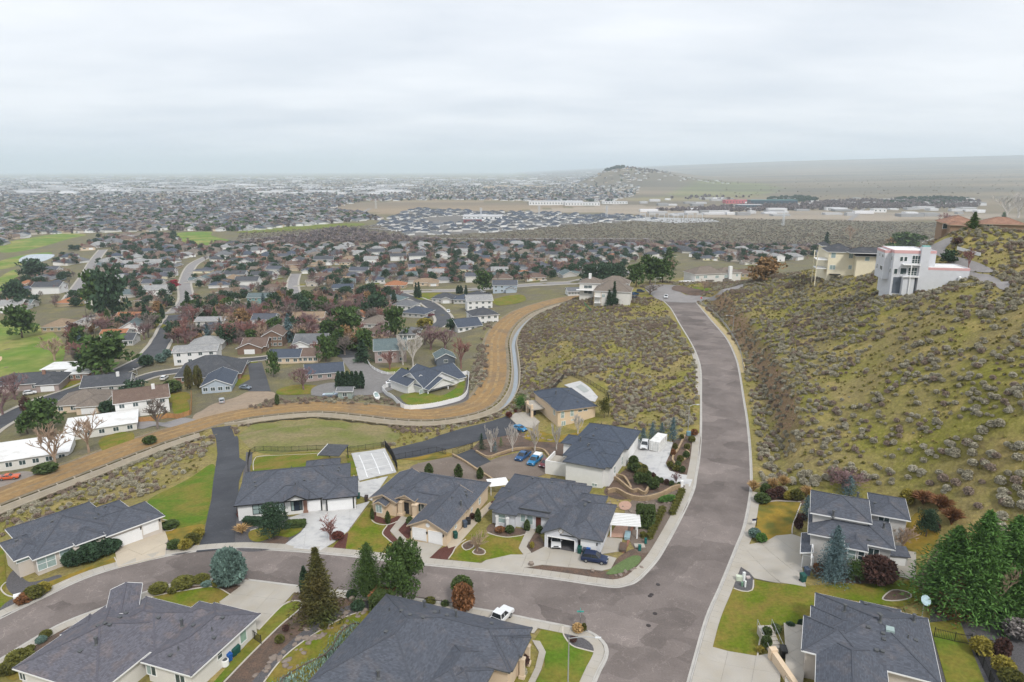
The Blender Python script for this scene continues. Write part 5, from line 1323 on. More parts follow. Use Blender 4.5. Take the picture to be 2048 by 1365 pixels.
sheet('ground_cover',[(1212,1150),(1234,1130),(1266,1113),(1282,1116),(1274,1132),(1244,1147)],nmat('creeping thyme',(0.115,0.165,0.060),var=.3,scale=3,bump=.6,bscale=10),0.14)
sheet('lawn',[(1511,1010),(1552,1004),(1601,1006),(1600,1030),(1584,1052),(1582,1070),(1552,1074),(1533,1084),(1507,1062),(1500,1050)],M_LAWN_Y,LAWN_L,False)
sheet('lawn',[(1462,1178),(1507,1160),(1560,1168),(1615,1173),(1700,1168),(1790,1162),(1830,1165),(1850,1200),(1800,1216),(1634,1190),(1620,1232),(1605,1249),(1586,1249),(1524,1264),(1515,1313),(1421,1295)],M_LAWN,0.10,False)
sheet('lawn',[(1850,1020),(1880,1060),(1850,1110),(1800,1085),(1820,1040)],M_LAWN_Y,0.08)
sheet('lawn',[(1858,1247),(1918,1240),(1932,1275),(1975,1380),(1896,1380)],M_GREEN,0.12,False)
sheet('lawn',[(303,1194),(417,1176),(436,1178),(461,1191),(437,1211),(400,1216),(384,1230)],M_LAWN,0.14,False)
sheet('lawn',[(519,1260),(565,1213),(590,1204),(603,1206),(599,1219),(528,1284),(445,1365),(420,1375)],M_GREEN,0.13,False)
sheet('lawn',[(690,1234),(748,1217),(748,1232),(700,1272),(655,1330),(610,1372),(522,1372),(560,1322),(602,1287),(650,1254)],M_LAWN,0.13,False)
sheet('lawn',[(1092,1247),(1128,1252),(1127,1272),(1143,1293),(1188,1306),(1177,1347),(1158,1375),(1066,1375),(1090,1333),(1089,1303),(1068,1282)],M_GREEN,0.10,False)
sheet('lawn',[(1050,870),(1075,862),(1120,872),(1170,862),(1195,868),(1140,884),(1060,882)],M_LAWN_Y,0.10)
sheet('lawn',[(798,903),(850,903),(905,908),(880,917),(835,921),(797,918)],M_LAWN_Y,0.10)
sheet('lawn',[(10,1345),(60,1318),(100,1300),(100,1318),(30,1362)],M_LAWN,0.10)
sheet('dry_lawn',[(480,870),(560,838),(660,834),(760,850),(800,872),(740,895),(600,902),(505,900)],nmat('dry field grass',(0.235,0.19,0.09),var=.35,scale=1.2,col2=(0.15,0.16,0.035),f2=.6,scale2=.09,bump=.6,bscale=6),0.06)
for px in([(774,1053),(765,1068),(776,1080),(789,1093),(785,1103),(764,1111)],[(975,1066),(990,1072),(1014,1076),(1040,1073),(1054,1069)],[(237,1132),(229,1116)],[(12,1166),(2,1178),(14,1192),(40,1196),(80,1190),(140,1160)],
           [(897,1119),(905,1108),(913,1094),(932,1080)],[(298,1196),(360,1184),(417,1175),(438,1178),(462,1192)],[(519,1260),(566,1212),(589,1203),(603,1206),(599,1220),(560,1253),(500,1312),(448,1366)],
           [(748,1218),(700,1232),(655,1254),(602,1288),(562,1322),(525,1370)],[(1126,1253),(1127,1271),(1143,1292),(1165,1300),(1189,1306)],[(1467,1178),(1485,1184),(1504,1182),(1507,1162)],[(507,942),(508,922),(526,913),(600,910),(650,907)],
           [(1525,1262),(1519,1285),(1515,1314)],[(1602,1008),(1586,1050),(1584,1068)],[(500,1062),(534,1054),(562,1054),(585,1050),(606,1057)],[(325,1040),(345,1046),(352,1054),(344,1062),(330,1064)],[(1512,1010),(1552,1003),(1602,1005)],[(750,1012),(742,1036),(752,1048),(775,1051),(800,1042)]):
    edging(px)
for px in([(924,1092),(941,1083),(948,1094),(932,1102)],[(945,1106),(957,1097),(970,1103),(968,1110),(955,1111)],[(1765,1200),(1785,1182),(1815,1186),(1822,1196),(1795,1203)]):
    sheet('island_bed',px,M_BARK,0.15);edging(px,closed=True)
# ---- driveways and paths: poured slabs
def ang(p,q):a,b=tp(*p),tp(*q);return math.atan2(b[1]-a[1],b[0]-a[0])
def drive(name,px,mat,a,size,lift=0.14,smooth=False,sz2=None):
    return slab_floor(name,tpl(px),mat,M_JOINT,ang(*a),size,lift,sz2=sz2)
drive('driveway',[(229,1093),(283,1075),(322,1055),(331,1066),(336,1080),(333,1096),(330,1113),(285,1124),(236,1136),(231,1110)],M_CONC_Y,((231,1098),(320,1060)),4.2)
drive('driveway',[(613,1024),(650,1022),(707,1013),(740,1004),(723,1027),(696,1064),(668,1086),(641,1103),(562,1096),(601,1067),(612,1053),(576,1038),(600,1030)],M_CONC_W,((615,1022),(706,1013)),3.6)
drive('driveway',[(804,1080),(886,1092),(848,1128),(774,1118)],M_CONC,((817,1078),(883,1090)),3.4)
drive('garden_path',[(803,1033),(818,1038),(796,1062),(813,1079),(798,1084),(780,1063)],M_CONC,((803,1034),(780,1063)),1.6)
drive('driveway',[(950,1136),(972,1122),(1021,1111),(1046,1111),(1063,1108),(1089,1095),(1148,1106),(1199,1109),(1233,1118),(1222,1139),(1204,1143),(1084,1131),(1042,1138),(1036,1146)],M_CONC,((1089,1095),(1199,1110)),4.2)
drive('garden_path',[(1058,1052),(1075,1057),(1053,1095),(1063,1107),(1047,1111),(1037,1098)],M_CONC,((1058,1052),(1037,1098)),1.6)
drive('side_path',[(1213,1076),(1245,1079),(1240,1104),(1201,1110)],M_CONC,((1213,1076),(1245,1079)),2.4)
sheet('brick_patio',[(1238,1044),(1258,1046),(1252,1077),(1216,1076)],M_BRICKP,0.14,False)
sheet('round_patio',[(1237,1012),(1243,1005),(1256,1004),(1263,1011),(1258,1020),(1244,1021)],M_BRICKP,0.14)
drive('driveway',[(1258,919),(1272,880),(1299,880),(1346,886),(1339,911),(1331,928),(1339,943),(1361,950),(1388,953),(1380,975),(1329,963),(1301,946),(1288,930),(1271,920)],M_CONC_W,((1258,918),(1276,878)),4.0)
drive('driveway',[(1489,1098),(1495,1091),(1533,1084),(1552,1073),(1584,1070),(1602,1076),(1604,1136),(1612,1176),(1554,1167),(1508,1158),(1499,1147),(1478,1133)],M_CONC,((1500,1095),(1602,1077)),3.8)
drive('driveway',[(1412,1292),(1515,1314),(1545,1308),(1562,1318),(1558,1430),(1360,1430)],M_CONC,((1419,1295),(1515,1314)),4.0)
drive('driveway',[(495,1164),(598,1176),(564,1213),(519,1262),(505,1255),(438,1206)],M_CONC,((497,1166),(596,1178)),3.4)
drive('driveway',[(998,1234),(1083,1248),(1068,1268),(1000,1262)],M_CONC,((1000,1236),(1080,1250)),3.0)
drive('garden_path',[(1064,1282),(1080,1284),(1092,1306),(1083,1340),(1066,1375),(1052,1375),(1070,1338),(1078,1306)],M_CONC,((1078,1306),(1070,1338)),1.7)
drive('garden_path',[(980,1005),(988,1012),(916,1092),(897,1098),(893,1090)],M_CONC_Y,((893,1092),(983,1008)),1.8,0.12)
drive('side_patio',[(1784,1100),(1832,1106),(1832,1163),(1786,1152)],M_CONC,((1784,1100),(1832,1106)),3.0)
court=drive('sport_court',[(702.5,908),(770,897.7),(793,946),(718,963)],M_CONC_W,((718,963),(793,946)),4.4)
drive('side_yard_slab',[(707,951),(720,966),(776,954),(744,1003),(713,990)],M_CONC_W,((713,990),(744,1003)),3.2)
# court markings: painted bands
mk=nmat('white court line',(0.76,0.76,0.76),var=.05)
for a,b in(((718,912),(735,956)),((767,905),(785,944)),((742,908),(760,950)),((722,925),(777,915)),((729,943),(783,930))):
    ribbon('court_line',[gp(*a,-2.2),gp(*b,-2.2)]if False else catmull([tp(*a)[:2],tp(*b)[:2]],1.0),.12,-.12,mk,0.185)
# ---- blacktop lanes
sheet('lane',[(392,1106),(408,1071),(423,1000),(430,940),(435,909),(432,878),(422,857),(462,852),(477,878),(479,917),(494,925),(478,965),(474,1030),(469,1098)],M_BLACKTOP,0.12,False)
sheet('lane',[(783,899),(836,886),(881,871),(957,850),(1012,833),(1032,848),(1050,864),(1008,873),(960,882),(934,890),(875,905),(784,921)],M_BLACKTOP,0.12,False)
sheet('lane',[(904,914),(944,899),(982,924),(952,937)],M_BLACKTOP,0.12,False)
drive('driveway',[(1019,836),(1032,826),(1060,826),(1080,845),(1066,858),(1036,853)],M_CONC,((1019,836),(1036,853)),3.6)
# pool terrace in the hollow
pz=-4.2
drive('pool_terrace',[(1128,772),(1160,764),(1180,778),(1196,796),(1190,806),(1168,800)],M_CONC_W,((1128,772),(1160,764)),3.4,0.3)
sheet('pool',[(1152,776),(1162,771),(1178,784),(1168,788)],nmat('covered pool',(0.34,0.36,0.34),rough=.4,var=.1),0.42,False)
# ================================================================== WALLS OF STACKED BLOCK, ROCKS, FENCES
def block_wall(name,label,px,h=0.9,bl=0.55,bh=0.22,group=None,mat=None):
    line=resample(catmull(tpl(px),0.6),bl);x0,y0=line[0];z0=hz(x0,y0);t=thing(name,label,'wall',(x0,y0,z0),group=group)
    rows=max(1,int(h/bh));base=MB();n=0
    for i in range(len(line)-1):
        a,b=line[i],line[i+1]
        for r_ in range(rows):
            f=.5 if r_%2 else 0;p=(a[0]+(b[0]-a[0])*f,a[1]+(b[1]-a[1])*f);q=(b[0]+(b[0]-a[0])*f*.98,b[1]+(b[1]-a[1])*f*.98)
            g=hz(*a);z=g+r_*bh-z0+bh/2;w=0.42+rng.uniform(-.04,.04)
            pp=Vector((p[0]-x0,p[1]-y0,z));qq=Vector((q[0]-x0,q[1]-y0,z));d=(qq-pp)*.03;s_=MB()
            s_.bar(pp+d,qq-d,w,bh*.92)
            if n<300:s_.build('block',mat or M_STONE,t)
            else:base.add(s_.v,s_.f)
            n+=1
    if base.v:o=base.build('upper_blocks',mat or M_STONE,t);o['kind']='stuff'
    return t
block_wall('retaining_wall','long curved tan block wall stepping down between the white house and the tall house',[(1215,988),(1232,985),(1258,998),(1290,1002),(1322,994),(1345,982),(1360,978)],1.3)
block_wall('retaining_wall','tan block terrace wall nearest the foot of the tall white house',[(1212,962),(1230,960),(1246,972),(1264,986),(1275,984),(1290,990),(1300,972)],.9)
block_wall('retaining_wall','short tan block wall below the terrace shrubs beside the tall house',[(1226,952),(1246,956),(1256,968),(1262,980)],.7)
block_wall('planter_wall','tan stone wall winding through the shrub strip beside the container driveway',[(1370,872),(1362,888),(1356,900),(1345,918),(1352,932),(1360,942)],.6)
block_wall('planter_wall','tan stone wall on the street side of the container shrub strip',[(1368,898),(1378,910),(1366,922),(1352,930)],.5)
block_wall('retaining_wall','low tan stone wall curving above the gravel parking lot',[(952,905),(975,917),(1000,910),(1030,901),(1060,899),(1085,902),(1098,915)],.8)
block_wall('retaining_wall','tan stone wall descending from the iron gate to the white gazebo',[(905,912),(930,926),(955,943),(985,962)],.7)
block_wall('edge_wall','low red brick wall along the side path of the corner house',[(1297,1012),(1275,1040),(1262,1062),(1256,1086),(1246,1106)],.4,mat=nmat('red wall brick',(0.28,0.13,0.09),var=.2,scale=3,island=.2))
def m_rock(seed):
    r=random.Random(seed);bm=bmesh.new();bmesh.ops.create_icosphere(bm,subdivisions=1,radius=.5)
    for v in bm.verts:v.co*=r.uniform(.72,1.12);v.co.z*=.7
    me=bpy.data.meshes.new('boulder');bm.to_mesh(me);bm.free();me.materials.append(M_ROCK);return me
ROCKS=[m_rock(i)for i in range(6)]
def boulders(px,n,s0,s1,label,group,spread=3):
    line=catmull(tpl(px),.5)
    for k in range(n):
        p=line[int(len(line)*(k+rng.random())/n)%len(line)];x,y=p[0]+rng.uniform(-spread,spread)*.3,p[1]+rng.uniform(-spread,spread)*.3
        s=rng.uniform(s0,s1);o=link_mesh('boulder',ROCKS[k%6],None,(x,y,hz(x,y)+s*.12),rng.uniform(0,6),(s*rng.uniform(.9,1.4),s,s*.9));lb=f"{'small' if s < s0 + (s1 - s0) * .35 else 'large' if s > s0 + (s1 - s0) * .75 else 'mid-sized'} {label}, {('first', 'second', 'third', 'fourth', 'last')[min(4, k * 5 // n)]} stretch";tag(o,lb,'boulder',lb)
boulders([(752,1205),(720,1222),(680,1238),(640,1262),(600,1292),(560,1335),(530,1365)],70,.5,1.15,'brown boulder in the rockery between the lawns','boulders of the rockery strip',7)
boulders([(1225,1005),(1262,1030),(1300,1005),(1330,1003),(1350,1000)],40,.4,.9,'grey brown stone of the dry creek','stones of the dry creek',5)
boulders([(1010,878),(1060,874),(1110,880)],26,.5,1.0,'pale rock below the birch row','rocks below the birch row',4)
boulders([(840,935),(880,925),(930,940),(960,955)],24,.3,.7,'stone in the gravel behind the cream house','stones of the gravel yard',10)
boulders([(1225,1150),(1240,1152),(1262,1142),(1282,1134)],8,.6,1.0,'stone edging the green corner ground cover','stones at the corner bed',1)
for a,b,s_,lb in((1062,1132,1.5,'upright brown boulder at the driveway mouth of the corner house'),(1185,1145,1.1,'brown boulder near the middle of the corner bark bed'),(704,1203,1.6,'pink granite boulder beside the low juniper by the street')):
    x,y,z=tp(a,b);o=link_mesh('boulder',ROCKS[2],None,(x,y,z+s_*.25),1,(s_*.8,s_*.7,s_*1.3));tag(o,lb,'boulder')
def fence(name,label,px,h=1.5,style='iron',step=2.4,world=False,group=None,mat=None):
    line=resample(px if world else catmull(tpl(px),1.0),step);x0,y0=line[0];z0=hz(x0,y0);t=thing(name,label,'fence',(x0,y0,z0),group=group)
    L=[Vector((p[0]-x0,p[1]-y0,hz(*p)-z0))for p in line];rails,pick=MB(),MB()
    mt=mat or{'iron':M_FENCE,'vinyl':M_VINYL,'rail':M_VINYL,'wood':M_WOOD}[style]
    for i,p in enumerate(L):
        m=MB();w=.07 if style=='iron' else .13;m.box(p.x-w/2,p.y-w/2,p.z-.3,p.x+w/2,p.y+w/2,p.z+h+.08);m.box(p.x-w*.7,p.y-w*.7,p.z+h+.08,p.x+w*.7,p.y+w*.7,p.z+h+.13);m.build('post',mt,t)
    for a,b in zip(L,L[1:]):
        if style=='iron':
            for f in(.12,.92):rails.bar(a+Vector((0,0,h*f)),b+Vector((0,0,h*f)),.04,.05)
            k=12
            for j in range(1,k):q=a.lerp(b,j/k);pick.bar(q+Vector((0,0,.08)),q+Vector((0,0,h)),.025)
        elif style=='rail':
            for f in(.25,.58,.9):m=MB();m.bar(a+Vector((0,0,h*f)),b+Vector((0,0,h*f)),.05,.15);m.build('rail',mt,t)
        else:
            d=(b-a);m=MB()
            if style=='vinyl':
                m.bar(a+Vector((0,0,h*.5))+d*.03,b+Vector((0,0,h*.5))-d*.03,.05,h*.94);m.build('panel',mt,t)
                m=MB();m.bar(a+Vector((0,0,h*.97)),b+Vector((0,0,h*.97)),.09,.12);m.build('rail',mt,t)
            else:
                k=max(3,int(d.length/.3))
                for j in range(k):q0,q1=a.lerp(b,(j+.06)/k),a.lerp(b,(j+.94)/k);m.bar(q0+Vector((0,0,h/2+.02*(j%2))),q1+Vector((0,0,h/2+.02*(j%2))),.04,h)
                m.build('panel',mt,t)
    if rails.v:rails.build('rail',mt,t)
    if pick.v:o=pick.build('pickets',mt,t);o['kind']='stuff'
    return t
fence('iron_fence','long black iron fence behind the white house with black trim',[(497,950),(499,912),(530,903),(600,903),(650,901),(700,905)],1.5)
fence('iron_fence','black iron fence behind the sport court',[(702,905),(735,900),(768,895)],1.6)
fence('iron_fence','tall black fence down the gate side of the sport court',[(770,895),(784,915),(795,944)],2.2)
fence('iron_fence','black iron fence along the lower lane to the gate',[(786,922),(815,916),(848,910),(870,905),(892,910)],1.6)
fence('iron_gate','wide black iron gate across the entry of the gravel lot',[(905,912),(926,904),(946,898)],1.7)
fence('iron_fence','black iron fence at the lawn beside the mauve roof house',[(490,1268),(506,1278),(523,1290)],1.5)
fence('iron_fence','black iron fence crossing the lawn east of the corner roof',[(1868,1275),(1895,1282),(1940,1290)],1.5)
fence('iron_fence','black iron fence running down past the dark gravel slope',[(1941,1288),(1962,1330),(1985,1378)],1.5)
fence('iron_fence','thin black fence above the rock strip at the street',[(826,1203),(880,1212),(930,1222)],1.0)
fence('iron_fence','brown black fence bounding the pool hollow on the sage slope',[(1095,790),(1120,765),(1135,752),(1160,760),(1190,776),(1214,792),(1218,815),(1216,835)],1.6)
fence('vinyl_fence','curved solid white vinyl fence round the lawn beside the dirt track',[(764,782),(784,798),(804,816),(822,820),(864,816),(900,808),(924,800),(935,786),(937,760),(936,750),(909,757)],1.7,'vinyl')
fence('vinyl_fence','short solid white fence of the side court west of the white house',[(764,782),(775,775),(792,772),(806,768)],1.7,'vinyl')
fence('rail_fence','white three rail fence along the cul-de-sac lane',[(734,722),(743,736),(761,747),(777,750),(793,749)],1.2,'rail',3)
fence('wood_fence','orange cedar board fence of the white house near the dirt track',[(258,846),(300,843),(340,836),(376,832),(383,812),(383,790)],1.7,'wood')
fence('mesh_fence','grey mesh fence along the yellow sidewalk of the hill road',[(1398,605),(1440,640),(1464,672),(1480,704),(1487,742)],1.2,mat=M_STEEL)
fence('mesh_fence','green mesh fence below the big taupe house on the knoll',[(1168,610),(1176,618),(1182,624)],1.6,mat=nmat('green mesh',(0.05,0.20,0.12)))
fence('guard_rail','white barrier along the upper hill drive',[(1844,486),(1860,480),(1880,474),(1896,470)],.8,'rail',4)
fence('barrier_wall','low white wall beside the hill drive behind the modern house',[(1914,500),(1935,506),(1962,514)],1.1,'vinyl',4)
# ================================================================== STREET FURNITURE AND YARD THINGS
def street_lamp(label,top,h,arm_dir,arm=3.2,z=None):
    x,y=gp(*top,h+(z or 0));zb=hz(x,y)if z is None else z
    if z is None:x,y=gp(*top,h+zb);zb=hz(x,y)
    t=thing('street_lamp',label,'street lamp',(x,y,zb),arm_dir)
    m=MB();m.tube((0,0,0),(0,0,h),.11,.065,8);m.tube((0,0,0),(0,0,.5),.2,.16,8);m.build('pole',M_STEEL,t)
    m=MB();p=Vector((0,0,h-.1))
    for k in range(5):q=Vector((arm*(k+1)/5,0,h-.1+.35*math.sin((k+1)/5*2.2)));m.tube(p,q,.05,.05,6);p=q
    m.build('arm',M_STEEL,t)
    m=MB();m.box(arm-.1,-.14,p.z-.09,arm+.65,.14,p.z+.08);hd=m.build('lamp_head',nmat('lamp housing',(.6,.61,.62),rough=.5),t)
    m=MB();m.box(arm+.05,-.1,p.z-.13,arm+.55,.1,p.z-.09);m.build('lens',M_LAMPW,hd)
    return t
street_lamp('tall steel street lamp on the corner lawn nearest the junction',(1138,1276),8.5,math.radians(-4),3.4,0)
street_lamp('street lamp standing alone in the cut beside the hill road',(1468,632),7.5,math.radians(165),2.6)
street_lamp('street lamp at the far junction by the dark pines',(1311,557),8.5,math.radians(20),3.0)
street_lamp('street lamp beside the shrub strip of the container driveway',(1379,812),8.0,math.radians(10),2.0)
for a,b,lb in((271,723,'street lamp on the long town street by the round dark shrubs'),(627,610,'street lamp beside the curved town street near the dark slate roof')):
    x,y,z=tp(a,b+22);street_lamp(lb,(a,b),7.5,2.6,1.8)
M_SIGNG=nmat('street sign green',(0.05,0.33,0.30),rough=.5)
x,y,z=tp(1160,1259);t=thing('street_sign','teal street name sign on a thin pole at the corner bed','street sign',(x,y,z))
m=MB();m.tube((0,0,0),(0,0,2.9),.04,.035,6);m.build('pole',M_PIPE,t)
m=MB();m.box(-.5,-.02,2.9,.5,.02,3.14);m.build('blade',M_SIGNG,t);m=MB();m.box(-.02,-.42,3.16,.02,.42,3.38);m.build('blade',M_SIGNG,t)
m=MB();m.box(-.03,-.3,2.2,.03,.3,2.75);m.build('sign_back',M_STEEL,t)
# stop sign at the far junction
M_RED=nmat('stop sign red',(0.50,0.02,0.03),rough=.4)
x,y,z=tp(1402,606);t=thing('stop_sign','red octagonal STOP sign where the hill road meets the junction','stop sign',(x,y,z),.2)
m=MB();m.tube((0,0.05,0),(0,.05,3.0),.05,.05,6);m.build('pole',M_STEEL,t)
oc=[(math.cos(math.pi/8+k*math.pi/4)*.55,math.sin(math.pi/8+k*math.pi/4)*.55)for k in range(8)]
m=MB();m.add([(a*1.06,.0,2.6+b*1.06)for a,b in oc]+[(a*1.06,.03,2.6+b*1.06)for a,b in oc],[tuple(range(8)),tuple(range(15,7,-1))]+[(k,(k+1)%8,(k+1)%8+8,k+8)for k in range(8)]);m.build('sign_border',M_WHITE,t)
m=MB();m.add([(a,-.012,2.6+b)for a,b in oc]+[(a,.0,2.6+b)for a,b in oc],[tuple(range(8)),tuple(range(15,7,-1))]+[(k,(k+1)%8,(k+1)%8+8,k+8)for k in range(8)]);fc=m.build('sign_face',M_RED,t)
def lettering(txt,size,mat,parent,loc,rot):
    cu=bpy.data.curves.new('lettering','FONT');cu.body=txt;cu.size=size;cu.align_x='CENTER';cu.align_y='CENTER';cu.extrude=.004
    tmp=bpy.data.objects.new('lettering',cu);me=bpy.data.meshes.new_from_object(tmp);bpy.data.objects.remove(tmp);me.materials.append(mat)
    o=link_mesh('lettering',me,parent,loc);o.rotation_euler=rot;return o
lettering('STOP',.42,M_WHITE,fc,(0,-.022,2.6),(math.radians(90),0,0))
# sale sign
x,y,z=tp(1512,1054);t=thing('sale_sign','white and navy sale sign hanging from a black post on the yellow lawn','sign',(x,y,z),.15)
m=MB();m.box(-.05,-.05,0,.05,.05,1.9);m.box(-.95,-.04,1.62,.25,.04,1.72);m.build('post',M_FENCE,t)
m=MB();m.box(-.85,-.02,.9,-.12,.02,1.32);m.build('panel',M_WHITE,t);m=MB();m.box(-.85,-.025,1.32,-.12,.025,1.58);m.build('panel',nmat('navy sign band',(.02,.03,.10)),t)
m=MB();m.box(-.7,-.03,1.05,-.3,-.02,1.12);m.build('print',nmat('grey print',(.3,.32,.4)),t)
BIN_C={'green':nmat('green bin',(0.012,0.075,0.062),rough=.6),'blue':nmat('blue bin',(0.015,0.09,0.32),rough=.6),'black':nmat('black bin',(0.02,0.02,0.024),rough=.6),'slate':nmat('slate bin',(0.06,0.08,0.12),rough=.6),'brown':nmat('brown bin',(.05,.035,.035),rough=.6)}
def wheelie_bin(label,px,c,rz=0,s=1.0,group=None):
    x,y,z=tp(*px);t=thing('wheelie_bin',label,'bin',(x,y,z+.13),rz,group);t.scale=(s,)*3
    m=MB();m.add([(-.26,-.3,.05),(.26,-.3,.05),(.26,.26,.05),(-.26,.26,.05),(-.32,-.38,1.0),(.32,-.38,1.0),(.32,.34,1.0),(-.32,.34,1.0)],[(3,2,1,0),(4,5,6,7),(0,1,5,4),(1,2,6,5),(2,3,7,6),(3,0,4,7)]);m.build('body',BIN_C[c],t)
    m=MB();m.add([(-.34,-.42,1.0),(.34,-.42,1.0),(.34,.38,1.02),(-.34,.38,1.02),(-.3,-.36,1.07),(.3,-.36,1.07),(.3,.36,1.16),(-.3,.36,1.16)],[(3,2,1,0),(4,5,6,7),(0,1,5,4),(1,2,6,5),(2,3,7,6),(3,0,4,7)]);m.build('lid',BIN_C[c],t)
    m=MB();m.bar((-.3,.42,1.0),(.3,.42,1.0),.05);m.build('handle',M_PLASTIC,t)
    for sx in(-.3,.3):m=MB();m.tube((sx-.03,.26,.13),(sx+.03,.26,.13),.13,.13,10);m.build('wheel',M_TYRE,t)
wheelie_bin('dark green wheelie bin beside the cream house wall near its driveway',(911,1078),'green',.4,1.15)
wheelie_bin('slate blue wheelie bin at the wall of the cream house, beside its twin',(930,1056),'slate',.4,1.2)
wheelie_bin('dark wheelie bin behind the slate blue one at the cream house',(937,1050),'black',.4,1.15)
wheelie_bin('dark green wheelie bin before the white house with the open garage',(1159,1108),'green',-.2,1.15)
wheelie_bin('slate wheelie bin between the green and the blue bin at the open garage',(1170,1107),'slate',-.2,1.05)
wheelie_bin('blue wheelie bin behind the navy car at the open garage',(1177,1108),'blue',-.2,1.1)
wheelie_bin('bright blue wheelie bin at the wall of the mauve roof house',(459,1323),'blue',.9,1.1)
wheelie_bin('grey green wheelie bin next to the bright blue bin',(468,1313),'green',.9,1.1)
wheelie_bin('grey green wheelie bin furthest up the wall of the mauve roof house',(475,1307),'green',.9,1.1)
wheelie_bin('green wheelie bin at the edge of the driveway by the blue spruce',(1605,1165),'green',.2,1.25)
wheelie_bin('grey lidded wheelie bin behind the green one by the blue spruce',(1613,1152),'slate',.2,1.2)
wheelie_bin('brown wheelie bin beside the wide white garage with black trim',(733,1004),'brown',0,1.1)
wheelie_bin('dark green bin at the corner of the white house with black trim',(717,998),'green',0,1.0)
wheelie_bin('slate bin standing before the white garage pillar with black trim',(709,1018),'slate',0,1.0)
wheelie_bin('black bin at the foot of the balcony in the hollow',(1062,833),'black',0,1.2);wheelie_bin('black bin next to the balcony pillar in the hollow',(1069,831),'black',.3,1.2)
# air conditioner, utility boxes
def cabinet(name,label,px,w,d,h,mat,rz=0,lift=.1,cat='utility box'):
    x,y,z=tp(*px);t=thing(name,label,cat,(x,y,z+lift),rz)
    m=MB();m.box(-w/2,-d/2,0,w/2,d/2,h);m.build('body',mat,t);m=MB();m.box(-w/2-.03,-d/2-.03,h,w/2+.03,d/2+.03,h+.06);m.build('lid',mat,t);m=MB();m.box(-w/2+.05,-d/2-.02,.08,w/2-.05,-d/2,h-.06);m.build('door',mat,t)
    return t
M_UT_G=nmat('utility green',(0.16,0.27,0.20),rough=.6);M_UT_T=nmat('utility dark teal',(0.01,0.12,0.11),rough=.6);M_UT_P=nmat('pale utility box',(0.55,0.60,0.48),rough=.6)
x,y,z=tp(451,1332);t=thing('air_conditioner','round white air conditioner unit beside the blue bin','air conditioner',(x,y,z+.1));m=MB();m.lathe([(.5,0),(.5,.85),(.46,.9)],16);m.build('body',M_WHITE,t);m=MB();m.lathe([(.34,.9),(.34,.94),(.12,.95),(0,.95)],16);m.build('fan_grille',M_PIPE,t)
cabinet('utility_pedestal','tall white utility pedestal in the dark gravel by the wide driveway',(1487,1163),.38,.35,1.5,nmat('white pedestal',(.72,.74,.74)),.2)
cabinet('utility_box','low pale green transformer box next to the white pedestal',(1478,1162),.95,.7,.75,M_UT_P,-.2)
cabinet('utility_pedestal','short green pedestal before the transformer box',(1484,1174),.3,.3,.7,M_UT_G);cabinet('utility_pedestal','slim white post box at the lawn edge of the gravel bed',(1490,1176),.22,.22,1.1,nmat('white pedestal',(.72,.74,.74)))
cabinet('utility_box','small pale lid box at the driveway side of the gravel bed',(1496,1158),.6,.5,.25,nmat('pink grey lid',(.55,.48,.46)))
cabinet('utility_pedestal','dark teal pedestal on the concrete pad by the corner bed',(1279,1102),.5,.45,1.0,M_UT_T);cabinet('utility_pedestal','dark teal pedestal behind the concrete pad',(1291,1088),.4,.4,.95,M_UT_T)
cabinet('concrete_pad','pale concrete pad of the corner utility pedestals',(1279,1094),1.8,1.3,.12,M_CONC)
cabinet('mail_box','large white mail cabinet at the bend of the street',(37,1206),.95,.9,1.25,M_WHITE,.6,cat='mail box');cabinet('mail_box','tall white mail pillar at the container driveway mouth',(1363,978),.55,.5,1.7,M_WHITE,.1,cat='mail box')
cabinet('pump_box','teal utility box at the kerb by the street lamp',(1377,872),1.0,.8,1.0,nmat('blue grey box',(.15,.27,.32)),cat='utility box')
cabinet('planter_box','raised blue planter with dry plants at the brick wall',(1255,1075),1.0,2.4,.5,nmat('blue planter boards',(.28,.40,.44)),-.25,cat='planter');cabinet('planter_box','raised dark planter at the foot of the brick wall',(1246,1098),1.2,2.6,.4,M_BARK,-.25,cat='planter')
cabinet('barbecue','black covered barbecue on the patio above the stair',(1566,1312),1.4,.8,1.1,M_PLASTIC,1.4,cat='barbecue')
# white gazebo canopy between the two houses
x,y,z=tp(996,985);t=thing('gazebo','white fabric gazebo between the cream house and the white house','gazebo',(x,y,z),.25)
for sx in(-1.9,1.9):
    for sy in(-1.6,1.6):m=MB();m.tube((sx,sy,0),(sx,sy,2.5),.07,.07,6);m.build('post',M_WHITE,t)
m=MB();m.add([(-2.2,-1.9,2.45),(2.2,-1.9,2.45),(2.2,1.9,2.45),(-2.2,1.9,2.45),(0,0,3.3)],[(0,1,4),(1,2,4),(2,3,4),(3,0,4),(3,2,1,0)]);m.build('canopy',nmat('white canvas',(.80,.79,.78)),t)
# pergola
x,y,z=tp(1247,1068);t=thing('pergola','white slatted pergola between the garage and the green hedge','pergola',(x,y,z+.12),-.13)
for sx in(-2.4,2.4):
    for sy in(-1.6,1.6):m=MB();m.box(sx-.1,sy-.1,0,sx+.1,sy+.1,2.5);m.build('post',M_WHITE,t)
for sx in(-2.4,2.4):m=MB();m.box(sx-.06,-2.2,2.5,sx+.06,2.2,2.72);m.build('beam',M_WHITE,t)
for k in range(8):m=MB();m.box(-3.0,-2.1+k*.6-.14,2.73,3.0,-2.1+k*.6+.14,2.9);m.build('slat',M_WHITE,t)
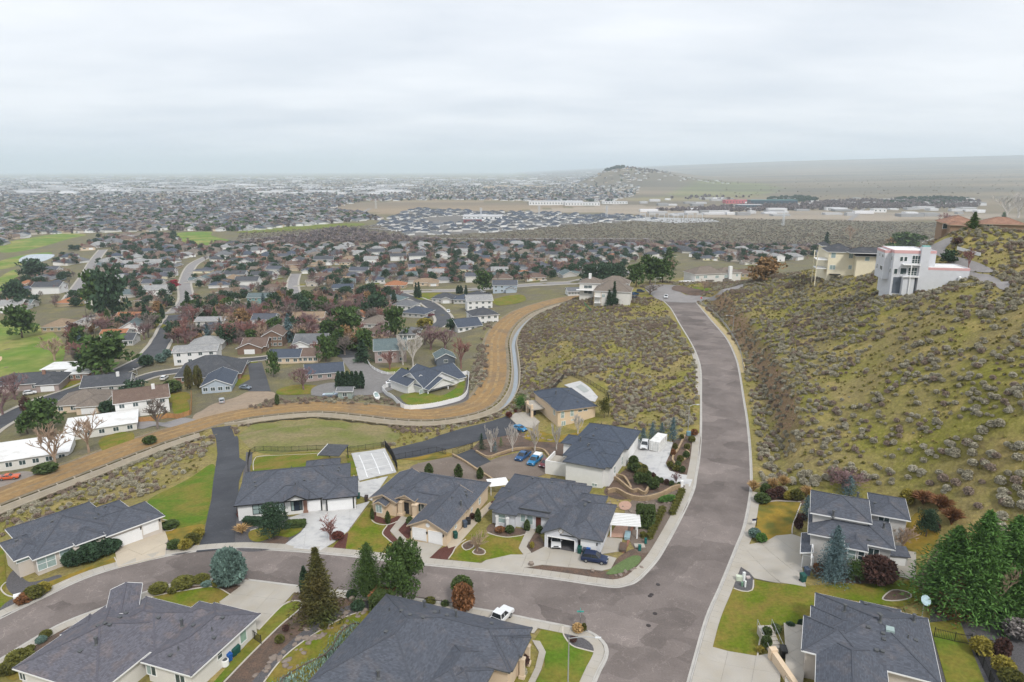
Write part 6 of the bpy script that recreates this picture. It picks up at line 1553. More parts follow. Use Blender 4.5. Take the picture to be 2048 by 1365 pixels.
# patio cover of the white house with black trim
x,y,z=tp(668,925);t=thing('patio_cover','dark flat patio cover behind the white house with black trim','patio cover',(x,y,z),-.1)
m=MB();m.box(-2.6,-3.2,3.0,2.6,3.6,3.2);m.build('roof',ROOF['dark'],t);m=MB();m.bar((-2.65,-3.2,3.1),(-2.65,3.6,3.1),.12,.3);m.build('fascia',M_WHITE,t)
for sx in(-2.4,2.4):m=MB();m.box(sx-.1,3.2,-.2,sx+.1,3.4,3.0);m.build('post',M_BLACKTRIM,t)
# shed of the split level house
x,y,z=tp(1787,1128);t=thing('shed','small grey lean-to shed beside the split-level house','shed',(x,y,z),-.18);m=MB();m.box(-1.9,-.9,0,1.7,.9,2.0);m.build('wall',WALL['grey'],t);m=MB();m.add([(-2.1,-1.2,2.0),(2.0,-1.2,2.0),(2.0,1.2,2.6),(-2.1,1.2,2.6),(-2.1,-1.2,2.15),(2.0,-1.2,2.15),(2.0,1.2,2.75),(-2.1,1.2,2.75)],[(3,2,1,0),(4,5,6,7),(0,1,5,4),(1,2,6,5),(2,3,7,6),(3,0,4,7)]);m.build('roof',ROOF['slate'],t);m=MB();m.box(-1.5,-.95,.3,1.4,-.9,1.6);m.build('door',M_WHITE,t)
# patio, wall and stair of the corner house
drive('patio',[(1566,1257),(1606,1262),(1606,1302),(1612,1330),(1604,1380),(1568,1380),(1570,1320)],M_CONC,((1570,1320),(1606,1302)),2.4,0.9)
x,y,z=tp(1553,1306);t=thing('garden_stair','concrete stair between metal handrails going up to the patio','stair',(x,y,1.0),.05)
for k in range(7):m=MB();m.box(-1.0,k*.62,0,1.0,k*.62+.66,.18*(k+1));m.build('step',M_CONC,t)
for sx in(-1.05,1.05):
    m=MB();m.bar((sx,0,1.0),(sx,4.4,2.2),.05);[m.bar((sx,q,q*.29),(sx,q,q*.29+1.0),.05)for q in(0,1.5,3,4.4)];m.build('handrail',M_STEEL,t)
x,y,z=tp(1563,1345);t=thing('garden_wall','tan plastered wall with piers dividing the driveway from the patio','wall',(x,y,.8),.1)
m=MB();m.box(-.35,-5,0,.35,2.2,1.7);m.build('wall',WALL['peach'],t)
for yy in(2.2,-5.4):m=MB();m.box(-.5,yy,0,.5,yy+.8,1.95);m.build('pier',WALL['peach'],t)
# container
x,y,z=tp(1316,896);q=tp(1335,876);hd=math.atan2(q[1]-y,q[0]-x);t=thing('shipping_container','white shipping container on the driveway beside the blue spruces','container',(x,y,z+.15),hd)
m=MB();m.box(-3.05,-1.22,.12,3.05,1.22,2.55);m.build('body',nmat('white container steel',(.70,.695,.67),rough=.5),t)
for k in range(18):m=MB();xx=-2.85+k*.335;m.box(xx-.08,-1.25,.3,xx+.08,-1.215,2.4);m.build('rib',MATS['white container steel'],t)
for k in range(4):m=MB();m.tube((-3.09,-.9+k*.6,.2),(-3.09,-.9+k*.6,2.5),.025,.025,6);m.build('lock_rod',M_STEEL,t)
m=MB();m.box(-3.06,-1.24,2.5,3.06,1.24,2.6);m.build('roof',MATS['white container steel'],t)
m=MB();m.lathe([(.32,0),(.32,.02),(0,.02)],14);e=m.build('emblem',nmat('dark red emblem',(.16,.03,.03)),t);e.rotation_euler=(math.radians(90),0,0);e.location=(1.4,-1.22,2.0)
# dish, lawn ornaments
x,y,z=tp(1843,1240);t=thing('satellite_dish','pale blue satellite dish on a pole behind the corner roof','satellite dish',(x,y,z));m=MB();m.tube((0,0,0),(0,0,3.2),.06,.05,6);m.build('pole',M_STEEL,t);m=MB();m.lathe([(0.05,0),(.45,.1),(.75,.3),(.72,.31),(.4,.14),(0,.05)],16);d=m.build('dish',nmat('dish paint',(.42,.55,.60)),t);d.location=(0,0,3.2);d.rotation_euler=(.9,.2,0)
# ================================================================== NEAR VEHICLES
def hd(p,q):a,b=tp(*p),tp(*q);return math.degrees(math.atan2(b[1]-a[1],b[0]-a[0]))
def carat(name,label,kind,c,a,b,lift=.16,cat='car'):
    """a: rear, b: front of the car on the ground"""
    A_,B_=tp(*a),tp(*b);x,y=(A_[0]+B_[0])/2,(A_[1]+B_[1])/2
    return car(name,label,cat,kind,c,(x,y,hz(x,y)+lift),hd(a,b))
carat('parked_car','navy blue SUV parked across the driveway of the open garage','suv','navy',(1166,1121),(1212,1128))
carat('parked_car','white car parked inside the open garage','sedan','white',(1112,1080),(1112,1096))
carat('pickup_truck','white pickup half hidden behind the slate roof at the street','pickup','white',(988,1256),(1008,1236),cat='truck')
carat('pickup_truck','dark blue pickup with an open bed on the gravel lot','pickup','blue',(1056,912),(1036,924),.12,'truck')
tr=carat('pickup_truck','bright blue pickup with a white bed cover on the gravel lot','pickup','brightblue',(1078,920),(1061,933),.12,'truck');m=MB();m.box(-2.75,-.9,1.1,-.75,.9,1.75);m.build('bed_cover',M_WHITE,tr)
carat('parked_car','white SUV with dark windshield beside the shipping container','suv','white',(1292,886),(1286,907))
carat('parked_car','bright blue car at the end of the lower lane','sedan','brightblue',(1029,859),(1050,864),.13)
carat('parked_car','white pickup coming up to the far junction','pickup','white',(1333,592),(1331,600),.08)
carat('parked_car','dark red car half hidden by the white terrace wall','sedan','maroon',(1098,928),(1086,936),.12)
# ================================================================== NEAR PLANTS
def px2m(px,py,n):
    """height in metres of something n pixels tall standing at this photo point"""
    x,y,z=tp(px,py);d=y*CP+(CAM_Z-z)*SP;dep=math.atan2(CAM_Z-z,math.hypot(x,y));return n*d/FPX/max(.5,math.cos(dep))
def pxw(px,py,n):
    x,y,z=tp(px,py);d=y*CP+(CAM_Z-z)*SP;return n*d/FPX
MB_CACHE={}
def mesh_of(kind,leaf,seed=0,n=None):
    key=(kind,leaf,seed,n)
    if key not in MB_CACHE:
        L=LEAF[leaf]
        MB_CACHE[key]={'ball':lambda:m_ball(seed,L,n or 420),'block':lambda:m_block(seed,L,n or 700),'conifer':lambda:m_conifer(seed,L,int((n or 1800)*1.6),card=.052),'spruce':lambda:m_conifer(seed,L,n or 2600,spread=.36,card=.042,base=.03,power=.75,droop=-.12,ragged=.14),
                         'pine':lambda:m_conifer(seed,L,int((n or 2200)*2),spread=.36,card=.045 if(n or 0)<3900 else .032,base=.1,power=.62,droop=-.05,ragged=.35),'column':lambda:m_column(seed,L,n or 500),'round':lambda:m_round(seed,L,int((n or 1600)*2),36,card=.05),'cypress':lambda:m_conifer(seed,L,n,spread=.36,card=.04,base=.02,power=.85,droop=.05,ragged=.22),'grass':lambda:m_grass(seed,L,(n or 300)*2)}[kind]()
    return MB_CACHE[key]
def trunk_of(bk='brown',h=.3,seed=0):
    key=('trunk',bk,h,seed)
    if key not in MB_CACHE:MB_CACHE[key]=m_trunk(BARKM[bk],h,seed=seed)
    return MB_CACHE[key]
def bare_of(bk,seed=0,**k):
    key=('bare',bk,seed,tuple(sorted(k.items())))
    if key not in MB_CACHE:MB_CACHE[key]=m_bare(seed,BARKM[bk],**k)
    return MB_CACHE[key]
def T(name,label,cat,kind,leaf,px,h,w,seed=0,n=None,bk='brown',th=.25,group=None):
    """a tree: photo point of its foot, height and width in photo pixels"""
    x,y,z=tp(*px);H=px2m(*px,h);Wm=pxw(*px,w)
    me=mesh_of(kind,leaf,seed,n);b=[v.co for v in me.vertices];bw=2*float(np.percentile([math.hypot(v[0],v[1])for v in b[::3]],94 if kind!='conifer' else 90))
    t=thing(name,label,cat,(x,y,z),rng.uniform(0,6.28),group);s=Wm/bw;t.scale=(s,s,H)
    link_mesh('trunk',trunk_of(bk,th),t);link_mesh('crown',me,t);return t
def B(name,label,cat,px,h,w,bk='grey',seed=0,group=None,**k):
    x,y,z=tp(*px);H=px2m(*px,h);Wm=pxw(*px,w);me=bare_of(bk,seed,**k);bw=2*float(np.percentile([math.hypot(v.co[0],v.co[1])for v in me.vertices],95))
    t=thing(name,label,cat,(x,y,z),rng.uniform(0,6.28),group);s=Wm/bw;t.scale=(s,s,H);link_mesh('trunk',trunk_of(bk,.26),t);link_mesh('crown',me,t);return t
def S(name,label,px,w,h,leaf,kind='ball',seed=0,n=None,cat='shrub',d=None,rz=None,group=None,lift=.08):
    """a shrub: photo point of its foot, width and height in photo pixels"""
    x,y,z=tp(*px);Wm=pxw(*px,w);H=px2m(*px,h);D=pxw(*px,d)if d else Wm
    if kind=='column':Wm,D=Wm/.42,D/.42
    o=link_mesh(name,mesh_of(kind,leaf,seed,n),None,(x,y,z+lift),rng.uniform(0,6.28)if rz is None else rz,(Wm,D,H));return tag(o,label,cat,group)
T('round_cedar','big clipped blue cedar ball beside the pale driveway and the street','tree','ball','bluegrey',(462,1170),66,60,n=2600)
T('cedar_tree','tall ragged olive cedar with a browned crown above the rock strip','tree','conifer','thuja',(640,1238),128,62,3,4200)
S('cypress_column','narrow dark green column beside the ragged olive cedar',(611,1196),19,58,'darkgreen','column',1,900,'tree')
T('pine_tree','dark pointed pine standing at the street behind the low roof','tree','pine','pine',(738,1196),100,62,5,3600)
T('pine_tree','broad double crowned pine next to the pointed one','tree','round','pine',(806,1200),102,80,7,3600)
T('cypress_tree','dark drooping cypress before the white house with black trim','tree','round','darkgreen',(548,1078),64,56,9,2400)
S('egg_shrub','egg shaped shrub green on top and rust brown below, at the street',(927,1222),40,46,'rust','ball',2,900);S('egg_shrub','green crown of the rust brown egg shaped shrub',(925,1204),40,24,'box','ball',3,700,lift=1.9)
S('hedge','square hedge with a rust brown top at the corner of the slate roof',(765,1224),38,30,'box','block',1,1400,'hedge',rz=-.3);S('hedge','dry rust brown growth on top of the square hedge',(766,1213),40,8,'rust','block',2,700,'hedge',rz=-.3,lift=1.9)
for k,(a,b,w,lb)in enumerate(((150,1130,40,'lowest dark evergreen mound of the hedge before the beige house'),(178,1122,46,'second dark evergreen mound of the hedge before the beige house'),(205,1110,44,'dark evergreen mound of the hedge under the porch column'),(222,1103,36,'dark evergreen mound nearest the white garage doors'))):
    S('evergreen_mound',lb,(a,b),w,w*.62,'darkgreen','ball',10+k,1300,group='mounds of the hedge before the beige house')
for k,(a,b,w,h,lf,lb)in enumerate(((318,1184,34,13,'boxy','long flat boxwood nearest the gable of the street wing'),(367,1174,40,15,'boxy','largest flat boxwood between the kerb and the curved lawn'),(403,1164,30,11,'boxy','flat boxwood close to the kerb above the curved lawn'),(441,1172,28,14,'boxy','flat boxwood under the blue cedar ball'),(345,1187,18,10,'boxy','small boxwood beside the long flat one'),(414,1172,20,7,'bluegrey','low blue juniper in the boxwood bed'),(40,1327,46,20,'boxy','large olive shrub at the kerb beside the low roof'),(20,1345,40,16,'olive','olive shrub lowest at the kerb'),(60,1302,17,8,'boxy','small olive shrub in the bark by the kerb'),(82,1285,20,9,'bluegrey','blue grey shrub in the bark by the kerb'),(92,1274,22,9,'olive','olive shrub furthest up the bark strip'))):
    S('boxwood',lb,(a,b),w,h,lf,'ball',20+k,700)
for k,(a,b,w,h,lf,lb)in enumerate(((372,1098,26,16,'yellow','golden shrub lowest beside the black lane'),(385,1088,28,18,'olive','olive shrub between golden shrubs beside the black lane'),(398,1074,22,16,'yellow','golden shrub highest beside the black lane'),(350,1098,26,15,'box','dark green shrub at the corner of the buff driveway'),(340,1056,32,12,'box','dark low hedge in the round bed by the beige garage'),(70,1196,36,20,'olive','rose bush with pale blooms behind the white mail cabinet'),(48,1206,30,16,'rust','dry brown shrub beside the white mail cabinet'),(88,1186,26,18,'yellow','yellowish rose bush at the lawn edge'))):
    S('garden_shrub',lb,(a,b),w,h,lf,'ball',40+k,600)
S('hedge','dark clipped hedge under the windows of the white house with black trim',(512,1050),46,12,'darkgreen','block',4,1200,'hedge',d=16,rz=-.1);S('hedge','low curved box hedge by the entry of the white house with black trim',(592,1054),36,10,'box','block',5,900,'hedge',d=18,rz=.1)
S('ornamental_grass','bright tan grass clump at the corner of the lane and street',(484,1068),34,18,'tan','grass',3);S('barberry','dark red barberry at the lane side of the white house',(487,1036),22,22,'red','ball',6,400);S('barberry','red barberry below the small bare tree',(676,1078),24,12,'red','ball',7,400)
B('bare_tree','small reddish leafless tree at the edge of the wide pale driveway','tree',(661,1082),44,44,'red',3,levels=4,wtr=.03,wt=.009)
B('bare_shrub','bare twiggy shrub in a bark island on the front lawn','shrub',(954,1104),40,40,'tan',5,levels=3,up=.3,spread=.6,wt=.008,first=12,trunk_h=.06)
for k,(a,b,w,h,lb)in enumerate(((801,1102,14,26,'pointed green shrub at the driveway corner of the cream house'),(776,1048,11,24,'narrow pointed shrub beside the bay of the cream house'),(956,1044,13,25,'pointed green shrub by the wall of the cream house'),(858,950,17,22,'rounded green cone behind the cream house, first from the court'),(917,956,17,26,'tallest green cone in the gravel behind the cream house'),(960,958,14,22,'green cone nearest the gazebo behind the cream house'),(1054,1062,13,21,'pointed shrub at the porch column of the white house'),(1079,1066,14,14,'small round green shrub beside the porch path'),(745,1040,8,22,'thin dark column left of the cream bay'))):
    S('cone_shrub',lb,(a,b),w,h,'box','column',50+k%3,600)
for k,(a,b,w,h,lf,lb)in enumerate(((1020,1066,18,12,'box','green shrub at the corner of the white bay window'),(1000,1064,20,8,'rust','dry shrub under the bay window'),(1044,1050,14,16,'maroon','dark red shrub beside the bay window'),(1064,1098,9,12,'yellow','yellow green shrub in the bark beside the porch path'),(820,1052,14,16,'box','dark shrub by the wall of the cream garage'),(942,1038,16,10,'maroon','dark red shrub on the side bed of the cream house'),(705,1196,22,12,'darkgreen','dark juniper at the street under the pine'),(716,1220,26,14,'darkgreen','low dark juniper below the pines'),(860,1208,22,9,'olive','olive shrub behind the slate roof ridge'),(890,1212,16,8,'box','small round shrub behind the slate roof ridge'),(648,1258,16,10,'olive','olive shrub among the rocks'),(560,1286,18,12,'olive','round olive shrub beside the long green lawn'),(572,1262,14,9,'maroon','maroon shrub beside the long green lawn'))):
    S('garden_shrub',lb,(a,b),w,h,lf,'ball',60+k,450)
S('hedge','big clipped green hedge block beside the white pergola',(1290,1052),34,34,'box','block',8,2200,'hedge',d=30,rz=-.15)
S('hedge','long rounded green mound above the dry creek',(1334,1003),38,10,'green','ball',9,1200,'hedge',d=16,rz=.35)
for k in range(10):
    f=k/9;S('cube_shrub',['clipped cube shrub of the long row along the brick wall bed'][0]if 0<k<9 else('first clipped cube of the inner row, lowest near the pedestal' if k==0 else 'last clipped cube of the inner row, beside the hedge block'),(1299+25.6*f,1078-54*f),11,9,'boxy','block',10+k%3,350,rz=.5,group='cube shrubs of the inner row')
for k in range(9):
    f=k/8;S('cube_shrub','clipped cube shrub of the row beside the sidewalk' if 0<k<8 else('lowest clipped cube of the sidewalk row' if k==0 else 'topmost clipped cube of the sidewalk row, by the mail pillar'),(1344.6+19*f,1030-43*f),11,8,'boxy','block',10+k%3,350,rz=.4,group='cube shrubs of the sidewalk row')
S('cube_shrub','single clipped cube shrub apart from the rows',(1286,1076),10,9,'boxy','block',12,350,rz=.5)
for k,(a,b,w,h,lf)in enumerate(((1267,932,18,18,'box'),(1272,945,20,17,'box'),(1284,958,22,18,'olive'),(1292,968,20,18,'box'),(1278,968,22,20,'box'),(1306,979,22,20,'box'),(1262,942,14,12,'box'),(1288,944,15,13,'olive'),(1296,958,14,14,'box'))):
    S('terrace_shrub',['rounded dark shrub','rounded dark shrub','olive tinted rounded shrub'][(lf=='olive')*2]+[' at the top of the terrace by the pale driveway',' above the tall house steps',' in the middle of the terrace bank',' low on the terrace bank',' over the block wall of the terrace',' lowest on the terrace bank',' nearest the tall house corner',' beside the curving driveway edge',' between the bank and the driveway'][k],(a,b),w,h,lf,'ball',80+k,700)
for k,(a,b)in enumerate(((1306,957),(1313,964),(1322,967),(1333,970),(1343,973),(1358,976))):
    S('ball_shrub','small clipped ball shrub in the row along the curving driveway' if 0<k<5 else('first small ball shrub of the driveway row' if k==0 else 'last small ball shrub of the driveway row by the mail pillar'),(a,b),10,10,'box' if k%3 else 'maroon','ball',90+k,400,group='ball shrubs along the curving driveway')
B('bare_tree','tiny leafless tree by the white mail pillar','tree',(1352,968),22,20,'purple',6,levels=4,wtr=.03,wt=.01)
for k,(a,b,w,h,lf)in enumerate(((1388,872,14,12,'rust'),(1383,885,14,11,'boxy'),(1374,900,12,11,'boxy'),(1372,917,13,13,'box'),(1360,925,13,12,'boxy'),(1350,900,10,12,'olive'),(1346,912,10,12,'rust'),(1340,936,12,12,'boxy'),(1352,942,16,10,'olive'),(1365,946,11,12,'box'),(1363,880,9,10,'olive'),(1356,933,12,9,'box'))):
    S('planter_shrub',['rusty','olive','winter green','dark green','olive green','olive','rusty','green','wide olive','dark green','small olive','low green'][k]+' shrub in the strip beside the container driveway'+[', next to the teal box',', second from the teal box',', at the stone wall bend',', round and close to the sidewalk',', above the inner wall',', on the driveway side',', between the stone walls',', at the driveway curve',', at the foot of the strip',', beside the bark patch',', highest on the strip',', in the lower wall bend'][k],(a,b),w,h,lf,'ball',100+k,400)
for k,(a,b,w,h,lb)in enumerate(((1286,885,26,28,'squat blue spruce nearest the tall house'),(1304,880,24,34,'second blue spruce behind the white container'),(1323,872,22,26,'blue spruce hidden behind the white container'),(1345,882,28,46,'tallest blue spruce at the end of the white container'))):
    T('blue_spruce',lb,'tree','spruce','blue',(a,b),h,w,11+k%2,1500)
for k,(a,b,h,lb)in enumerate(((982,905,56,'white stemmed leafless birch, first in the row by the lower lane'),(1025,903,60,'white stemmed leafless birch beside the bright blue car'),(1070,902,58,'white stemmed leafless birch in the middle of the row'),(1113,900,56,'white stemmed leafless birch nearest the tall house'),(1156,868,44,'leafless birch behind the blue grey roof'))):
    B('birch_tree',lb,'tree',(a,b),h,26,'white',20+k%3,levels=4,up=1.3,spread=.4,wt=.006,wtr=.02,trunk_h=.16,first=8)
T('spruce_tree','dark spruce at the corner of the gravel lot','tree','spruce','darkgreen',(963,900),32,20,12,1300);T('spruce_tree','small blue spruce beside the gravel lot wall','tree','spruce','blue',(990,905),24,15,11,900);T('spruce_tree','small green spruce behind the gravel lot wall','tree','spruce','green',(1002,893),18,12,12,700)
T('green_tree','dense green tree at the edge of the pool house driveway','tree','round','green',(1041,824),34,26,15,900);S('barberry','dark maroon ball shrub beside the lane end',(1018,836),12,11,'red','ball',120);S('barberry','smaller maroon ball shrub under the dense green tree',(1032,826),8,8,'red','ball',121)
T('leafy_tree','yellow green leafy tree by the wall of the pool house','tree','round','olive',(1208,836),42,26,16,1000)
# east side of the road
T('blue_spruce','tall dense blue spruce before the grey split-level house','tree','spruce','blue',(1664,1162),104,62,21,4200)
T('small_pine','small green pine beside the tall blue spruce','tree','round','pine',(1708,1164),44,38,22,1100);S('round_bush','large rusty brown bush under the windows of the split-level house',(1754,1166),62,44,'maroon','ball',130,1500);S('round_bush','rusty brown bush at the root of the blue spruce',(1636,1152),22,22,'rust','ball',131,500)
T('blue_spruce','small round blue spruce at the stair of the split-level house','tree','spruce','blue',(1612,1038),46,34,23,1800);T('blue_spruce','blue spruce behind the upper roof of the split-level house','tree','spruce','blue',(1697,992),40,40,24,1500)
B('bare_shrub','pale leafless round shrub beside the split-level house','shrub',(1803,1098),50,50,'tan',25,levels=4,up=.4,spread=.7,wt=.006,first=11,trunk_h=.06)
T('yew_tree','dark blue green rounded tree behind the split-level house','tree','round','darkgreen',(1852,1074),52,42,26,1600);B('twig_shrub','large purplish leafless shrub behind the upper roof','shrub',(1686,975),46,76,'purple',27,levels=4,up=.2,spread=.8,wt=.006,first=14,trunk_h=.05)
for k,(a,b,w,h,lf,lb)in enumerate(((1524,1006,28,16,'box','green juniper nearest the sidewalk on the yellow lawn'),(1542,998,22,18,'maroon','maroon bush beside the sidewalk juniper'),(1558,996,22,20,'maroon','round maroon bush behind the yellow lawn'),(1576,1000,18,14,'yellow','bright yellow shrub behind the yellow lawn'),(1594,1000,26,18,'olive','olive shrub beside the small blue spruce'),(1530,990,20,20,'box','tall green shrub behind the sidewalk juniper'),(1522,1084,22,15,'green','teal green ball shrub at the driveway corner'),(1509,1076,22,16,'bluegrey','grey blue shrub at the driveway corner by the sidewalk'),(1596,1060,16,22,'maroon','dark red bush below the split-level stair'),(1604,1040,18,10,'maroon','red bush beside the small blue spruce'),(1868,1062,20,16,'maroon','maroon bush behind the yew'),(1812,1010,26,28,'yellow','yellow green shrub at the back corner of the split-level house'))):
    S('garden_shrub',lb,(a,b),w,h,lf,'ball',140+k,600)
for k,(a,b,lb)in enumerate(((1506,985,'tall straw coloured grass at the kerb of the hill road'),(1545,980,'straw coloured grass behind the sidewalk juniper'),(1566,976,'widest straw coloured grass at the sage edge'),(1612,996,'straw coloured grass beside the upper gable'))):
    S('tall_grass',lb,(a,b),26,24,'tan','grass',5+k,400)
for k,(a,b,w,h,lb)in enumerate(((1846,1010,44,26,'rust tinted weeping shrub nearest the split-level roof'),(1880,1022,44,30,'rust tinted weeping shrub in the middle of the sage edge'),(1902,1050,40,34,'rust tinted weeping shrub above the giant cypress'))):
    S('weeping_shrub',lb,(a,b),w,h,'rust','grass',9+k,900)
T('giant_cypress','widest bright green cypress before the dark gravel slope','tree','cypress','green',(1893,1212),150,124,31,9500);T('giant_cypress','tallest bright green cypress in the middle of the clump','tree','cypress','green',(1945,1230),195,126,32,10500);T('giant_cypress','bright green cypress at the far right of the clump','tree','cypress','green',(2008,1205),165,116,33,8500);T('giant_cypress','shorter bright green cypress closing the clump at the frame edge','tree','cypress','green',(2052,1240),110,84,34,5000)
T('larch_tree','rust brown conical tree before the bright green cypresses','tree','conifer','rust',(1907,1232),80,56,35,1500);B('bare_tree','tan leafless tree with a forked trunk before the cypresses','tree',(1986,1240),112,84,'tan',36,levels=5,up=.9,spread=.55,wt=.0035,first=5,wtr=.026)
for k,(a,b,w,h,lf,lb)in enumerate(((1960,1308,40,28,'yellow','golden shrub on the dark gravel by the fence corner'),(2002,1316,30,34,'maroon','dark maroon shrub on the gravel slope'),(2004,1345,40,26,'yellow','golden shrub below the maroon one'),(2020,1376,44,30,'olive','olive shrub lowest on the dark gravel'),(1978,1312,22,16,'maroon','small dark shrub between the golden shrubs'),(2035,1275,50,30,'lav','pale lavender shrub at the gravel edge'),(1836,1238,10,7,'yellow','tiny yellow plant by the satellite dish'),(1532,1296,20,20,'box','dark round shrub beside the concrete stair, lower'),(1533,1278,20,20,'box','dark round shrub beside the concrete stair, upper'),(1550,1264,22,12,'box','dark shrub at the head of the stair'),(1580,1260,20,12,'darkgreen','dark shrub beside the corner roof'),(1602,1256,14,14,'darkgreen','dark shrub touching the corner roof gutter'),(1520,1304,16,8,'yellow','yellow groundcover at the foot of the stair'),(1156,1264,22,12,'tan','tan grass clump under the street sign'),(1168,1264,10,14,'olive','spiky olive plant under the street sign'),(1146,1284,14,8,'maroon','dark low plant in the corner gravel bed'),(1048,1332,22,20,'maroon','maroon shrub beside the curved path'),(1046,1350,16,10,'sage','grey tuft beside the curved path'))):
    S('garden_shrub',lb,(a,b),w,h,lf,'ball',160+k,500)
# the weeping blue cedar trained along the lawn
x,y,z=tp(665,1322);t=thing('weeping_cedar','long weeping blue cedar trailing over the side lawn','tree',(x,y,z))
path_px=[((560,1362),.8),((590,1345),2.2),((620,1330),2.9),((648,1316),3.1),((664,1300),2.9),((676,1278),2.7),((690,1262),2.9),((708,1252),2.6),((722,1252),1.6)]
spine=[]
for(a,b),hh in path_px:
    q=tp(a,b);g=gp(a,b,q[2]+hh);spine.append((g[0]-x,g[1]-y,q[2]+hh*1.15-z))
side=[]
for(a,b),hh in[((664,1300),2.9),((685,1290),2.6),((705,1282),2.2),((722,1272),1.4)]:
    q=tp(a,b);g=gp(a,b,q[2]+hh);side.append((g[0]-x,g[1]-y,q[2]+hh-z))
tk=MB();Lv=Leaves(77)
for sp in(spine,side):
    cs=catmull([(p[0],p[1],p[2])for p in sp],.35)
    for a,b in zip(cs,cs[1:]):tk.tube(a,b,.09,.09,6,cap=False)
    for p in cs:
        for k in range(34):
            dx,dy=rng.gauss(0,.55),rng.gauss(0,.55);drop=rng.uniform(0,1)**1.1*min(2.3,p[2]+.3)
            c=np.array([[p[0]+dx*(1+drop*.15),p[1]+dy*(1+drop*.15),max(p[2]+.15-drop-math.hypot(dx,dy)*.3,.05)]])
            Lv.cards(c,np.array([[dx*.5,dy*.5,-1.0]]),.5,.16)
m0=spine[3];tk.tube((0,0,-.2),m0,.14,.09,7)
tk.build('trunk',BARKM['brown'],t);link_mesh('crown',Lv.mesh('crown',leafm('pale weeping cedar needles',(.20,.29,.25))),t)
# ================================================================== HOUSES ON THE HILL AND AT THE FAR JUNCTION
# --- modern white house with pink bands
h=House('modern_house','modern pale grey house with pink bands and a tall chimney on the sage hill','house',((1855,536),(1933,538)),36.8,28.0,'white','palegrey')
Mh=h.root
def flat_block(x0,x1,y0,y1,ztop,band=None,zb=None):
    w=h.wing(kind='flat',x=(x0,x1),y=(y0,y1),z=ztop,ov=0.0,zb=zb,roof=False,wall=False);z1=ztop-h.zb;z0=(zb or h.zb)-h.zb-.5
    m=MB();m.box(x0+.25,y0+.25,z1-.35,x1-.25,y1-.25,z1-.25);h.rf.add(m.v,m.f)
    # walls rise past the roof as a parapet
    for q in((x0,y0,x1,y0+.22),(x0,y1-.22,x1,y1),(x0,y0+.22,x0+.22,y1-.22),(x1-.22,y0+.22,x1,y1-.22)):h.wl.box(q[0],q[1],z0,q[2],q[3],z1)
    if band:
        for q in((x0-.05,y0-.05,x1+.05,y0-.002),(x0-.05,y0-.002,x0-.002,y1),(x1+.002,y0-.002,x1+.05,y1)):h.box('band',M_PINK,q[0],q[1],z1-band,q[2],q[3],z1+.02)
    return w
k0=flat_block(0.1,11.9,0,11,36.9,.75)
k1=flat_block(-9.8,0.1,0.3,13,42.0,.95)
k2=flat_block(0.1,3.4,4,13,41.6,.8)
k3=flat_block(-11.6,-9.8,3.2,11.5,41.6,.8,33.0)
k4=flat_block(-6.9,-3.6,-1.4,.3,34.3)
h.box('foundation',WALL['palegrey'],-9.7,.6,-5,11.6,10.8,.3);h.box('chimney',WALL['palegrey'],-2.4,-.5,0,0.08,1.2,43.2-28);h.box('chimney_cap',nmat('verdigris cap',(.20,.40,.38)),-2.2,-.3,43.2-28,-.1,1.0,43.6-28)
h.box('balcony',M_WHITE,-7.3,-1.9,33.9-28,-2.5,.28,34.15-28);h.box('balcony',M_WHITE,-7.3,-1.6,37.6-28,-2.5,.28,37.8-28)
for zz in(34.15,37.8):
    for zc in(.45,.95):m=MB();m.bar((-7.3,-1.8 if zz<36 else-1.5,zz-28+zc),(-2.5,-1.8 if zz<36 else-1.5,zz-28+zc),.05);m.build('balcony_rail',M_WHITE,Mh)
m=MB();m.box(-5.2,-1.8,-1,-4.95,-1.55,37.7-28);m.build('balcony_post',M_WHITE,Mh)
h.box('recess_shade_panel',WALL['slateblue'],-9.2,.26,.5,-2.6,.3,33.6-28)  # flat dark panel on the wall, its colour standing in for a recess's shade
for u,z,w,hh,nx in((-3.4,39.2,2.3,2.4,3),(-7.6,39.3,.8,1.3,1),(-6.4,39.3,.8,1.3,1),(-4.0,35.5,2.4,2.3,3),(-6.6,35.5,1.7,1.9,1),(-8.8,35.4,.9,1.6,1)):h.win(k1,'f',0,0,w,hh,nx,2 if hh>2 else 1,glass=M_GLASS,uz=(u,z-28))
for u,z,w,hh in((5.0,39.6,1.2,1.0),(8.2,39.6,.7,1.2),(5.2,35.8,2.2,1.3),(9.4,35.8,1.0,1.5)):h.win(k3,'l',0,0,w,hh,2,1,glass=M_GLASS,uz=(u,z-28))
h.win(k1,'l',0,0,.8,1.3,1,1,glass=M_GLASS,uz=(2.0,39.3-28));h.win(k1,'l',0,0,.8,1.3,1,1,glass=M_GLASS,uz=(2.0,35.4-28))
m=MB();m.lathe([(.3,32.7-28),(.45,33.0-28),(.45,34.2-28),(.25,34.5-28)],12,(9.2,-.6));m.build('tank',M_WHITE,Mh)
h.finish()
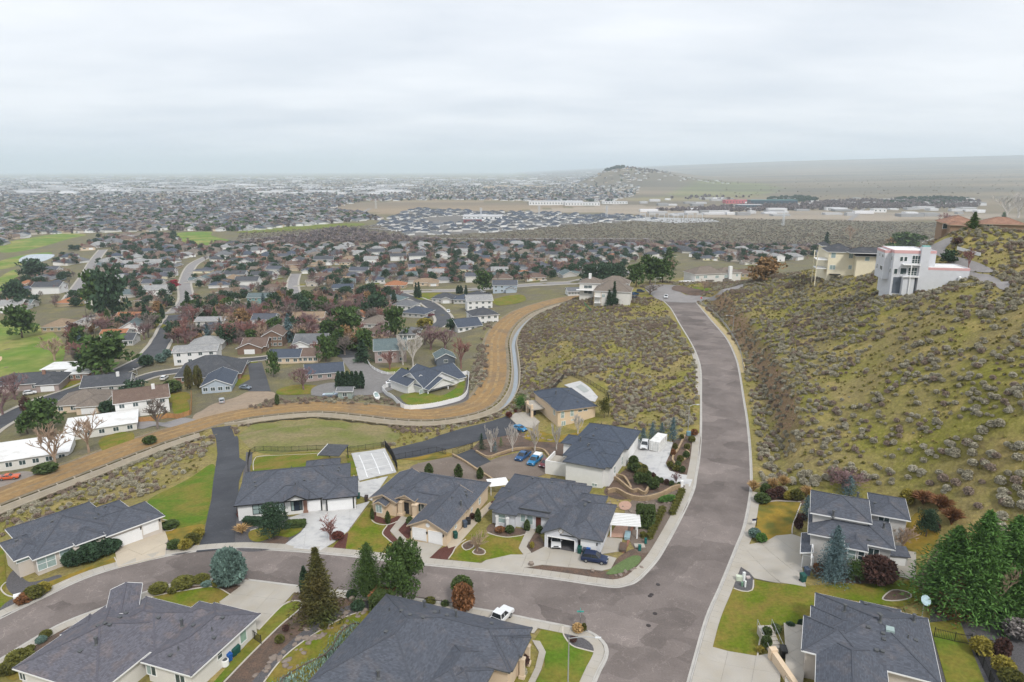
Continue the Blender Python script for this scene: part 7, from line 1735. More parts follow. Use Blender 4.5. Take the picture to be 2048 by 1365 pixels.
# --- tall cream house beside it
h=House('three_storey_house','tall cream three-storey house with a dark hip roof and left balconies on the hill','house',((1659.8,504),(1714,505.4)),33.8,20.0,'brown','yellow',fascia=M_WHITE,pitch=.5)
h.roof='dark'
l0=h.wing((1656,504),(1715,505.4),d=15);l1=h.wing((1711,512),(1768,514),d=12,z=32.8);l2=h.wing((1700,506),(1775,490),z=34.2,d=8,wall=False);l3=h.wing((1644,492),(1664,492),z=34.4,d=11)
for a,b,w,hh,nx in((1667,511,1.6,2.0,1),(1702,512,1.4,1.9,2),(1665,535,2.0,1.7,2),(1700,535,1.1,1.5,2),(1713,536,1.1,1.5,2)):h.win(l0,'f',a,b,w,hh,nx,glass=M_GLASSB)
h.win(l1,'f',1735,516,1.5,1.5,1,glass=M_GLASSB)
w=h.wings[l0];x0,y0=w['x0']+.5,w['y0']+.5
for zz in(30.4-20,26.8-20):
    h.box('balcony',M_WHITE,x0-4.2,y0+.5,zz-.25,x0-.02,y0+8,zz)
    for zc in(.5,1.0):m=MB();m.bar((x0-4.2,y0+.5,zz+zc),(x0,y0+.5,zz+zc),.06);m.build('balcony_rail',M_FENCE,h.root)
for yy in(.6,7.8):m=MB();m.box(x0-4.2,y0+yy,-1,x0-3.9,y0+yy+.3,33.5-20);m.build('balcony_post',WALL['yellow'],h.root)
h.box('awning',M_BLACKTRIM,x0+.8,y0-2.4,24.6-20,x0+5.0,y0-.01,24.8-20)
h.finish(((1700,487,'v'),(1688,501,'pipe')))
# --- terracotta roofed house at the top of the drive
h=House('hilltop_house','sprawling house with terracotta pink tile roofs at the top of the hill drive','house',((1882,447),(1962,449)),46.6,40.0,'tile',wallm('tan brown stucco',(.30,.205,.14)),fascia=M_TAN_TRIM,pitch=.4)
m0=h.wing((1878,444),(1962,448),d=15);m1=h.wing((1898,450),(1932,451),d=9,z=46.3);m2=h.wing((1962,448),(2040,446),d=12)
for a in(1890,1908,1922):h.win(m0,'f',a,453,1.4,1.8,1,glass=M_GLASS)
h.win(m2,'f',1975,455,3,3.2,3,1,glass=M_GLASS)
h.finish()
# --- big taupe house on the knoll
h=House('knoll_house','large white house with taupe hip roofs and stacked balconies on the sage knoll','house',((1188,582),(1262.6,585)),5.6,-3.0,'taupe','offwhite',pitch=.6)
n0=h.wing((1186,582),(1262.6,585),d=15);n1=h.wing((1157,566),(1205,567),z=6.5,d=12,pitch=.45);n2=h.wing((1200,566),(1262,562),z=6.6,d=12,pitch=.55)
for a,b in((1172,574),(1180,574),(1172,584),(1180,585)):h.win(n1,'f',a,b,2.0,1.6,2,glass=M_GLASS)
h.win(n0,'f',1221,584,1.4,1.7,2,glass=M_GLASSB);h.win(n0,'f',1207,592,1.4,1.5,2,glass=M_GLASSB)
w=h.wings[n0];x0,y0=w['x0']+.5,w['y0']+.5
for zz in(5.6,2.4):h.box('balcony',M_WHITE,x0+.2,y0-2.2,zz,x0+4.0,y0-.01,zz+.2);h.box('balcony_rail',M_WHITE,x0+.2,y0-2.2,zz+.9,x0+4.0,y0-2.1,zz+1.0)
for xx in(.2,3.8):h.box('balcony_post',WALL['tan'],x0+xx,y0-2.2,-1,x0+xx+.3,y0-1.9,8.3)
w=h.wings[n1];h.box('balcony',M_WHITE,w['x0']-1,w['y0']-1.8,5.6,w['x1'],w['y0']+.5,5.85);h.box('chimney',M_WHITE,w['x0']+5,w['y0']+4,8,w['x0']+6.4,w['y0']+5.4,14.2)
h.finish()
# --- cream villa at the far junction
h=House('villa','long cream two-storey villa with a weathered brown hip roof at the far junction','house',((1387.6,549),(1483,545)),4.2,-5.0,'tan','offwhite',pitch=.52)
h.roof='taupe'
o0=h.wing((1387.6,549),(1452,547),d=15);o1=h.wing((1440,547),(1484,545),d=11)
for a,b in((1395,555),(1411,554),(1434,554),(1452,553)):h.win(o0,'f',a,b,2.2,1.6,2,glass=M_GLASSB)
for a,b in((1395,567),(1418,568),(1432,567),(1446,567)):h.win(o0,'f',a,b,2.4,1.8,2,glass=M_GLASSB)
h.win(o1,'f',1474,551,1.4,1.4,1,glass=M_GLASSB)
w=h.wings[o0];h.box('chimney',M_WHITE,w['x1']+2,w['y0']-.6,0,w['x1']+4,w['y0']+1.0,13.5);h.box('porch',M_WHITE,w['x0']-8,w['y0']-2,4.5,w['x0']+1,w['y0']+5,4.9)
for xx in(-7.8,-3.5,.6):h.box('porch_column',M_WHITE,w['x0']+xx,w['y0']-1.9,-1,w['x0']+xx+.4,w['y0']-1.5,4.5)
for xx in(8,20):h.box('bay_roof',ROOF['taupe'],w['x0']+xx,w['y0']-1.2,5.0,w['x0']+xx+5,w['y0']+.55,5.5)
h.finish()
# roads of the far junction and of the hill drive
def street(name,px,wd,mat,lift=0.10,kerbs=True,kw=1.6,step=3.0):
    L=catmull(tpl(px),step);ribbon(name,L,wd/2,-wd/2,mat,lift)
    if kerbs:
        ribbon('sidewalk',L,wd/2+kw,wd/2,M_CONC,lift+.08);ribbon('sidewalk',L,-wd/2,-wd/2-kw,M_CONC,lift+.08)
    return L
STREETS=[]
sheet('road',[(1322,602),(1302,590),(1290,578),(1300,571),(1335,570),(1362,572),(1352,580),(1366,588),(1400,592),(1440,583),(1480,570),(1484,576),(1440,592),(1412,600),(1395,606),(1360,606)],M_PALEROAD,0.14)
sheet('bark_bed',[(1344,580),(1352,572),(1380,577),(1402,580),(1430,582),(1408,590),(1370,588)],M_BARK,0.25)
sheet('lawn',[(1384,577),(1402,576),(1420,580),(1408,583)],M_GREEN,0.3)
sheet('road',[(1930,545),(1958,548),(1990,556),(2020,570),(1990,572),(1950,560),(1925,560)],M_PALEROAD,0.12)
sheet('road',[(1848,498),(1870,488),(1892,478),(1906,476),(1900,488),(1890,500),(1904,512),(1960,528),(1990,545),(1950,545),(1900,528),(1868,508)],M_PALEROAD,0.14)
STREETS.append(street('street',[(-60,885),(0,846),(110,795),(225,752),(300,712),(330,670),(352,630)],9,M_TOWNROAD))
STREETS.append(street('street',[(170,634),(260,630),(352,625),(430,617),(500,606)],8,M_PALEROAD))
STREETS.append(street('street',[(352,624),(372,600),(370,565),(384,532),(420,512)],9,M_PALEROAD))
STREETS.append(street('street',[(600,605),(588,585),(586,565),(592,548)],8,M_PALEROAD))
STREETS.append(street('street',[(800,588),(850,604),(876,622),(888,642),(868,656)],9,M_TOWNROAD))
STREETS.append(street('street',[(690,592),(800,585),(930,580),(1060,571),(1140,566),(1200,556),(1260,540),(1310,524),(1340,512)],12,M_PALEROAD,kw=3))
STREETS.append(street('street',[(140,600),(160,570),(185,528),(206,500)],9,M_PALEROAD))
STREETS.append(street('street',[(240,772),(300,752),(360,742),(440,726),(540,716)],7,M_TOWNROAD))
STREETS.append(street('street',[(640,540),(780,530),(900,520),(1010,512)],8,M_PALEROAD,kerbs=False))
sheet('cul_de_sac',[(665,700),(680,692),(712,692),(722,702),(712,714),(680,716)],M_TOWNROAD,0.16)
sheet('gravel_lane',[(684,716),(716,716),(740,732),(796,756),(792,776),(768,785),(724,792),(640,794),(622,782),(650,768),(716,764),(700,742)],nmat('grey gravel lane',(.20,.19,.185),var=.2,scale=.8),0.14)
sheet('driveway',[(496,728),(524,726),(542,784),(500,784),(478,772),(500,760)],M_TOWNROAD,0.2,False)
sheet('dirt_yard',[(385,838),(420,812),(470,796),(500,784),(548,786),(540,800),(470,826),(420,840)],nmat('dusty yard',(.30,.23,.165),var=.2,scale=.6),0.118)
sheet('gravel_lot',[(-30,968),(0,950),(70,946),(110,946),(70,975),(0,1000),(-40,1020)],nmat('grey brown gravel lot',(.245,.215,.19),var=.2,scale=.8),0.12)
sheet('paved_yard',[(236,846),(260,838),(380,838),(395,845),(340,856),(250,852)],M_PALEROAD,0.125)
sheet('golf_course',[(-90,690),(0,645),(70,648),(118,676),(128,716),(80,752),(0,772),(-80,790)],M_GOLF,0.10,res=6)
sheet('golf_course',[(0,505),(60,500),(140,478),(172,470),(120,468),(0,488)],M_GOLF,0.12,res=8);sheet('golf_course',[(-20,530),(40,512),(100,505),(90,515),(0,540)],M_GOLF,0.12,res=8);sheet('golf_course',[(0,556),(30,540),(36,560),(10,580),(-30,590)],M_GOLF,.12,res=8)
sheet('golf_course',[(346,478),(350,467),(420,464),(424,472),(470,484),(460,490),(400,490)],M_GOLF,0.15,res=8);sheet('park',[(478,464),(560,454),(708,447),(720,452),(600,461),(500,467)],M_GREEN,0.2,res=10)
sheet('sand_bunker',[(-6,716),(3,714),(4,720),(-4,726)],nmat('bunker sand',(.55,.40,.25)),.2)
sheet('pond',[(38,520),(60,510),(108,510),(90,522),(50,528)],nmat('pond water',(.30,.36,.40),rough=.15),.2)
for px in([(100,774),(150,762),(172,768),(120,782)],[(232,650),(300,648),(330,650),(320,656)],[(345,806),(372,800),(378,826),(352,832)],[(330,790),(372,785),(378,800),(340,806)],[(454,760),(506,750),(508,764),(470,772)],[(560,790),(640,786),(650,776),(600,770),(560,778)],[(750,740),(808,736),(815,746),(770,752)],[(475,728),(510,722),(512,728),(470,734)],[(200,880),(250,865),(268,880),(210,905)],[(830,590),(880,586),(890,594),(840,600)],[(985,600),(1040,590),(1050,602),(1000,612)]):
    sheet('lawn',px,M_LAWN,0.12)
sheet('lawn',[(800,796),(812,788),(845,786),(880,792),(910,778),(922,760),(930,765),(920,795),(880,808),(822,812)],M_GREEN,0.14);sheet('gravel_bed',[(764,786),(790,792),(822,814),(880,811),(925,797),(933,760),(936,756),(938,790),(928,804),(866,818),(815,820)],M_GRAVEL,0.11)
# ================================================================== HOUSES OF THE VALLEY TOWN
def town(label,px,wpx,d,roof,wall,rot=0.0,kind='hip',st=1,wing=None,chim=False,garage=True,pitch=.42,name='town_house',nwin=4,cat='house'):
    """px: foot of the wall that faces us, at its middle; wpx: width in photo pixels; d: depth in metres; rot: degrees from +X of the long wall"""
    x,y,z=tp(*px);W=pxw(*px,wpx)/max(.5,abs(math.cos(math.radians(rot))));r=math.radians(rot);H=2.9*st
    h=House.at(name,label,cat,x,y,min(z,hz(x-math.sin(r)*d,y+math.cos(r)*d)+.8),r,roof,wall,pitch=pitch);z=h.zb
    w=h.wing(x=(-W/2-.5,W/2+.5),y=(-.5,d+.5),z=z+H,kind=kind,zb=z-2)
    wf=w
    if wing:
        cx,ww,wd,wk=wing;wf=h.wing(x=(cx*W-ww/2,cx*W+ww/2),y=(-wd,d*.6),z=z+min(H,2.9)+.1,kind=wk,zb=z-2)
        if garage:h.garage(wf,'f',0,0,min(4.8,ww-2),2.2)if False else None
        if garage:
            m=MB();g=min(4.8,ww-2.2);yy=h.wings[wf]['y0']+h.wings[wf]['ov'];m.box(cx*W-g/2,yy-.06,.05,cx*W+g/2,yy,2.3);m.build('garage_door',M_DOORW,h.root)
    for s_ in range(st):
        for k in range(nwin):
            u=-W/2+W*(k+.5)/nwin
            if wing and abs(u-wing[0]*W)<wing[1]/2:continue
            h.win(w,'f',0,0,1.5,1.3,2,1,glass=M_GLASS,uz=(u,1.6+2.9*s_))
    h.win(w,'r',0,0,1.4,1.2,2,1,glass=M_GLASS,uz=(d*.4,1.6+2.9*(st-1)));h.win(w,'l',0,0,1.4,1.2,2,1,glass=M_GLASS,uz=(d*.5,1.6+2.9*(st-1)))
    if chim:h.box('chimney',WALL['brick']if chim is True else WALL[chim],W*.2,d*.35,H,W*.2+1.1,d*.35+.8,H+d*.5*pitch+1.2)
    h.finish();return h
town('long white building with flat white roofs beside the dirt track',(60,934),120,16,'white','offwhite',26,'flat',nwin=6,name='long_building',cat='building')
town('white low building behind the long flat roof, near the paved yard',(205,872),110,14,'white','offwhite',27,'flat',nwin=5,name='long_building',cat='building')
town('white house with a brown roof and orange fence beside the dirt track',(288,832),84,13,'brown','white',28,'gable_x',2,chim='white')
town('cream house with a taupe hip roof below the black town street',(160,824),86,15,'taupe','cream',14,'hip',wing=(.25,9,4,'hip'))
town('low dark slate house beside the black town street',(212,786),80,13,'dark','grey',18,'gable_x',chim='white')
town('long dark roofed brick house at the golf green',(52,782),120,13,'dark','pinkgrey',16,'hip',wing=(.35,9,4,'hip'),chim=True)
town('white flat roofed house at the edge of the golf green',(118,752),62,12,'white','offwhite',8,'flat');town('white flat roofed garage house under the big round pine',(150,762),52,10,'white','brick',8,'flat')
town('big house with a dark hip roof and round turret windows',(418,764),118,20,'dark','brick',14,'hip',1,wing=(-.15,8,4,'hip'),pitch=.55)
town('pale blue gabled garage house beside the dark hip roof',(434,786),54,17,'slateb','blue',14,'gable_y',1,pitch=.45)
town('white angular house with a pinkish flat roof',(392,728),78,13,'pale','white',14,'gable_x',2,pitch=.2)
town('pale grey roofed house behind the pinkish roof',(412,700),60,12,'pale','grey',10,'hip')
town('tan hip roofed house beside the golf green',(112,664),54,16,'tan','tan',6,'hip');town('pale grey roofed house next to the tan one by the golf green',(160,662),52,16,'pale','white',6,'hip')
town('house with a long clay orange roof at the cross street',(266,646),66,12,'orange','tan',6,'gable_x');town('white gabled house with a grey green roof beside the black street',(262,668),42,14,'teal','white',14,'gable_y',1,pitch=.55)
town('house with an orange red roof under bare trees',(226,680),46,11,'orange','white',10,'gable_x',pitch=.3);town('low charcoal roofed house beside the big round pine',(248,692),34,11,'dark','grey',10,'gable_x')
town('teal two-storey house facing the pale street',(519,612),46,11,'teal','teal',2,'gable_x',2);town('white two-storey house with a dark slate roof',(527,660),44,11,'slate','white',2,'gable_x',2,wing=(-.3,7,3,'gable_y'))
town('brown house with two white garage doors',(508,705),46,13,'brown','brown',6,'gable_x',1,wing=(-.1,12,4,'gable_y'));town('tall brown house with a steep roof behind two garage doors',(546,694),38,14,'brown','brown',6,'gable_y',2,pitch=.55)
town('white garage house with a blue grey roof by the cul-de-sac',(620,698),62,14,'grey','white',4,'gable_x',1,wing=(-.25,9,4,'gable_y'))
town('tan house with blue solar panels on its roof',(568,728),60,11,'slateb','cream',4,'gable_x',1);town('tan gabled house next to the solar panels',(616,726),40,11,'brown','cream',4,'gable_x',1)
town('brick house with a wide grey blue roof beside the gravel lane',(650,760),70,14,'slateb','pinkgrey',16,'gable_x',1,pitch=.3)
town('cream house with an orange tan roof before the dark pines',(616,646),60,12,'tan','cream',4,'gable_x',1);town('grey hip roofed house by the line of dark conifers',(425,626),32,13,'grey','white',6,'hip')
town('low pale roofed house behind the pink birch',(420,652),56,11,'pale','grey',4,'gable_x',pitch=.25);town('blue grey house beside the leafless reddish tree',(417,670),48,12,'slateb','tan',4,'hip')
town('brown roofed house behind the white garage house',(646,672),60,12,'brown','brick',2,'hip',1)
town('orange roofed two-storey house among dark pines',(700,642),62,12,'orange','offwhite',-6,'gable_x',1,chim='white',wing=(.35,8,4,'gable_y'),garage=False)
town('large tan grey hip roofed house beside the broad dark pine',(746,656),56,17,'taupe','grey',-8,'hip',1);town('tan brown roofed house in front of the large hip roof',(752,676),40,14,'brown','tan',-8,'hip',1)
town('green grey barn roofed house with white bare trees before it',(782,726),62,14,'teal','pinkgrey',10,'gable_x',2,pitch=.5,nwin=3);town('small dark outbuilding with a white door behind the white fence house',(892,730),36,9,'teal','slateblue',14,'gable_y',1,pitch=.5,name='outbuilding',cat='outbuilding',nwin=1)
town('grey roofed house behind the white bare trees',(815,680),34,13,'grey','white',-6,'hip')
town('white house with a dark slate roof beside the dirt track bend',(940,660),46,14,'slateb','white',24,'gable_x',1);town('white two-storey house with a dark slate roof above the track bend',(972,646),50,13,'dark','white',20,'hip',2);town('large white house behind the slate roofs of the track bend',(960,620),50,13,'pale','white',10,'gable_x',2)
town('grey green roofed house beside the winding street',(780,608),40,13,'teal','grey',-20,'hip');town('pale grey roofed house in the winding street row',(803,620),42,13,'grey','white',-20,'hip');town('dark slate roofed house nearest the bend of the winding street',(826,636),48,14,'slateb','grey',-20,'hip')
town('dark roofed house with several front gables across the winding street',(886,606),46,14,'dark','grey',-10,'hip',1,wing=(.2,9,4,'gable_y'));town('dark blue roofed house beside the several gables',(924,608),34,13,'slateb','grey',-6,'hip');town('charcoal hip roofed house by the track meadow',(954,602),38,13,'dark','grey',0,'hip')
town('blue grey gabled house above the meadow',(1010,586),48,13,'slate','blue',2,'gable_x',2,wing=(.25,9,4,'gable_y'),garage=False)
town('house with a bright orange roof at the arterial road wall',(790,578),42,13,'orange','tan',0,'hip');town('tan hip roofed house behind the arterial road wall',(852,572),50,13,'tan','cream',4,'hip',wing=(.3,9,4,'hip'))
town('brown red roofed house near the dark evergreen clump',(655,612),46,13,'brown','brick',-4,'hip');town('white gabled house below the knoll house',(1148,592),24,9,'grey','white',8,'gable_x')
town('low modern house with white flat roofs behind the arterial pines',(1205,545),80,14,'pale','grey',6,'gable_x',1,pitch=.22)
town('maroon roofed house behind the cream villa',(1490,556),36,12,'brown','tan',0,'hip',1)
# town houses that come in repeats: a few built types, copied with their parts over the lots
TYPES=[]
def house_type(i,roof,wall,kind,W,D,st,wing,chim=False):
    h=House.at('town_house','town house','house',0,0,0,0,roof,wall,pitch=.45)
    w=h.wing(x=(-W/2,W/2),y=(-D/2,D/2),z=2.8*st,kind=kind,zb=-2)
    if wing:cx,ww,wd,wk=wing;h.wing(x=(cx-ww/2,cx+ww/2),y=(-D/2-wd,0),z=2.85,kind=wk,zb=-2);m=MB();m.box(cx-2.2,-D/2-wd+.48,.05,cx+2.2,-D/2-wd+.56,2.2);m.build('garage_door',M_DOORW,h.root)
    for u in(-W*.3,W*.05,W*.35):
        if wing and abs(u-wing[0])<wing[1]/2:continue
        m=MB();m.box(u-.8,-D/2+.47,1.0,u+.8,-D/2+.53,2.2);m.build('window',M_GLASS,h.root)
    m=MB();m.box(W/2-.55,-.8,1.0,W/2-.47,.8,2.2);m.build('window',M_GLASS,h.root)
    if chim:h.box('chimney',WALL['brick'],W*.2,0,2,W*.2+1,.8,2.8*st+D*.2+1.2)
    return h.finish()
RN={'grey':'mid grey','slate':'slate blue','brown':'brown','tan':'tan shake','taupe':'taupe','dark':'charcoal','pale':'pale grey','teal':'grey green','slateb':'dark blue grey','orange':'clay orange'}
WN={'white':'white','offwhite':'off white','grey':'grey','cream':'cream','tan':'tan','blue':'pale blue','beige':'beige','brick':'brick','yellow':'pale yellow'}
specs=[('grey','white','hip'),('slate','offwhite','gable_x'),('brown','cream','hip'),('tan','cream','hip'),('taupe','beige','gable_x'),('dark','grey','hip'),('pale','white','gable_x'),('teal','grey','gable_x'),('slateb','white','hip'),('slateb','blue','gable_x'),('grey','tan','hip'),('dark','white','gable_x'),('taupe','offwhite','hip'),('orange','tan','hip'),('brown','brick','gable_x'),('slate','yellow','hip')]
for i,(r_,w_,k_)in enumerate(specs):
    W_,D_=15+(i*7)%6,10.5+(i*5)%4;st=2 if i%5==1 else 1
    t=house_type(i,r_,w_,k_,W_,D_,st,((W_*.28)*(1 if i%2 else-1),7.5,4,'gable_y' if i%3 else 'hip'),i%4==2);note_kids(t)
    TYPES.append((t,r_,w_,k_,st))
TOWN_PX=[(-40,640),(110,612),(330,606),(420,600),(560,590),(700,582),(930,566),(1140,556),(1165,540),(1340,515),(1500,530),(1640,512),(1640,500),(1300,492),(1000,491),(480,492),(330,474),(230,470),(160,506),(60,560),(-40,600)]
TOWN=tpl(TOWN_PX)
GOLF=[tpl(p)for p in([(0,510),(60,500),(140,478),(175,468),(0,480)],[(-30,545),(40,512),(110,504),(100,520),(0,545)],[(340,482),(350,464),(425,462),(480,486),(400,494)])]
BUILT=[(o.location.x,o.location.y)for o in COL.objects if o.parent is None and o.get('category')in('house','building','outbuilding')and o.location.y>150 and o.name not in[t[0].name for t in TYPES]]
def free_of_streets(x,y,m):
    return all(dist_line(np.array([x]),np.array([y]),L)[0]>m for L in STREETS)
txs=[p[0]for p in TOWN];tys=[p[1]for p in TOWN]
lots=[]
for row in range(60):
    for cidx in range(70):
        a=.10;gx,gy=-900+cidx*27.0,380+row*24.0+(9.0 if row%2 else 0)
        x,y=gx*math.cos(a)-gy*math.sin(a)+60+rng.uniform(-4,4),gx*math.sin(a)+gy*math.cos(a)+rng.uniform(-3,3)
        if not in_poly(np.array([x]),np.array([y]),TOWN)[0]or any(in_poly(np.array([x]),np.array([y]),g)[0]for g in GOLF):continue
        if not free_of_streets(x,y,15):continue
        if any(math.hypot(x-b[0],y-b[1])<24 for b in BUILT):continue
        if rng.random()<.06:continue
        lots.append((x,y,a+(math.pi if row%2 else 0)+rng.choice((0,0,0,math.pi/2))+rng.uniform(-.15,.15)))
lots.sort(key=lambda q:math.hypot(q[0],q[1]))
ZN=lambda x,y:('west of the black street' if x<-270 else 'mid town' if x<0 else 'north of the arterial' if x<190 else 'behind the cream villa')+(' by sage flat' if y>640 else '')
FAR_LOTS=[]
used=set();LOTN=[]
for k,(x,y,r_)in enumerate(lots):
    ti=rng.randrange(len(TYPES));t,rn,wn_,kd,st=TYPES[ti]
    if k>=230:FAR_LOTS.append((x,y,r_));continue
    lb=f"{WN[wn_]} {'two-storey ' if st == 2 else ''}house, {RN[rn]} {'hip' if kd == 'hip' else 'gabled'} roof, {ZN(x, y)}";LOTN.append((x,y,f"{RN[rn]} {'hip' if kd == 'hip' else 'gabled'} roof"))
    if ti in used:copy_thing(t,(x,y,hz(x,y)-.1),r_,rng.uniform(.98,1.16),lb,lb)
    else:t.location=(x,y,hz(x,y)-.1);t.rotation_euler=(0,0,r_);t['label']=lb;t['group']=lb;used.add(ti)
for i,q in enumerate(TYPES):
    if i not in used:
        for c in list(q[0].children_recursive):bpy.data.objects.remove(c)
        bpy.data.objects.remove(q[0])
# a front lawn and a paved drive before every copied house
for nm,mt,(u0,u1,v0,v1),lf in(('front_lawns',M_LAWN,(-9,3,-15,-8.5),.22),('front_drives',M_CONC,(3.5,9,-17,-6),.26)):
    V,F=[],[]
    for x,y,r_ in lots[:230]:
        c,n=math.cos(r_),math.sin(r_)
        for k in range(2):
            va,vb=v0+(v1-v0)*k/2,v0+(v1-v0)*(k+1)/2
            q=[(x+a*c-b*n,y+a*n+b*c)for a,b in((u0,va),(u1,va),(u1,vb),(u0,vb))]
            F.append(tuple(range(len(V),len(V)+4)));V+=[(*p,hz(*p)+lf)for p in q]
    mesh_obj(nm,V,F,mt)['kind']='structure'
# ================================================================== TREES OF THE VALLEY TOWN
TT={}
for i,(k,mk)in enumerate({
    'pine0':lambda:(m_round(201,LEAF['pine'],700,24,spread=.46,card=.12),'brown','dark green broad pine','pine_tree'),'pine1':lambda:(m_round(202,LEAF['darkgreen'],700,22,spread=.42,card=.12,base=.1),'brown','dark blue green bushy evergreen','evergreen_tree'),
    'con0':lambda:(m_conifer(203,LEAF['darkgreen'],600,spread=.26,card=.13),'brown','dark pointed conifer','conifer_tree'),'con1':lambda:(m_conifer(204,LEAF['blue'],600,spread=.32,card=.12),'brown','blue spruce','blue_spruce'),'con2':lambda:(m_conifer(205,LEAF['pine'],600,spread=.34,card=.13,power=.8),'brown','green conifer','conifer_tree'),
    'bare0':lambda:(m_bare(206,BARKM['purple'],levels=4,wt=.007,wtr=.03,twigs=4),'purple','leafless purplish tree','bare_tree'),'bare1':lambda:(m_bare(207,BARKM['grey'],levels=4,wt=.007,wtr=.03,up=.8,twigs=4),'grey','leafless grey tree','bare_tree'),'bare2':lambda:(m_bare(208,BARKM['tan'],levels=4,wt=.007,wtr=.03,twigs=4),'tan','leafless pale tan tree','bare_tree'),'bare3':lambda:(m_bare(209,BARKM['red'],levels=4,wt=.007,wtr=.03,twigs=4),'red','leafless reddish tree','bare_tree'),
    'birch':lambda:(m_bare(210,BARKM['white'],levels=4,wt=.007,wtr=.028,up=1.0,spread=.55),'white','white stemmed leafless tree','birch_tree'),'cypr':lambda:(m_column(211,LEAF['darkgreen'],260,.14),'brown','dark narrow cypress','cypress_tree'),
    'crim':lambda:(m_round(212,LEAF['crimson'],500,20,spread=.42,card=.13,base=.1),'brown','crimson leaved tree','leafy_tree'),'oran':lambda:(m_round(213,LEAF['orange'],500,20,spread=.48,card=.13,base=.1),'brown','tree with dry orange leaves','leafy_tree'),'mar':lambda:(m_round(214,LEAF['maroon'],500,20,spread=.46,card=.12,base=.1),'brown','maroon twigged dense tree','leafy_tree')}.items()):
    TT[k]=mk()
TSW={k:2*float(np.percentile([math.hypot(v.co[0],v.co[1])for v in q[0].vertices],94))for k,q in TT.items()}
def TR(k,px,hpx,wpx,label=None,group=None,world=None,H=None,Wm=None):
    me,bk,nm,name=TT[k]
    if world:x,y=world;z=hz(x,y)
    else:x,y,z=tp(*px);H=px2m(*px,hpx);Wm=pxw(*px,wpx)
    t=thing(name,label,'tree',(x,y,z),rng.uniform(0,6.28),group);s=Wm/TSW[k];t.scale=(s,s,H)
    link_mesh('trunk',trunk_of(bk,.3),t);link_mesh('crown',me,t);return t
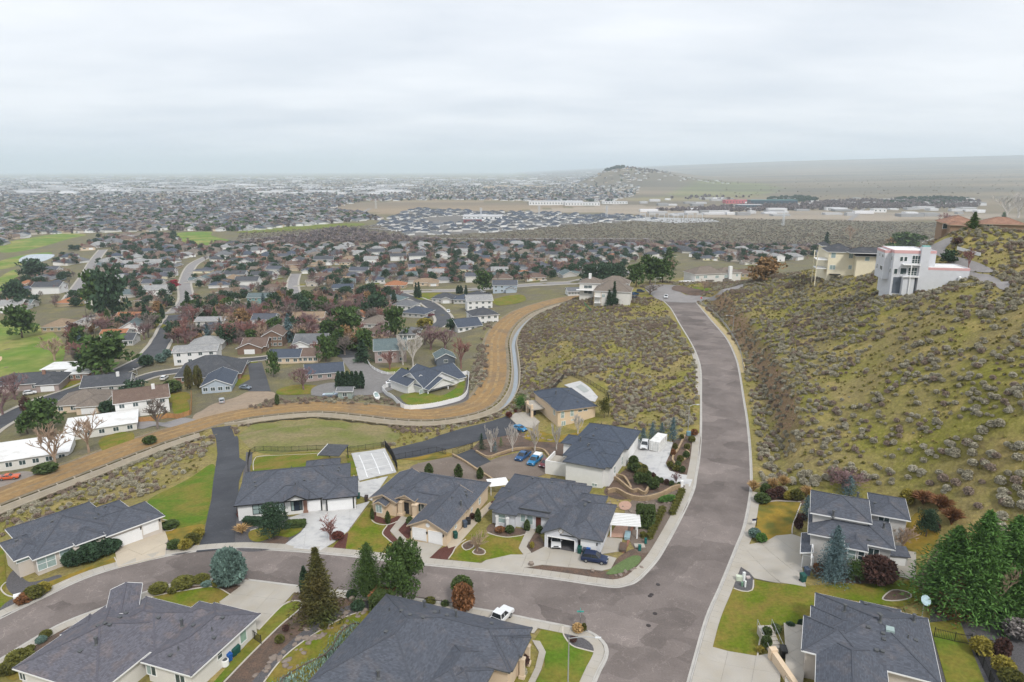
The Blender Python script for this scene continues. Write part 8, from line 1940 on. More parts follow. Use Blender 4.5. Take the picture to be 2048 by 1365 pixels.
for k,a,b,h_,w_,lb in(('pine0',212,752,80,104,'largest broad dark pine by the black town street'),('pine0',45,676,62,62,'big dark pine at the golf green edge'),('pine1',33,612,50,44,'dark pine above the golf green'),('pine1',228,640,104,66,'tallest dark pine of the clump at the cross street'),('pine0',200,632,86,60,'dark pine beside the tallest of the clump'),('pine1',70,560,42,50,'dark round evergreen by the pond'),('pine0',695,684,66,62,'broad dark pine beside the cul-de-sac'),('pine0',790,682,66,44,'tall dark pine behind the green grey barn'),('con1',578,684,52,28,'blue spruce between the brown and the white garage houses'),('con0',725,724,42,32,'dark spreading conifer at the cul-de-sac lane'),('pine0',652,724,50,34,'open crowned pine beside the solar roof'),('pine1',755,640,52,50,'blue green evergreen clump behind the orange roof'),('pine1',610,640,42,38,'dark cypress clump behind the cream orange roof'),('con0',378,632,46,22,'dark conifer at the street corner'),('con0',400,640,40,22,'second dark conifer at the street corner'),('con0',560,635,40,26,'dark conifer by the teal house'),('pine0',548,755,50,24,'thin pine beside the dark driveway'),('pine1',270,806,44,52,'shaggy green tree before the black town street'),('pine0',90,862,60,62,'dense green tree behind the long white building'),('pine0',55,868,40,40,'smaller green tree behind the long white building'),('mar',55,838,50,22,'rust brown columnar tree behind the long white building'),
    ('bare2',110,722,52,52,'pale pink birch at the golf green'),('bare3',370,688,42,36,'pinkish leafless tree at the black street end'),('bare3',455,690,46,40,'leafless reddish tree behind the dark hip roof'),('bare0',607,780,50,52,'spreading leafless tree on the lawn by the gravel lane'),('bare1',316,858,62,52,'leafless dark tree beside the dirt track and the fence'),('bare2',112,934,96,66,'big pale leafless tree before the long white building'),('bare2',178,905,84,60,'second pale leafless tree before the long white building'),('bare0',30,800,60,60,'leafless purple tree at the frame edge'),('bare0',5,830,70,60,'leafless purple tree lowest at the frame edge'),
    ('birch',806,730,60,34,'white leafless tree before the green grey barn'),('birch',826,734,64,42,'whitest leafless tree before the outbuilding'),('bare3',780,740,40,34,'small pink leafless tree by the rail fence'),('bare3',922,738,64,38,'pinkish leafless tree beside the outbuilding'),('bare0',862,700,48,60,'leafless grove tree above the outbuilding'),('bare0',890,700,46,56,'second leafless grove tree above the outbuilding'),('bare1',850,690,40,50,'grey leafless tree of the grove'),
    ('pine1',905,664,26,26,'round dark tree at the end of the winding street'),('con0',832,595,28,10,'slim dark conifer at the arterial corner'),('con0',838,596,30,12,'second slim dark conifer at the arterial corner'),('pine0',966,585,42,38,'tall dark pine alone at the meadow'),('cypr',916,588,16,9,'dark column beside the meadow houses'),('cypr',922,588,16,9,'second dark column beside the meadow houses'),('con0',932,590,18,10,'dark pointed conifer beside the two columns'),('crim',350,582,22,18,'crimson leaved tree in the middle of the town'),('oran',1530,562,46,66,'wide tree with dry orange leaves behind the villa'),('pine1',1210,572,46,50,'dark pine clump behind the knoll house, west'),('pine1',1180,568,40,40,'dark pine clump west of the knoll house'),('pine1',1235,566,40,40,'dark pine clump behind the knoll house, east'),('pine0',1300,568,54,50,'big dark pine before the far junction'),('pine0',1272,574,44,40,'dark pine beside the big junction pine'),('pine0',1325,566,44,40,'dark pine right beyond the far junction'),('con2',1336,538,40,36,'dark green tree behind the junction pines'),
    ('con0',1228,612,46,14,'tall pointed conifer before the knoll house'),('con0',1218,612,30,16,'shorter conifer before the knoll house'),('con0',1236,610,28,18,'bushy conifer at the foot of the knoll house'),('con0',1206,608,34,14,'left conifer before the knoll house'),('con0',1245,606,20,12,'small conifer by the cars of the knoll house'),('bare1',1300,590,24,44,'wide leafless thicket at the junction corner'),('bare2',1408,584,26,22,'small round leafless tree before the villa'),('bare2',1340,552,40,20,'pale leafless tree beside the junction pines'),
    ('pine0',1812,512,44,66,'dark spreading cedar between the hill houses'),('oran',1785,505,30,30,'olive dry tree beside the spreading cedar'),('con0',1652,492,26,14,'conifer tip behind the tall cream house'),('pine1',1896,530,30,32,'dark shrub tree behind the modern house'),('con2',1946,458,32,22,'green conifer before the terracotta roofs'),('con2',2004,455,28,20,'green conifer at the east terracotta wing'),('birch',2012,440,54,60,'white leafless tree behind the terracotta roofs'),('birch',2036,436,50,50,'white leafless tree furthest east on the hill'),('bare2',1700,480,30,26,'pale leafless tree behind the tall cream house'),('bare3',1936,540,46,22,'thin reddish leafless tree beside the modern house'),('bare3',1890,455,30,36,'tan leafless tree before the terracotta house'),('mar',1915,490,16,24,'dark maroon bush tree beside the hill drive')):
    TR(k,(a,b),h_,w_,lb)
hx_,hy_=0,0
x,y,z=tp(692,778)
for k in range(6):TR('cypr',(678+k*9,778),34,15,'dark clipped evergreen of the tall hedge by the gravel lane' if 0<k<5 else('westernmost clipped evergreen of the tall hedge' if k==0 else 'easternmost clipped evergreen of the tall hedge'),'clipped evergreens of the tall hedge')
for k in range(8):TR('cypr',(806+k*10+(k>4)*24,750-k*.8),13,6,'small young evergreen in the row behind the white gabled house','young evergreens behind the white gabled house')
for k,(a,b,w_,h_,lf,lb)in enumerate(((294,732,26,20,'darkgreen','dark round shrub left of the street corner'),(322,726,20,18,'bluegrey','blue grey round shrub at the street corner'),(335,716,16,16,'bluegrey','smaller blue grey shrub at the street corner'),(380,782,16,46,'thuja','olive columnar shrub beside the pale blue garage'),(398,780,16,46,'thuja','second olive columnar shrub beside the pale blue garage'),(216,826,30,22,'darkgreen','dark shrub beside the cream taupe house'),(238,818,30,20,'box','round green shrub next to the dark one'),(345,785,34,22,'box','green hedge mound behind the fence'),(430,770,46,12,'box','long green hedge before the dark hip roof'),(555,812,8,22,'box','narrow green column beside the gravel corner'),(300,888,24,14,'box','round green shrub beside the dirt track'),(92,945,40,16,'box','long green hedge before the long white building'),(850,656,30,18,'yellow','yellow shrub by the winding street end'),(710,700,40,24,'box','green hedge on the cul-de-sac'))):
    S('garden_shrub',lb,(a,b),w_,h_,lf,'ball',300+k,500)
kinds=['bare0']*8+['bare1']*5+['bare2']*4+['bare3']*4+['pine0','pine1','con0','con1','con2','pine1','pine0','birch','mar','cypr']+['oran']
cand=[]
for x,y,r_ in lots:
    for q in range(9):
        X,Y=x+rng.uniform(-16,16),y+rng.uniform(-15,15)
        if abs(X-x)+abs(Y-y)<11:continue
        cand.append((X,Y))
RNGT=random.Random(5)
def NH(X,Y):
    q=min(LOTN,key=lambda w:(w[0]-X)**2+(w[1]-Y)**2);return ' by '+q[2]if math.hypot(q[0]-X,q[1]-Y)<26 else ''
MIDPOLY=tpl([(136,790),(140,720),(150,660),(330,610),(500,600),(700,590),(800,590),(780,700),(640,720),(560,740),(480,700),(420,740),(380,690),(300,690),(180,720),(100,780)])
bx=[p[0]for p in MIDPOLY];by=[p[1]for p in MIDPOLY]
for q in range(1900):
    X,Y=RNGT.uniform(min(bx),max(bx)),RNGT.uniform(min(by),max(by))
    if in_poly(np.array([X]),np.array([Y]),MIDPOLY)[0]and all(math.hypot(X-b[0],Y-b[1]+3)>14 for b in BUILT):cand.append((X,Y))
CA=np.array(cand);CA=CA[np.min([dist_line(CA[:,0],CA[:,1],L[::2]+L[-1:])for L in STREETS],axis=0)>6.5];cand=[tuple(q)for q in CA]
cand.sort(key=lambda q:math.hypot(*q))
FAR_TREES=[];nB=nO=0
for n,(X,Y)in enumerate(cand):
    k=RNGT.choice(kinds);isb=k.startswith('bare')or k=='birch'
    H=RNGT.uniform(6.5,11.5)if isb else RNGT.uniform(5,12);Wm=H*(RNGT.uniform(.8,1.15)if isb else RNGT.uniform(.55,.9))
    if k in('con0','con1','con2'):Wm=H*RNGT.uniform(.4,.6)
    if k=='cypr':Wm=H*.3
    nB+=isb;nO+=not isb
    if(isb and nB<245)or(not isb and nO<170):
        lb=f"{['small', 'mid-sized', 'large'][min(2, int((H - 5) / 2.4))]} {TT[k][2]}{NH(X, Y)}, {ZN(X, Y)}";TR(k,None,0,0,lb,lb,(X,Y),H,Wm)
    else:FAR_TREES.append((X,Y,k,H,Wm))
# cars of the town
for a,b,kd,c,lb in(((-2,962),(40,957),'coupe','orange','orange coupe on the gravel lot beside the dirt track'),((165,778),(182,770),'pickup','white','white pickup at the kerb of the black town street'),((46,792),(74,788),'suv','white','white SUV in the drive of the dark roofed brick house'),((324,764),(334,756),'suv','white','white van-like SUV by the big dark hip roof'),((444,811),(444,800),'suv','silver','grey SUV parked on the dusty yard'),((478,778),(504,780),'sedan','slate','slate blue car behind the pale blue garage'),((340,707),(352,708),'sedan','red','bright red car beside the white angular house'),((490,732),(498,727),'suv','silver','silver SUV at the top of the dark driveway'),((672,752),(684,758),'pickup','silver','silver pickup under the grey blue roof'),((776,770),(790,768),'sedan','white','white car beside the white fence court'),((896,622),(898,628),'suv','white','white SUV on the winding street'),((960,587),(972,585),'suv','white','white SUV at the blue grey gabled house'),((972,590),(980,589),'sedan','charcoal','charcoal car at the blue grey gabled house'),((848,640),(858,638),'sedan','navy','navy car at the bend of the winding street'),((858,634),(868,631),'sedan','maroon','maroon car at the bend of the winding street'),((1262,600),(1276,596),'sedan','charcoal','dark grey car beside the knoll house'),((1264,592),(1276,590),'suv','blue','blue SUV beside the knoll house'),((1250,600),(1260,598),'pickup','white','white pickup nearest the knoll house wall'),((1276,586),(1286,585),'suv','navy','navy SUV furthest from the knoll house'),((636,628),(642,626),'sedan','silver','silver car before the brown red roof')):
    carat('parked_car',lb,kd,c,a,b,.2)
# boats and sheds on the lane
x,y,z=tp(753,798)
def boat(label,px,L,rz,c):
    x,y,z=tp(*px);t=thing('boat',label,'boat',(x,y,z+.2),rz);m=MB();st=[(-L/2,.9,.3,1.1),(0,1.05,.2,1.15),(L*.3,.8,.25,1.25),(L/2,.05,.7,1.4)];V=[]
    for a,w,z0,z1 in st:V+=[(a,-w*.5,z0),(a,-w,z1),(a,w,z1),(a,w*.5,z0)]
    m.add(V,[(i*4+j,i*4+(j+1)%4,i*4+4+(j+1)%4,i*4+4+j)for i in range(3)for j in range(4)]+[(3,2,1,0),(12,13,14,15)]);m.build('hull',c,t)
    m=MB();m.box(-L*.35,-.7,1.16,L*.1,.7,1.3);m.box(L*.08,-.6,1.16,L*.14,.6,1.75);m.build('deck',M_GLASSB,t);m=MB();m.tube((-.4,-.9,.1),(-.4,.9,.1),.3,.3,10);m.build('trailer_wheel',M_TYRE,t)
boat('white motor boat on a trailer by the gravel lane',(753,797),6.5,1.9,M_WHITE);boat('covered blue white boat beside the small shed',(664,795),6.5,0.1,nmat('boat cover',(.45,.52,.62)))
town('small grey shed at the edge of the dirt track',(690,798),28,4,'grey','green',2,'gable_x',1,name='shed',cat='shed',nwin=1,garage=False)
# utility poles and wires along the cross street
PP=[]
for a,b,lb in((174,640,'wooden utility pole west of the tallest pine clump'),(195,630,'wooden utility pole at the tallest pine clump'),(320,624,'wooden utility pole beside the street corner'),(505,606,'wooden utility pole by the teal house'),(712,602,'wooden utility pole at the arterial corner')):
    x,y,z=tp(a,b);t=thing('utility_pole',lb,'utility pole',(x,y,z));m=MB();m.tube((0,0,-.5),(0,0,11),.17,.11,7);m.build('pole',BARKM['brown'],t);m=MB();m.bar((-.2,-1.2,10.2),(.2,1.2,10.2),.14);m.build('crossarm',BARKM['brown'],t);PP.append((x,y,z+10.3))
for k,(a,b)in enumerate(zip(PP,PP[1:])):
    m=MB();pts=[(a[0]+(b[0]-a[0])*j/10,a[1]+(b[1]-a[1])*j/10,a[2]+(b[2]-a[2])*j/10-2.2*(1-(2*j/10-1)**2))for j in range(11)]
    for dz in(-1.0,0,1.0):
        for p,q in zip(pts,pts[1:]):m.tube((p[0],p[1]+dz,p[2]),(q[0],q[1]+dz,q[2]),.022,.022,3,cap=False)
    o=m.build('power_line',M_PIPE);tag(o,['sagging wires between the two western utility poles','sagging wires from the pine clump to the street corner','sagging wires from the street corner to the teal house','sagging wires from the teal house to the arterial corner'][k],'power line')
# ================================================================== SCATTERED GROWTH AND THE FAR VALLEY (stuff)
def scatter(name,pts,proto_me,smin,smax,sq=1.0,seed=0,label=None):
    """one stuff object: a small mesh repeated over points by geometry nodes, each turned and sized by chance"""
    P=np.asarray(pts,np.float32)
    me=bpy.data.meshes.new(name);me.vertices.add(len(P));me.vertices.foreach_set('co',P.ravel());me.update()
    o=link_mesh(name,me);tag(o,label,None,None,'stuff')
    src=bpy.data.objects.new(name+'_piece',proto_me)
    g=bpy.data.node_groups.new(name,'GeometryNodeTree')
    g.interface.new_socket('Geometry',in_out='INPUT',socket_type='NodeSocketGeometry');g.interface.new_socket('Geometry',in_out='OUTPUT',socket_type='NodeSocketGeometry')
    N,L=g.nodes,g.links;i,q=N.new('NodeGroupInput'),N.new('NodeGroupOutput')
    oi=N.new('GeometryNodeObjectInfo');oi.inputs['Object'].default_value=src
    ip=N.new('GeometryNodeInstanceOnPoints');rr=N.new('FunctionNodeRandomValue');rr.data_type='FLOAT_VECTOR';rr.inputs['Max'].default_value=(0.12,.12,6.283);rr.inputs['Min'].default_value=(-.12,-.12,0)
    rs=N.new('FunctionNodeRandomValue');rs.data_type='FLOAT';rs.inputs[2].default_value=smin;rs.inputs[3].default_value=smax;rs.inputs['Seed'].default_value=seed+1
    cb=N.new('ShaderNodeCombineXYZ');mu=N.new('ShaderNodeMath');mu.operation='MULTIPLY';mu.inputs[1].default_value=sq
    L.new(rs.outputs[1],cb.inputs[0]);L.new(rs.outputs[1],cb.inputs[1]);L.new(rs.outputs[1],mu.inputs[0]);L.new(mu.outputs[0],cb.inputs[2])
    L.new(i.outputs[0],ip.inputs['Points']);L.new(oi.outputs['Geometry'],ip.inputs['Instance']);L.new(rr.outputs[0],ip.inputs['Rotation']);L.new(cb.outputs[0],ip.inputs['Scale']);L.new(ip.outputs[0],q.inputs[0])
    md=o.modifiers.new('scatter','NODES');md.node_group=g
    return o
def not_paved(x,y):
    ok=np.ones(x.shape,bool)
    for p in PAVED:
        a,b=np.array(p)[:,0],np.array(p)[:,1];m=(x>a.min()-1)&(x<a.max()+1)&(y>b.min()-1)&(y<b.max()+1)
        if m.any():
            k=in_poly(x[m],y[m],p);t=ok[m];t[k]=False;ok[m]=t
    return ok
def clump(x,y):return .5+.25*(np.sin(x/3.3+1.7*np.sin(y/5.1))*np.sin(y/3.9+1.3*np.sin(x/6.7)))+.25*np.sin(x/13+.8*np.sin(y/11))*np.sin(y/17+1)
gr=np.random.default_rng(11)
NX,NY=gr.uniform(-260,330,150000),gr.uniform(60,440,150000)
dm_,dsd,dcr=dist_line(NX,NY,main_mid),dist_line(NX,NY,side_mid),dist_line(NX,NY,canal_road)
mid_c=[((p[0]+q[0])/2,(p[1]+q[1])/2)for p,q in zip(canal_road,canal_line)]
HILL=gpl([(1392,600),(1440,640),(1485,705),(1498,800),(1508,900),(1512,975),(1600,985)],1)+gpl([(1700,960),(1850,990),(1925,1020),(1990,1080),(2100,1150)],4)+[(330,90),(330,430),(90,460)]
KNOLL=gpl([(1320,600),(1395,720),(1398,850),(1350,870),(1230,845)],0)+gpl([(1216,780),(1140,748),(1085,790),(1035,825)],-6)+gpl([(1012,800),(1030,700),(1040,655),(1070,625),(1150,606)],-13)
WEST=gpl([(-150,1110),(0,1010),(200,930),(400,868),(428,872),(430,905)],-13)+gpl([(400,935),(300,990),(200,1008),(60,1060),(-100,1150)],-6)
FIELD=gpl([(480,862),(640,836),(760,842),(860,852),(960,838),(1012,822)],-13)+gpl([(1000,832),(880,868),(780,898),(620,900),(500,905)],-8)
TRACKSIDE=gpl([(390,845),(540,802),(640,800),(760,795),(810,818),(700,812),(560,820),(440,838)],-14.5)
EASTBANK=gpl([(936,790),(940,755),(955,700),(965,660),(985,640),(980,700),(975,760),(950,800)],-15)
def zone_pts(poly,keep,seed):
    r=np.random.default_rng(seed);m=in_poly(NX,NY,poly)&(dm_>7.6)&(dsd>9)&(dist_line(NX,NY,mid_c)>7.3)
    m&=r.random(len(NX))<keep*sstep(.22,.55,clump(NX,NY));m&=not_paved(NX,NY);return np.stack([NX[m],NY[m]],1)
zk=[(HILL,.74,'hill'),(KNOLL,.95,'knoll'),(WEST,.62,'west slope'),(FIELD,.16,'field'),(TRACKSIDE,.8,'track'),(EASTBANK,.9,'bank')]
ALL=np.concatenate([zone_pts(p,k,40+i)for i,(p,k,_)in enumerate(zk)])
BRUSH=tpl([(1508,890),(1560,868),(1700,884),(1900,890),(2045,880),(2045,1090),(1985,1085),(1925,1000),(1850,982),(1700,952),(1600,976),(1512,966)])
m=in_poly(NX,NY,BRUSH)&(gr.random(len(NX))<.42)&(dm_>8)&not_paved(NX,NY);ALL=np.concatenate([ALL,np.stack([NX[m],NY[m]],1)])
# a band of tall sage along the canal lip
bd=dist_line(NX,NY,offset_line(canal_line,-5.2));m=(bd<3.2)&(gr.random(len(NX))<.55)&(dm_>12)&not_paved(NX,NY);ALL=np.concatenate([ALL,np.stack([NX[m],NY[m]],1)])
d_=np.hypot(ALL[:,0],ALL[:,1]);ALL=ALL[np.argsort(d_)]
def z_of(P,dz=-.05):return np.column_stack([P,hzv(P[:,0],P[:,1])+dz])
SG=[m_ball(400+i,LEAF[l],n,card=c,lumps=9,out=.6,name='sagebrush')for i,(l,n,c)in enumerate((('sage',430,.15),('sageb',380,.16),('sagel',400,.15),('sage',380,.17)))]
NEAR=ALL[:290]
for k,(x,y)in enumerate(NEAR):
    s_=rng.uniform(.9,2.0);i=rng.choice((0,0,1,2,3));wh='on the hillside above the split-level house' if x>20 and y<260 else 'on the slope west of the black lane' if x<-20 else 'on the knoll beside the hill road'
    lb=f"{['grey green', 'brown grey', 'pale grey', 'soft grey green'][i]} {'small' if s_ < 1.2 else 'large' if s_ > 1.65 else 'mid-sized'} sagebrush {wh}";o=link_mesh('sagebrush',SG[i],None,(x,y,hz(x,y)-.05),rng.uniform(0,6),(s_,s_,s_*rng.uniform(.65,.95)));tag(o,lb,'shrub',lb)
rest=ALL[290:];pick=gr.choice(4,len(rest),p=[.34,.24,.18,.24])
# darker, browner brush gathers in the hollows
pick=np.where((rest[:,0]<62)&(rest[:,1]>190)&(gr.random(len(rest))<.35),1,pick)
pick=np.where((clump(rest[:,0]*.31,rest[:,1]*.31)>.62)&(gr.random(len(rest))<.7),1,pick)
for i in range(4):scatter('sagebrush_cover',z_of(rest[pick==i]),SG[i],.45,1.5,.82,i)
m=(in_poly(NX,NY,HILL)|in_poly(NX,NY,KNOLL)|in_poly(NX,NY,WEST)|in_poly(NX,NY,FIELD))&(dm_>7.4)&(gr.random(len(NX))<.42)&not_paved(NX,NY)&(dist_line(NX,NY,mid_c)>7.3)
TF=np.stack([NX[m],NY[m]],1);tf=gr.random(len(TF))
scatter('bunch_grass',z_of(TF[tf<.5],0),m_ball(420,leafm('green tuft',(.23,.21,.06)),26,card=.55,lumps=3,name='bunch_grass'),.35,.8,.7,5)
scatter('bunch_grass',z_of(TF[tf>=.5],0),m_ball(421,leafm('straw tuft',(.36,.30,.12)),26,card=.55,lumps=3,name='bunch_grass'),.3,.75,.7,6)
# rough stones of the cut bank
cut=np.array([(a+gr.normal(0,.9),b+gr.normal(0,1.2))for a,b in resample(SCARP,.25)for _ in range(2)]);cr_=m_rock(9);cr_.materials[0]=nmat('reddish bank stone',(.30,.19,.125),var=.3,scale=1.5,island=.3);scatter('cut_bank_stones',z_of(cut,.0),cr_,.2,.7,.8,8)
# ---- the sage flat and the far valley
def sample(poly,n,seed,power=1.6,y0=600,y1=15000):
    r=np.random.default_rng(seed);ys=(y0**(1-power)+r.random(n)*(y1**(1-power)-y0**(1-power)))**(1/(1-power));xs=ys*r.uniform(-.95,.95,n);m=in_poly(xs,ys,poly);return np.stack([xs[m],ys[m]],1)
def outside(P,*polys):
    for p in polys:P=P[~in_poly(P[:,0],P[:,1],p)]
    return P
LEAF['farsage']=leafm('far grey sage',(.205,.185,.15))
m_far=lambda seed,leaf,n=46:m_ball(seed,LEAF[leaf],n,card=.5,lumps=5,name='far_growth')
scatter('sage_flat_brush',z_of(sample(Z_SAGE,60000,3,1.5,700,2600)),m_far(430,'farsage',30),1.2,3.0,.45,3)
scatter('sage_flat_brush',z_of(sample(Z_SAGE,30000,4,1.5,700,2600)),m_far(431,'sageb',30),1.2,2.8,.45,4)
CITY=gpl([(-500,351),(-900,520),(0,492),(60,470),(170,466),(340,462),(480,463),(700,444),(760,440),(690,418),(720,404),(900,400),(1100,404),(1230,404),(1270,392),(1280,378),(1160,353),(900,350)],-40)
RIM=gpl([(470,490),(690,455),(760,470),(830,478),(1000,490),(1400,494),(1700,506),(1700,498),(1400,486),(1000,484),(800,486)],-40)
OPEN_=(Z_SAGE,Z_DIRT,Z_BARE,Z_SCHOOL,Z_FIELD1,Z_FIELD2,Z_NEW)
TC=outside(sample(CITY,36000,5,1.75,800,14000),*OPEN_,*GOLF);tp_=gr.random(len(TC))
purple=leafm('far bare woods',(.20,.165,.165))
LEAF['farbare']=purple
for k,(a,b,lf,s0,s1)in enumerate(((0,.13,'darkgreen',5,11),(.13,.2,'pine',5,11),(.2,.74,'farbare',5,9.5),(.74,.94,'sageb',4,9),(.94,1,'bluegrey',4,8))):
    scatter('far_trees',z_of(TC[(tp_>=a)&(tp_<b)]),m_far(440+k,lf),s0,s1,.95,10+k)
TR_=sample(RIM,30000,6,1.4,650,1500);tr=gr.random(len(TR_));scatter('far_trees',z_of(TR_[tr<.75]),m_far(450,'farbare'),3,7,.8,21);scatter('far_trees',z_of(TR_[tr>=.75]),m_far(451,'sageb'),3,6,.8,22)
if FAR_TREES:
    for j,k in enumerate(('bare0','bare1','bare2','bare3','pine1')):
        q=np.array([(a,b,hz(a,b))for i,(a,b,kk,h_,w_)in enumerate(FAR_TREES)if(i%4==j if kk[0]=='b' else j==4)]);scatter('town_trees',q,TT[k][0],6,10,.95,31+j)
def far_house_me(roof,wall,W,D,seed):
    h=MB();r2=D/2+.5;h.box(-W/2,-D/2,-1,W/2,D/2,2.9);b=len(h.v)
    h.add([(-W/2-.6,-r2,2.8),(W/2+.6,-r2,2.8),(W/2+.6,r2,2.8),(-W/2-.6,r2,2.8),(-W/2+r2*.8,0,2.8+r2*.5),(W/2-r2*.8,0,2.8+r2*.5)],[(0,1,5,4),(1,2,5),(2,3,4,5),(3,0,4)],1)
    h.box(-W*.3,-D/2-.05,0.9,-W*.1,-D/2+.1,2.1,2);h.box(W*.1,-D/2-.05,.1,W*.36,-D/2+.1,2.2,3)
    me=bpy.data.meshes.new('far_house');me.from_pydata(h.v,[],h.f);[me.materials.append(q)for q in(WALL[wall],ROOF[roof],M_GLASS,M_DOORW)];me.polygons.foreach_set('material_index',h.m);me.update();return me
FH=[far_house_me(r_,w_,15+i%3*2,11,i)for i,(r_,w_)in enumerate((('slateb','white'),('dark','offwhite'),('grey','white'),('brown','cream'),('pale','white'),('taupe','beige')))]
HC=outside(sample(CITY,30000,7,1.75,800,13000),*OPEN_,*GOLF);hp=gr.choice(6,len(HC),p=[.25,.2,.2,.1,.15,.1])
if FAR_LOTS:q=np.array(FAR_LOTS)[:,:2];HC=np.concatenate([HC,q]);hp=np.concatenate([hp,gr.choice(6,len(q))])
for i in range(6):scatter('far_houses',z_of(HC[hp==i],0),FH[i],1.0,1.45,1,40+i)
nb=[(x,y)for x in np.arange(-420,900,20.0)for y in np.arange(1150,2500,30.0)];nb=np.array([(x+gr.normal(0,4)+14*math.sin(y/70),y+22*math.sin(x/95+1)+gr.normal(0,5))for x,y in nb if gr.random()<.85]);nb=nb[in_poly(nb[:,0],nb[:,1],Z_NEW)&(np.abs((nb[:,0]*.3+nb[:,1])%170-85)>12)];nb=outside(nb,Z_SCHOOL);np_=gr.choice(3,len(nb),p=[.6,.3,.1])
for i in range(3):scatter('far_houses',z_of(nb[np_==i],0),FH[i],.95,1.15,1,50+i)
# warehouses and shops of the far town, one mass
wh=MB()
M_WH=nmat('far pale sheds',(.50,.50,.51),var=.05,island=.45)
for q in range(420):
    py=353+36*rng.random()**1.3;px=rng.uniform(-60,1260 if py<372 else 820);x,y=gp(px,py,-39)
    if any(in_poly(np.array([x]),np.array([y]),p)[0]for p in OPEN_):continue
    w,d,h=rng.uniform(30,150),rng.uniform(25,80),rng.uniform(6,12);z=hz(x,y);wh.box(x-w/2,y-d/2,z-1,x+w/2,y+d/2,z+h)
for q in range(85):
    px,py=rng.uniform(1280,1960),rng.choice((rng.uniform(399,412),rng.uniform(413,432)));x,y=gp(px,py,-38);w,d,h=rng.uniform(14,55),rng.uniform(12,30),rng.uniform(4,8);z=hz(x,y);wh.box(x-w/2,y-d/2,z-1,x+w/2,y+d/2,z+h)
o=wh.build('far_warehouses',M_WH);tag(o,kind='stuff')
WD=lambda px:gpl(px,-38)
for k,(px,n)in enumerate((([(1530,402),(1545,397),(1600,396),(1640,400),(1620,406),(1540,407)],9000),([(1760,408),(1800,399),(1900,398),(1945,402),(1940,409),(1850,412)],9000),([(1330,398),(1420,393),(1500,396),(1440,402)],2500),([(1310,420),(1700,402),(1960,404),(1960,416),(1600,420),(1400,424)],9000),([(1140,362),(1230,357),(1330,362),(1370,372),(1290,378),(1180,370)],9000))):
    P_=sample(WD(px),n*6,60+k,1.2,1300,9000);scatter('far_woods',z_of(P_[:n]),m_far(460+k,'darkgreen' if k<2 else 'farbare'),5,11,.9,60+k)
def far_box(name,label,px,wpx,d,h,mat,cat='building',roof=None,bands=0):
    x,y=gp(*px,-39);z=hz(x,y);w=wpx*(y*CP+(CAM_Z-z)*SP)/FPX;t=thing(name,label,cat,(x,y,z))
    m=MB();m.box(-w/2,0,-1,w/2,d,h);m.build('wall',mat,t);m=MB();m.box(-w/2-.6,-.6,h,w/2+.6,d+.6,h+.8);m.build('roof',roof or M_WH,t)
    n=max(2,int(w/9))
    for k in range(n):m=MB();u=-w/2+w*(k+.5)/n;m.box(u-1.6,-.12,h*.35,u+1.6,-.01,h*.72);m.build('window',M_GLASS,t)
M_DKRED=nmat('dark red panels',(.22,.06,.07));M_PINKR=nmat('red roofing',(.50,.14,.16))
far_box('warehouse','long white warehouse behind the new subdivision',(1112,410),108,60,11,nmat('far white wall',(.72,.72,.72)));far_box('warehouse','second white warehouse beside the long one',(1165,411),70,40,9,MATS['far white wall']);far_box('shop_building','white shop building with a low roof at the dirt strip',(1230,408),50,30,7,MATS['far white wall'])
far_box('school_building','white school building with dark red panels behind the yellow field',(965,440),78,40,9,MATS['far white wall']);far_box('school_wing','dark red school wing facing the yellow field',(945,445),36,16,7,M_DKRED)
far_box('glass_building','wide dark glass building on the dirt strip',(1548,412),92,40,16,nmat('blue dark facade',(.06,.09,.12),rough=.3),roof=nmat('teal roof',(.12,.24,.25)));far_box('glass_building','smaller dark glass building before the wide one',(1500,418),48,25,11,MATS['blue dark facade']);far_box('shop_building','long building with a red roof beside the glass buildings',(1482,408),60,40,10,M_PINKR,roof=M_PINKR)
far_box('shop_building','white block building at the far crossroad',(1760,425),26,20,9,MATS['far white wall']);far_box('shop_building','white block building west of the far crossroad',(1668,421),30,18,7,MATS['far white wall'])
for k in range(5):far_box('apartment_block',['tan apartment block first from the west in the far town','tan apartment block second in the far row','tan apartment block in the middle of the far row','tan apartment block fourth in the far row','tan apartment block nearest the far hill'][k],(978+k*26,376-(k%2)*3),22,20,11,WALL['cream'])
def pylon(label,px,hpx,mat=None):
    x,y=gp(*px,-40);z=hz(x,y);h=hpx*(y*CP+(CAM_Z-z)*SP)/FPX;t=thing('pylon',label,'pylon',(x,y,z),.2);m=MB();w=h*.09
    for sx in(-1,1):
        for sy in(-1,1):m.bar((sx*w,sy*w,0),(sx*w*.25,sy*w*.25,h),.45)
    for k in range(7):
        f,g2=k/7,(k+1)/7;a,b=w*(1-.75*f),w*(1-.75*g2);m.bar((-a,-a,h*f),(b,-b,h*g2),.25);m.bar((a,a,h*f),(-b,b,h*g2),.25)
    m.build('lattice',mat or nmat('pale pylon steel',(.55,.57,.6)),t)
    for f in(.72,.84,.96):q=MB();q.bar((-h*.16,0,h*f),(h*.16,0,h*f),.5);q.build('crossarm',MATS['pale pylon steel'],t)
for a,b,c,lb in((962,440,24,'pale pylon behind the school'),(1078,434,22,'pale pylon behind the dark roofed subdivision'),(1213,436,24,'pale pylon at the east end of the subdivision'),(752,418,20,'pale pylon on the bare ground'),(1566,452,26,'blue grey pylon in the sage flat')):pylon(lb,(a,b),c)
sheet_far=gpl([(1262,441),(1290,435),(1420,438),(1440,444),(1350,447)],-40);drape('gravel_yard',sheet_far,nmat('substation gravel',(.38,.38,.38)),.3,20)
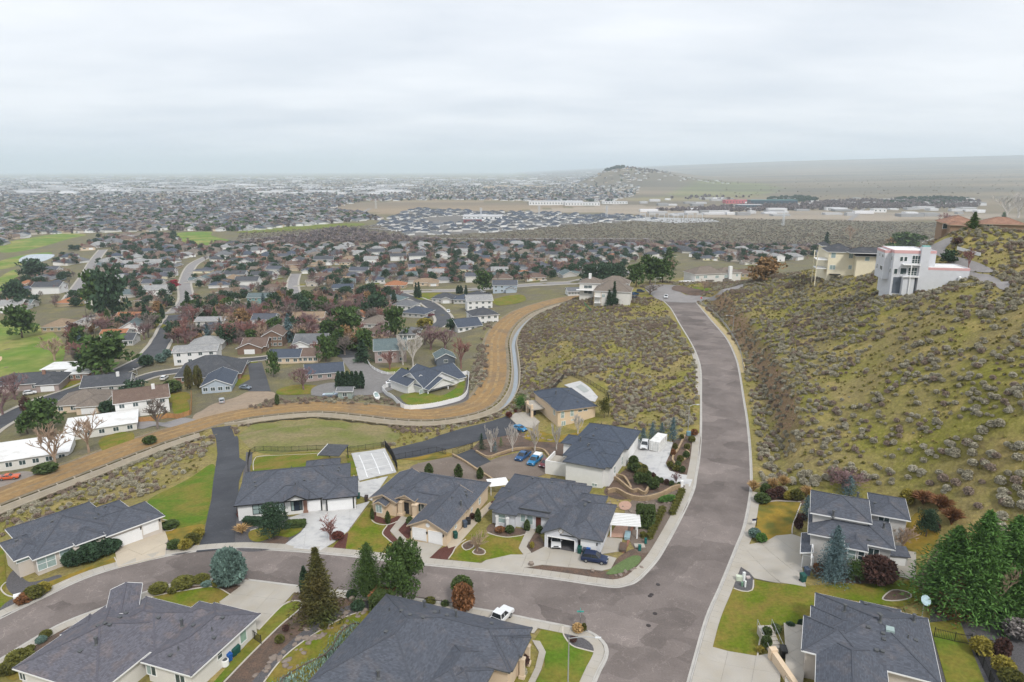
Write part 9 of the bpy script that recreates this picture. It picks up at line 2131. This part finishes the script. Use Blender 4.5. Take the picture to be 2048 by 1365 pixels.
for k in range(14):
    a,b=1285+(k%7)*19,440+(k//7)*3;x,y=gp(a,b,-40);t=thing('substation_gantry','pale steel gantry of the substation on the sage flat','gantry',(x,y,hz(x,y)),0,'gantries of the substation');m=MB();[m.bar((s_,0,0),(s_,0,15),.6)for s_ in(-6,6)];m.build('mast',MATS['pale pylon steel'],t);m=MB();m.bar((-6,0,14),(6,0,14),.9);m.build('beam',MATS['pale pylon steel'],t)
for px in([(1700,441),(1716,428),(1728,418),(1738,410)],[(690,462),(742,458),(800,462),(770,445),(730,432)],[(1240,436),(1400,430),(1700,429),(1950,432)],[(690,440),(720,428),(740,418)],[(480,480),(700,466),(800,478),(1000,478),(1300,478)]):
    ribbon('road',catmull([gp(a,b,-40)for a,b in px],15),5,-5,M_PALEROAD,.5)
for px in([(0,372),(300,366),(600,370),(840,366)],[(300,390),(560,384),(760,388)],[(0,420),(200,408),(420,400),(640,392)],[(120,450),(300,430),(480,428),(620,412)]):
    ribbon('road',catmull([gp(a,b,-40)for a,b in px],40),8,-8,M_PALEROAD,.6)
# trees and houses on the far hill
hp_=[(665+gr.normal(0,30),4480+gr.normal(0,25))for _ in range(40)];scatter('hilltop_trees',z_of(np.array(hp_)),m_far(480,'darkgreen'),8,16,1.1,80)
hp_=np.array([(gr.uniform(620,1300),gr.uniform(4050,4420))for _ in range(36)]);scatter('far_houses',z_of(hp_,0),FH[4],.9,1.2,1,81);scatter('far_trees',z_of(hp_+25),m_far(481,'sageb'),5,9,1,82)
fl=sample([(700,2300),(3000,2600),(9000,9000),(2500,9500),(1500,5200)],6000,9,1.3,2200,9500);scatter('far_brush',z_of(fl[:500]),m_far(482,'sageb'),4,9,.4,83)
# ================================================================== HAZE: the damp air over the valley
hm=bpy.data.materials.new('valley haze');hm.use_nodes=True;nt=hm.node_tree
for n in list(nt.nodes):
    if n.type=='BSDF_PRINCIPLED':nt.nodes.remove(n)
pv=nt.nodes.new('ShaderNodeVolumePrincipled');pv.inputs['Color'].default_value=(0.80,0.915,1.0,1);pv.inputs['Density'].default_value=0.000092;pv.inputs['Anisotropy'].default_value=0.0
nt.links.new(pv.outputs[0],nt.nodes['Material Output'].inputs['Volume'])
m=MB();m.box(XS[0]-500,YS[0]-500,float(GZ.min())-2,XS[-1]+500,YS[-1]+500,max(float(GZ.max()),CAM_Z)+20)
hz_o=m.build('haze',hm);hz_o['kind']='stuff'
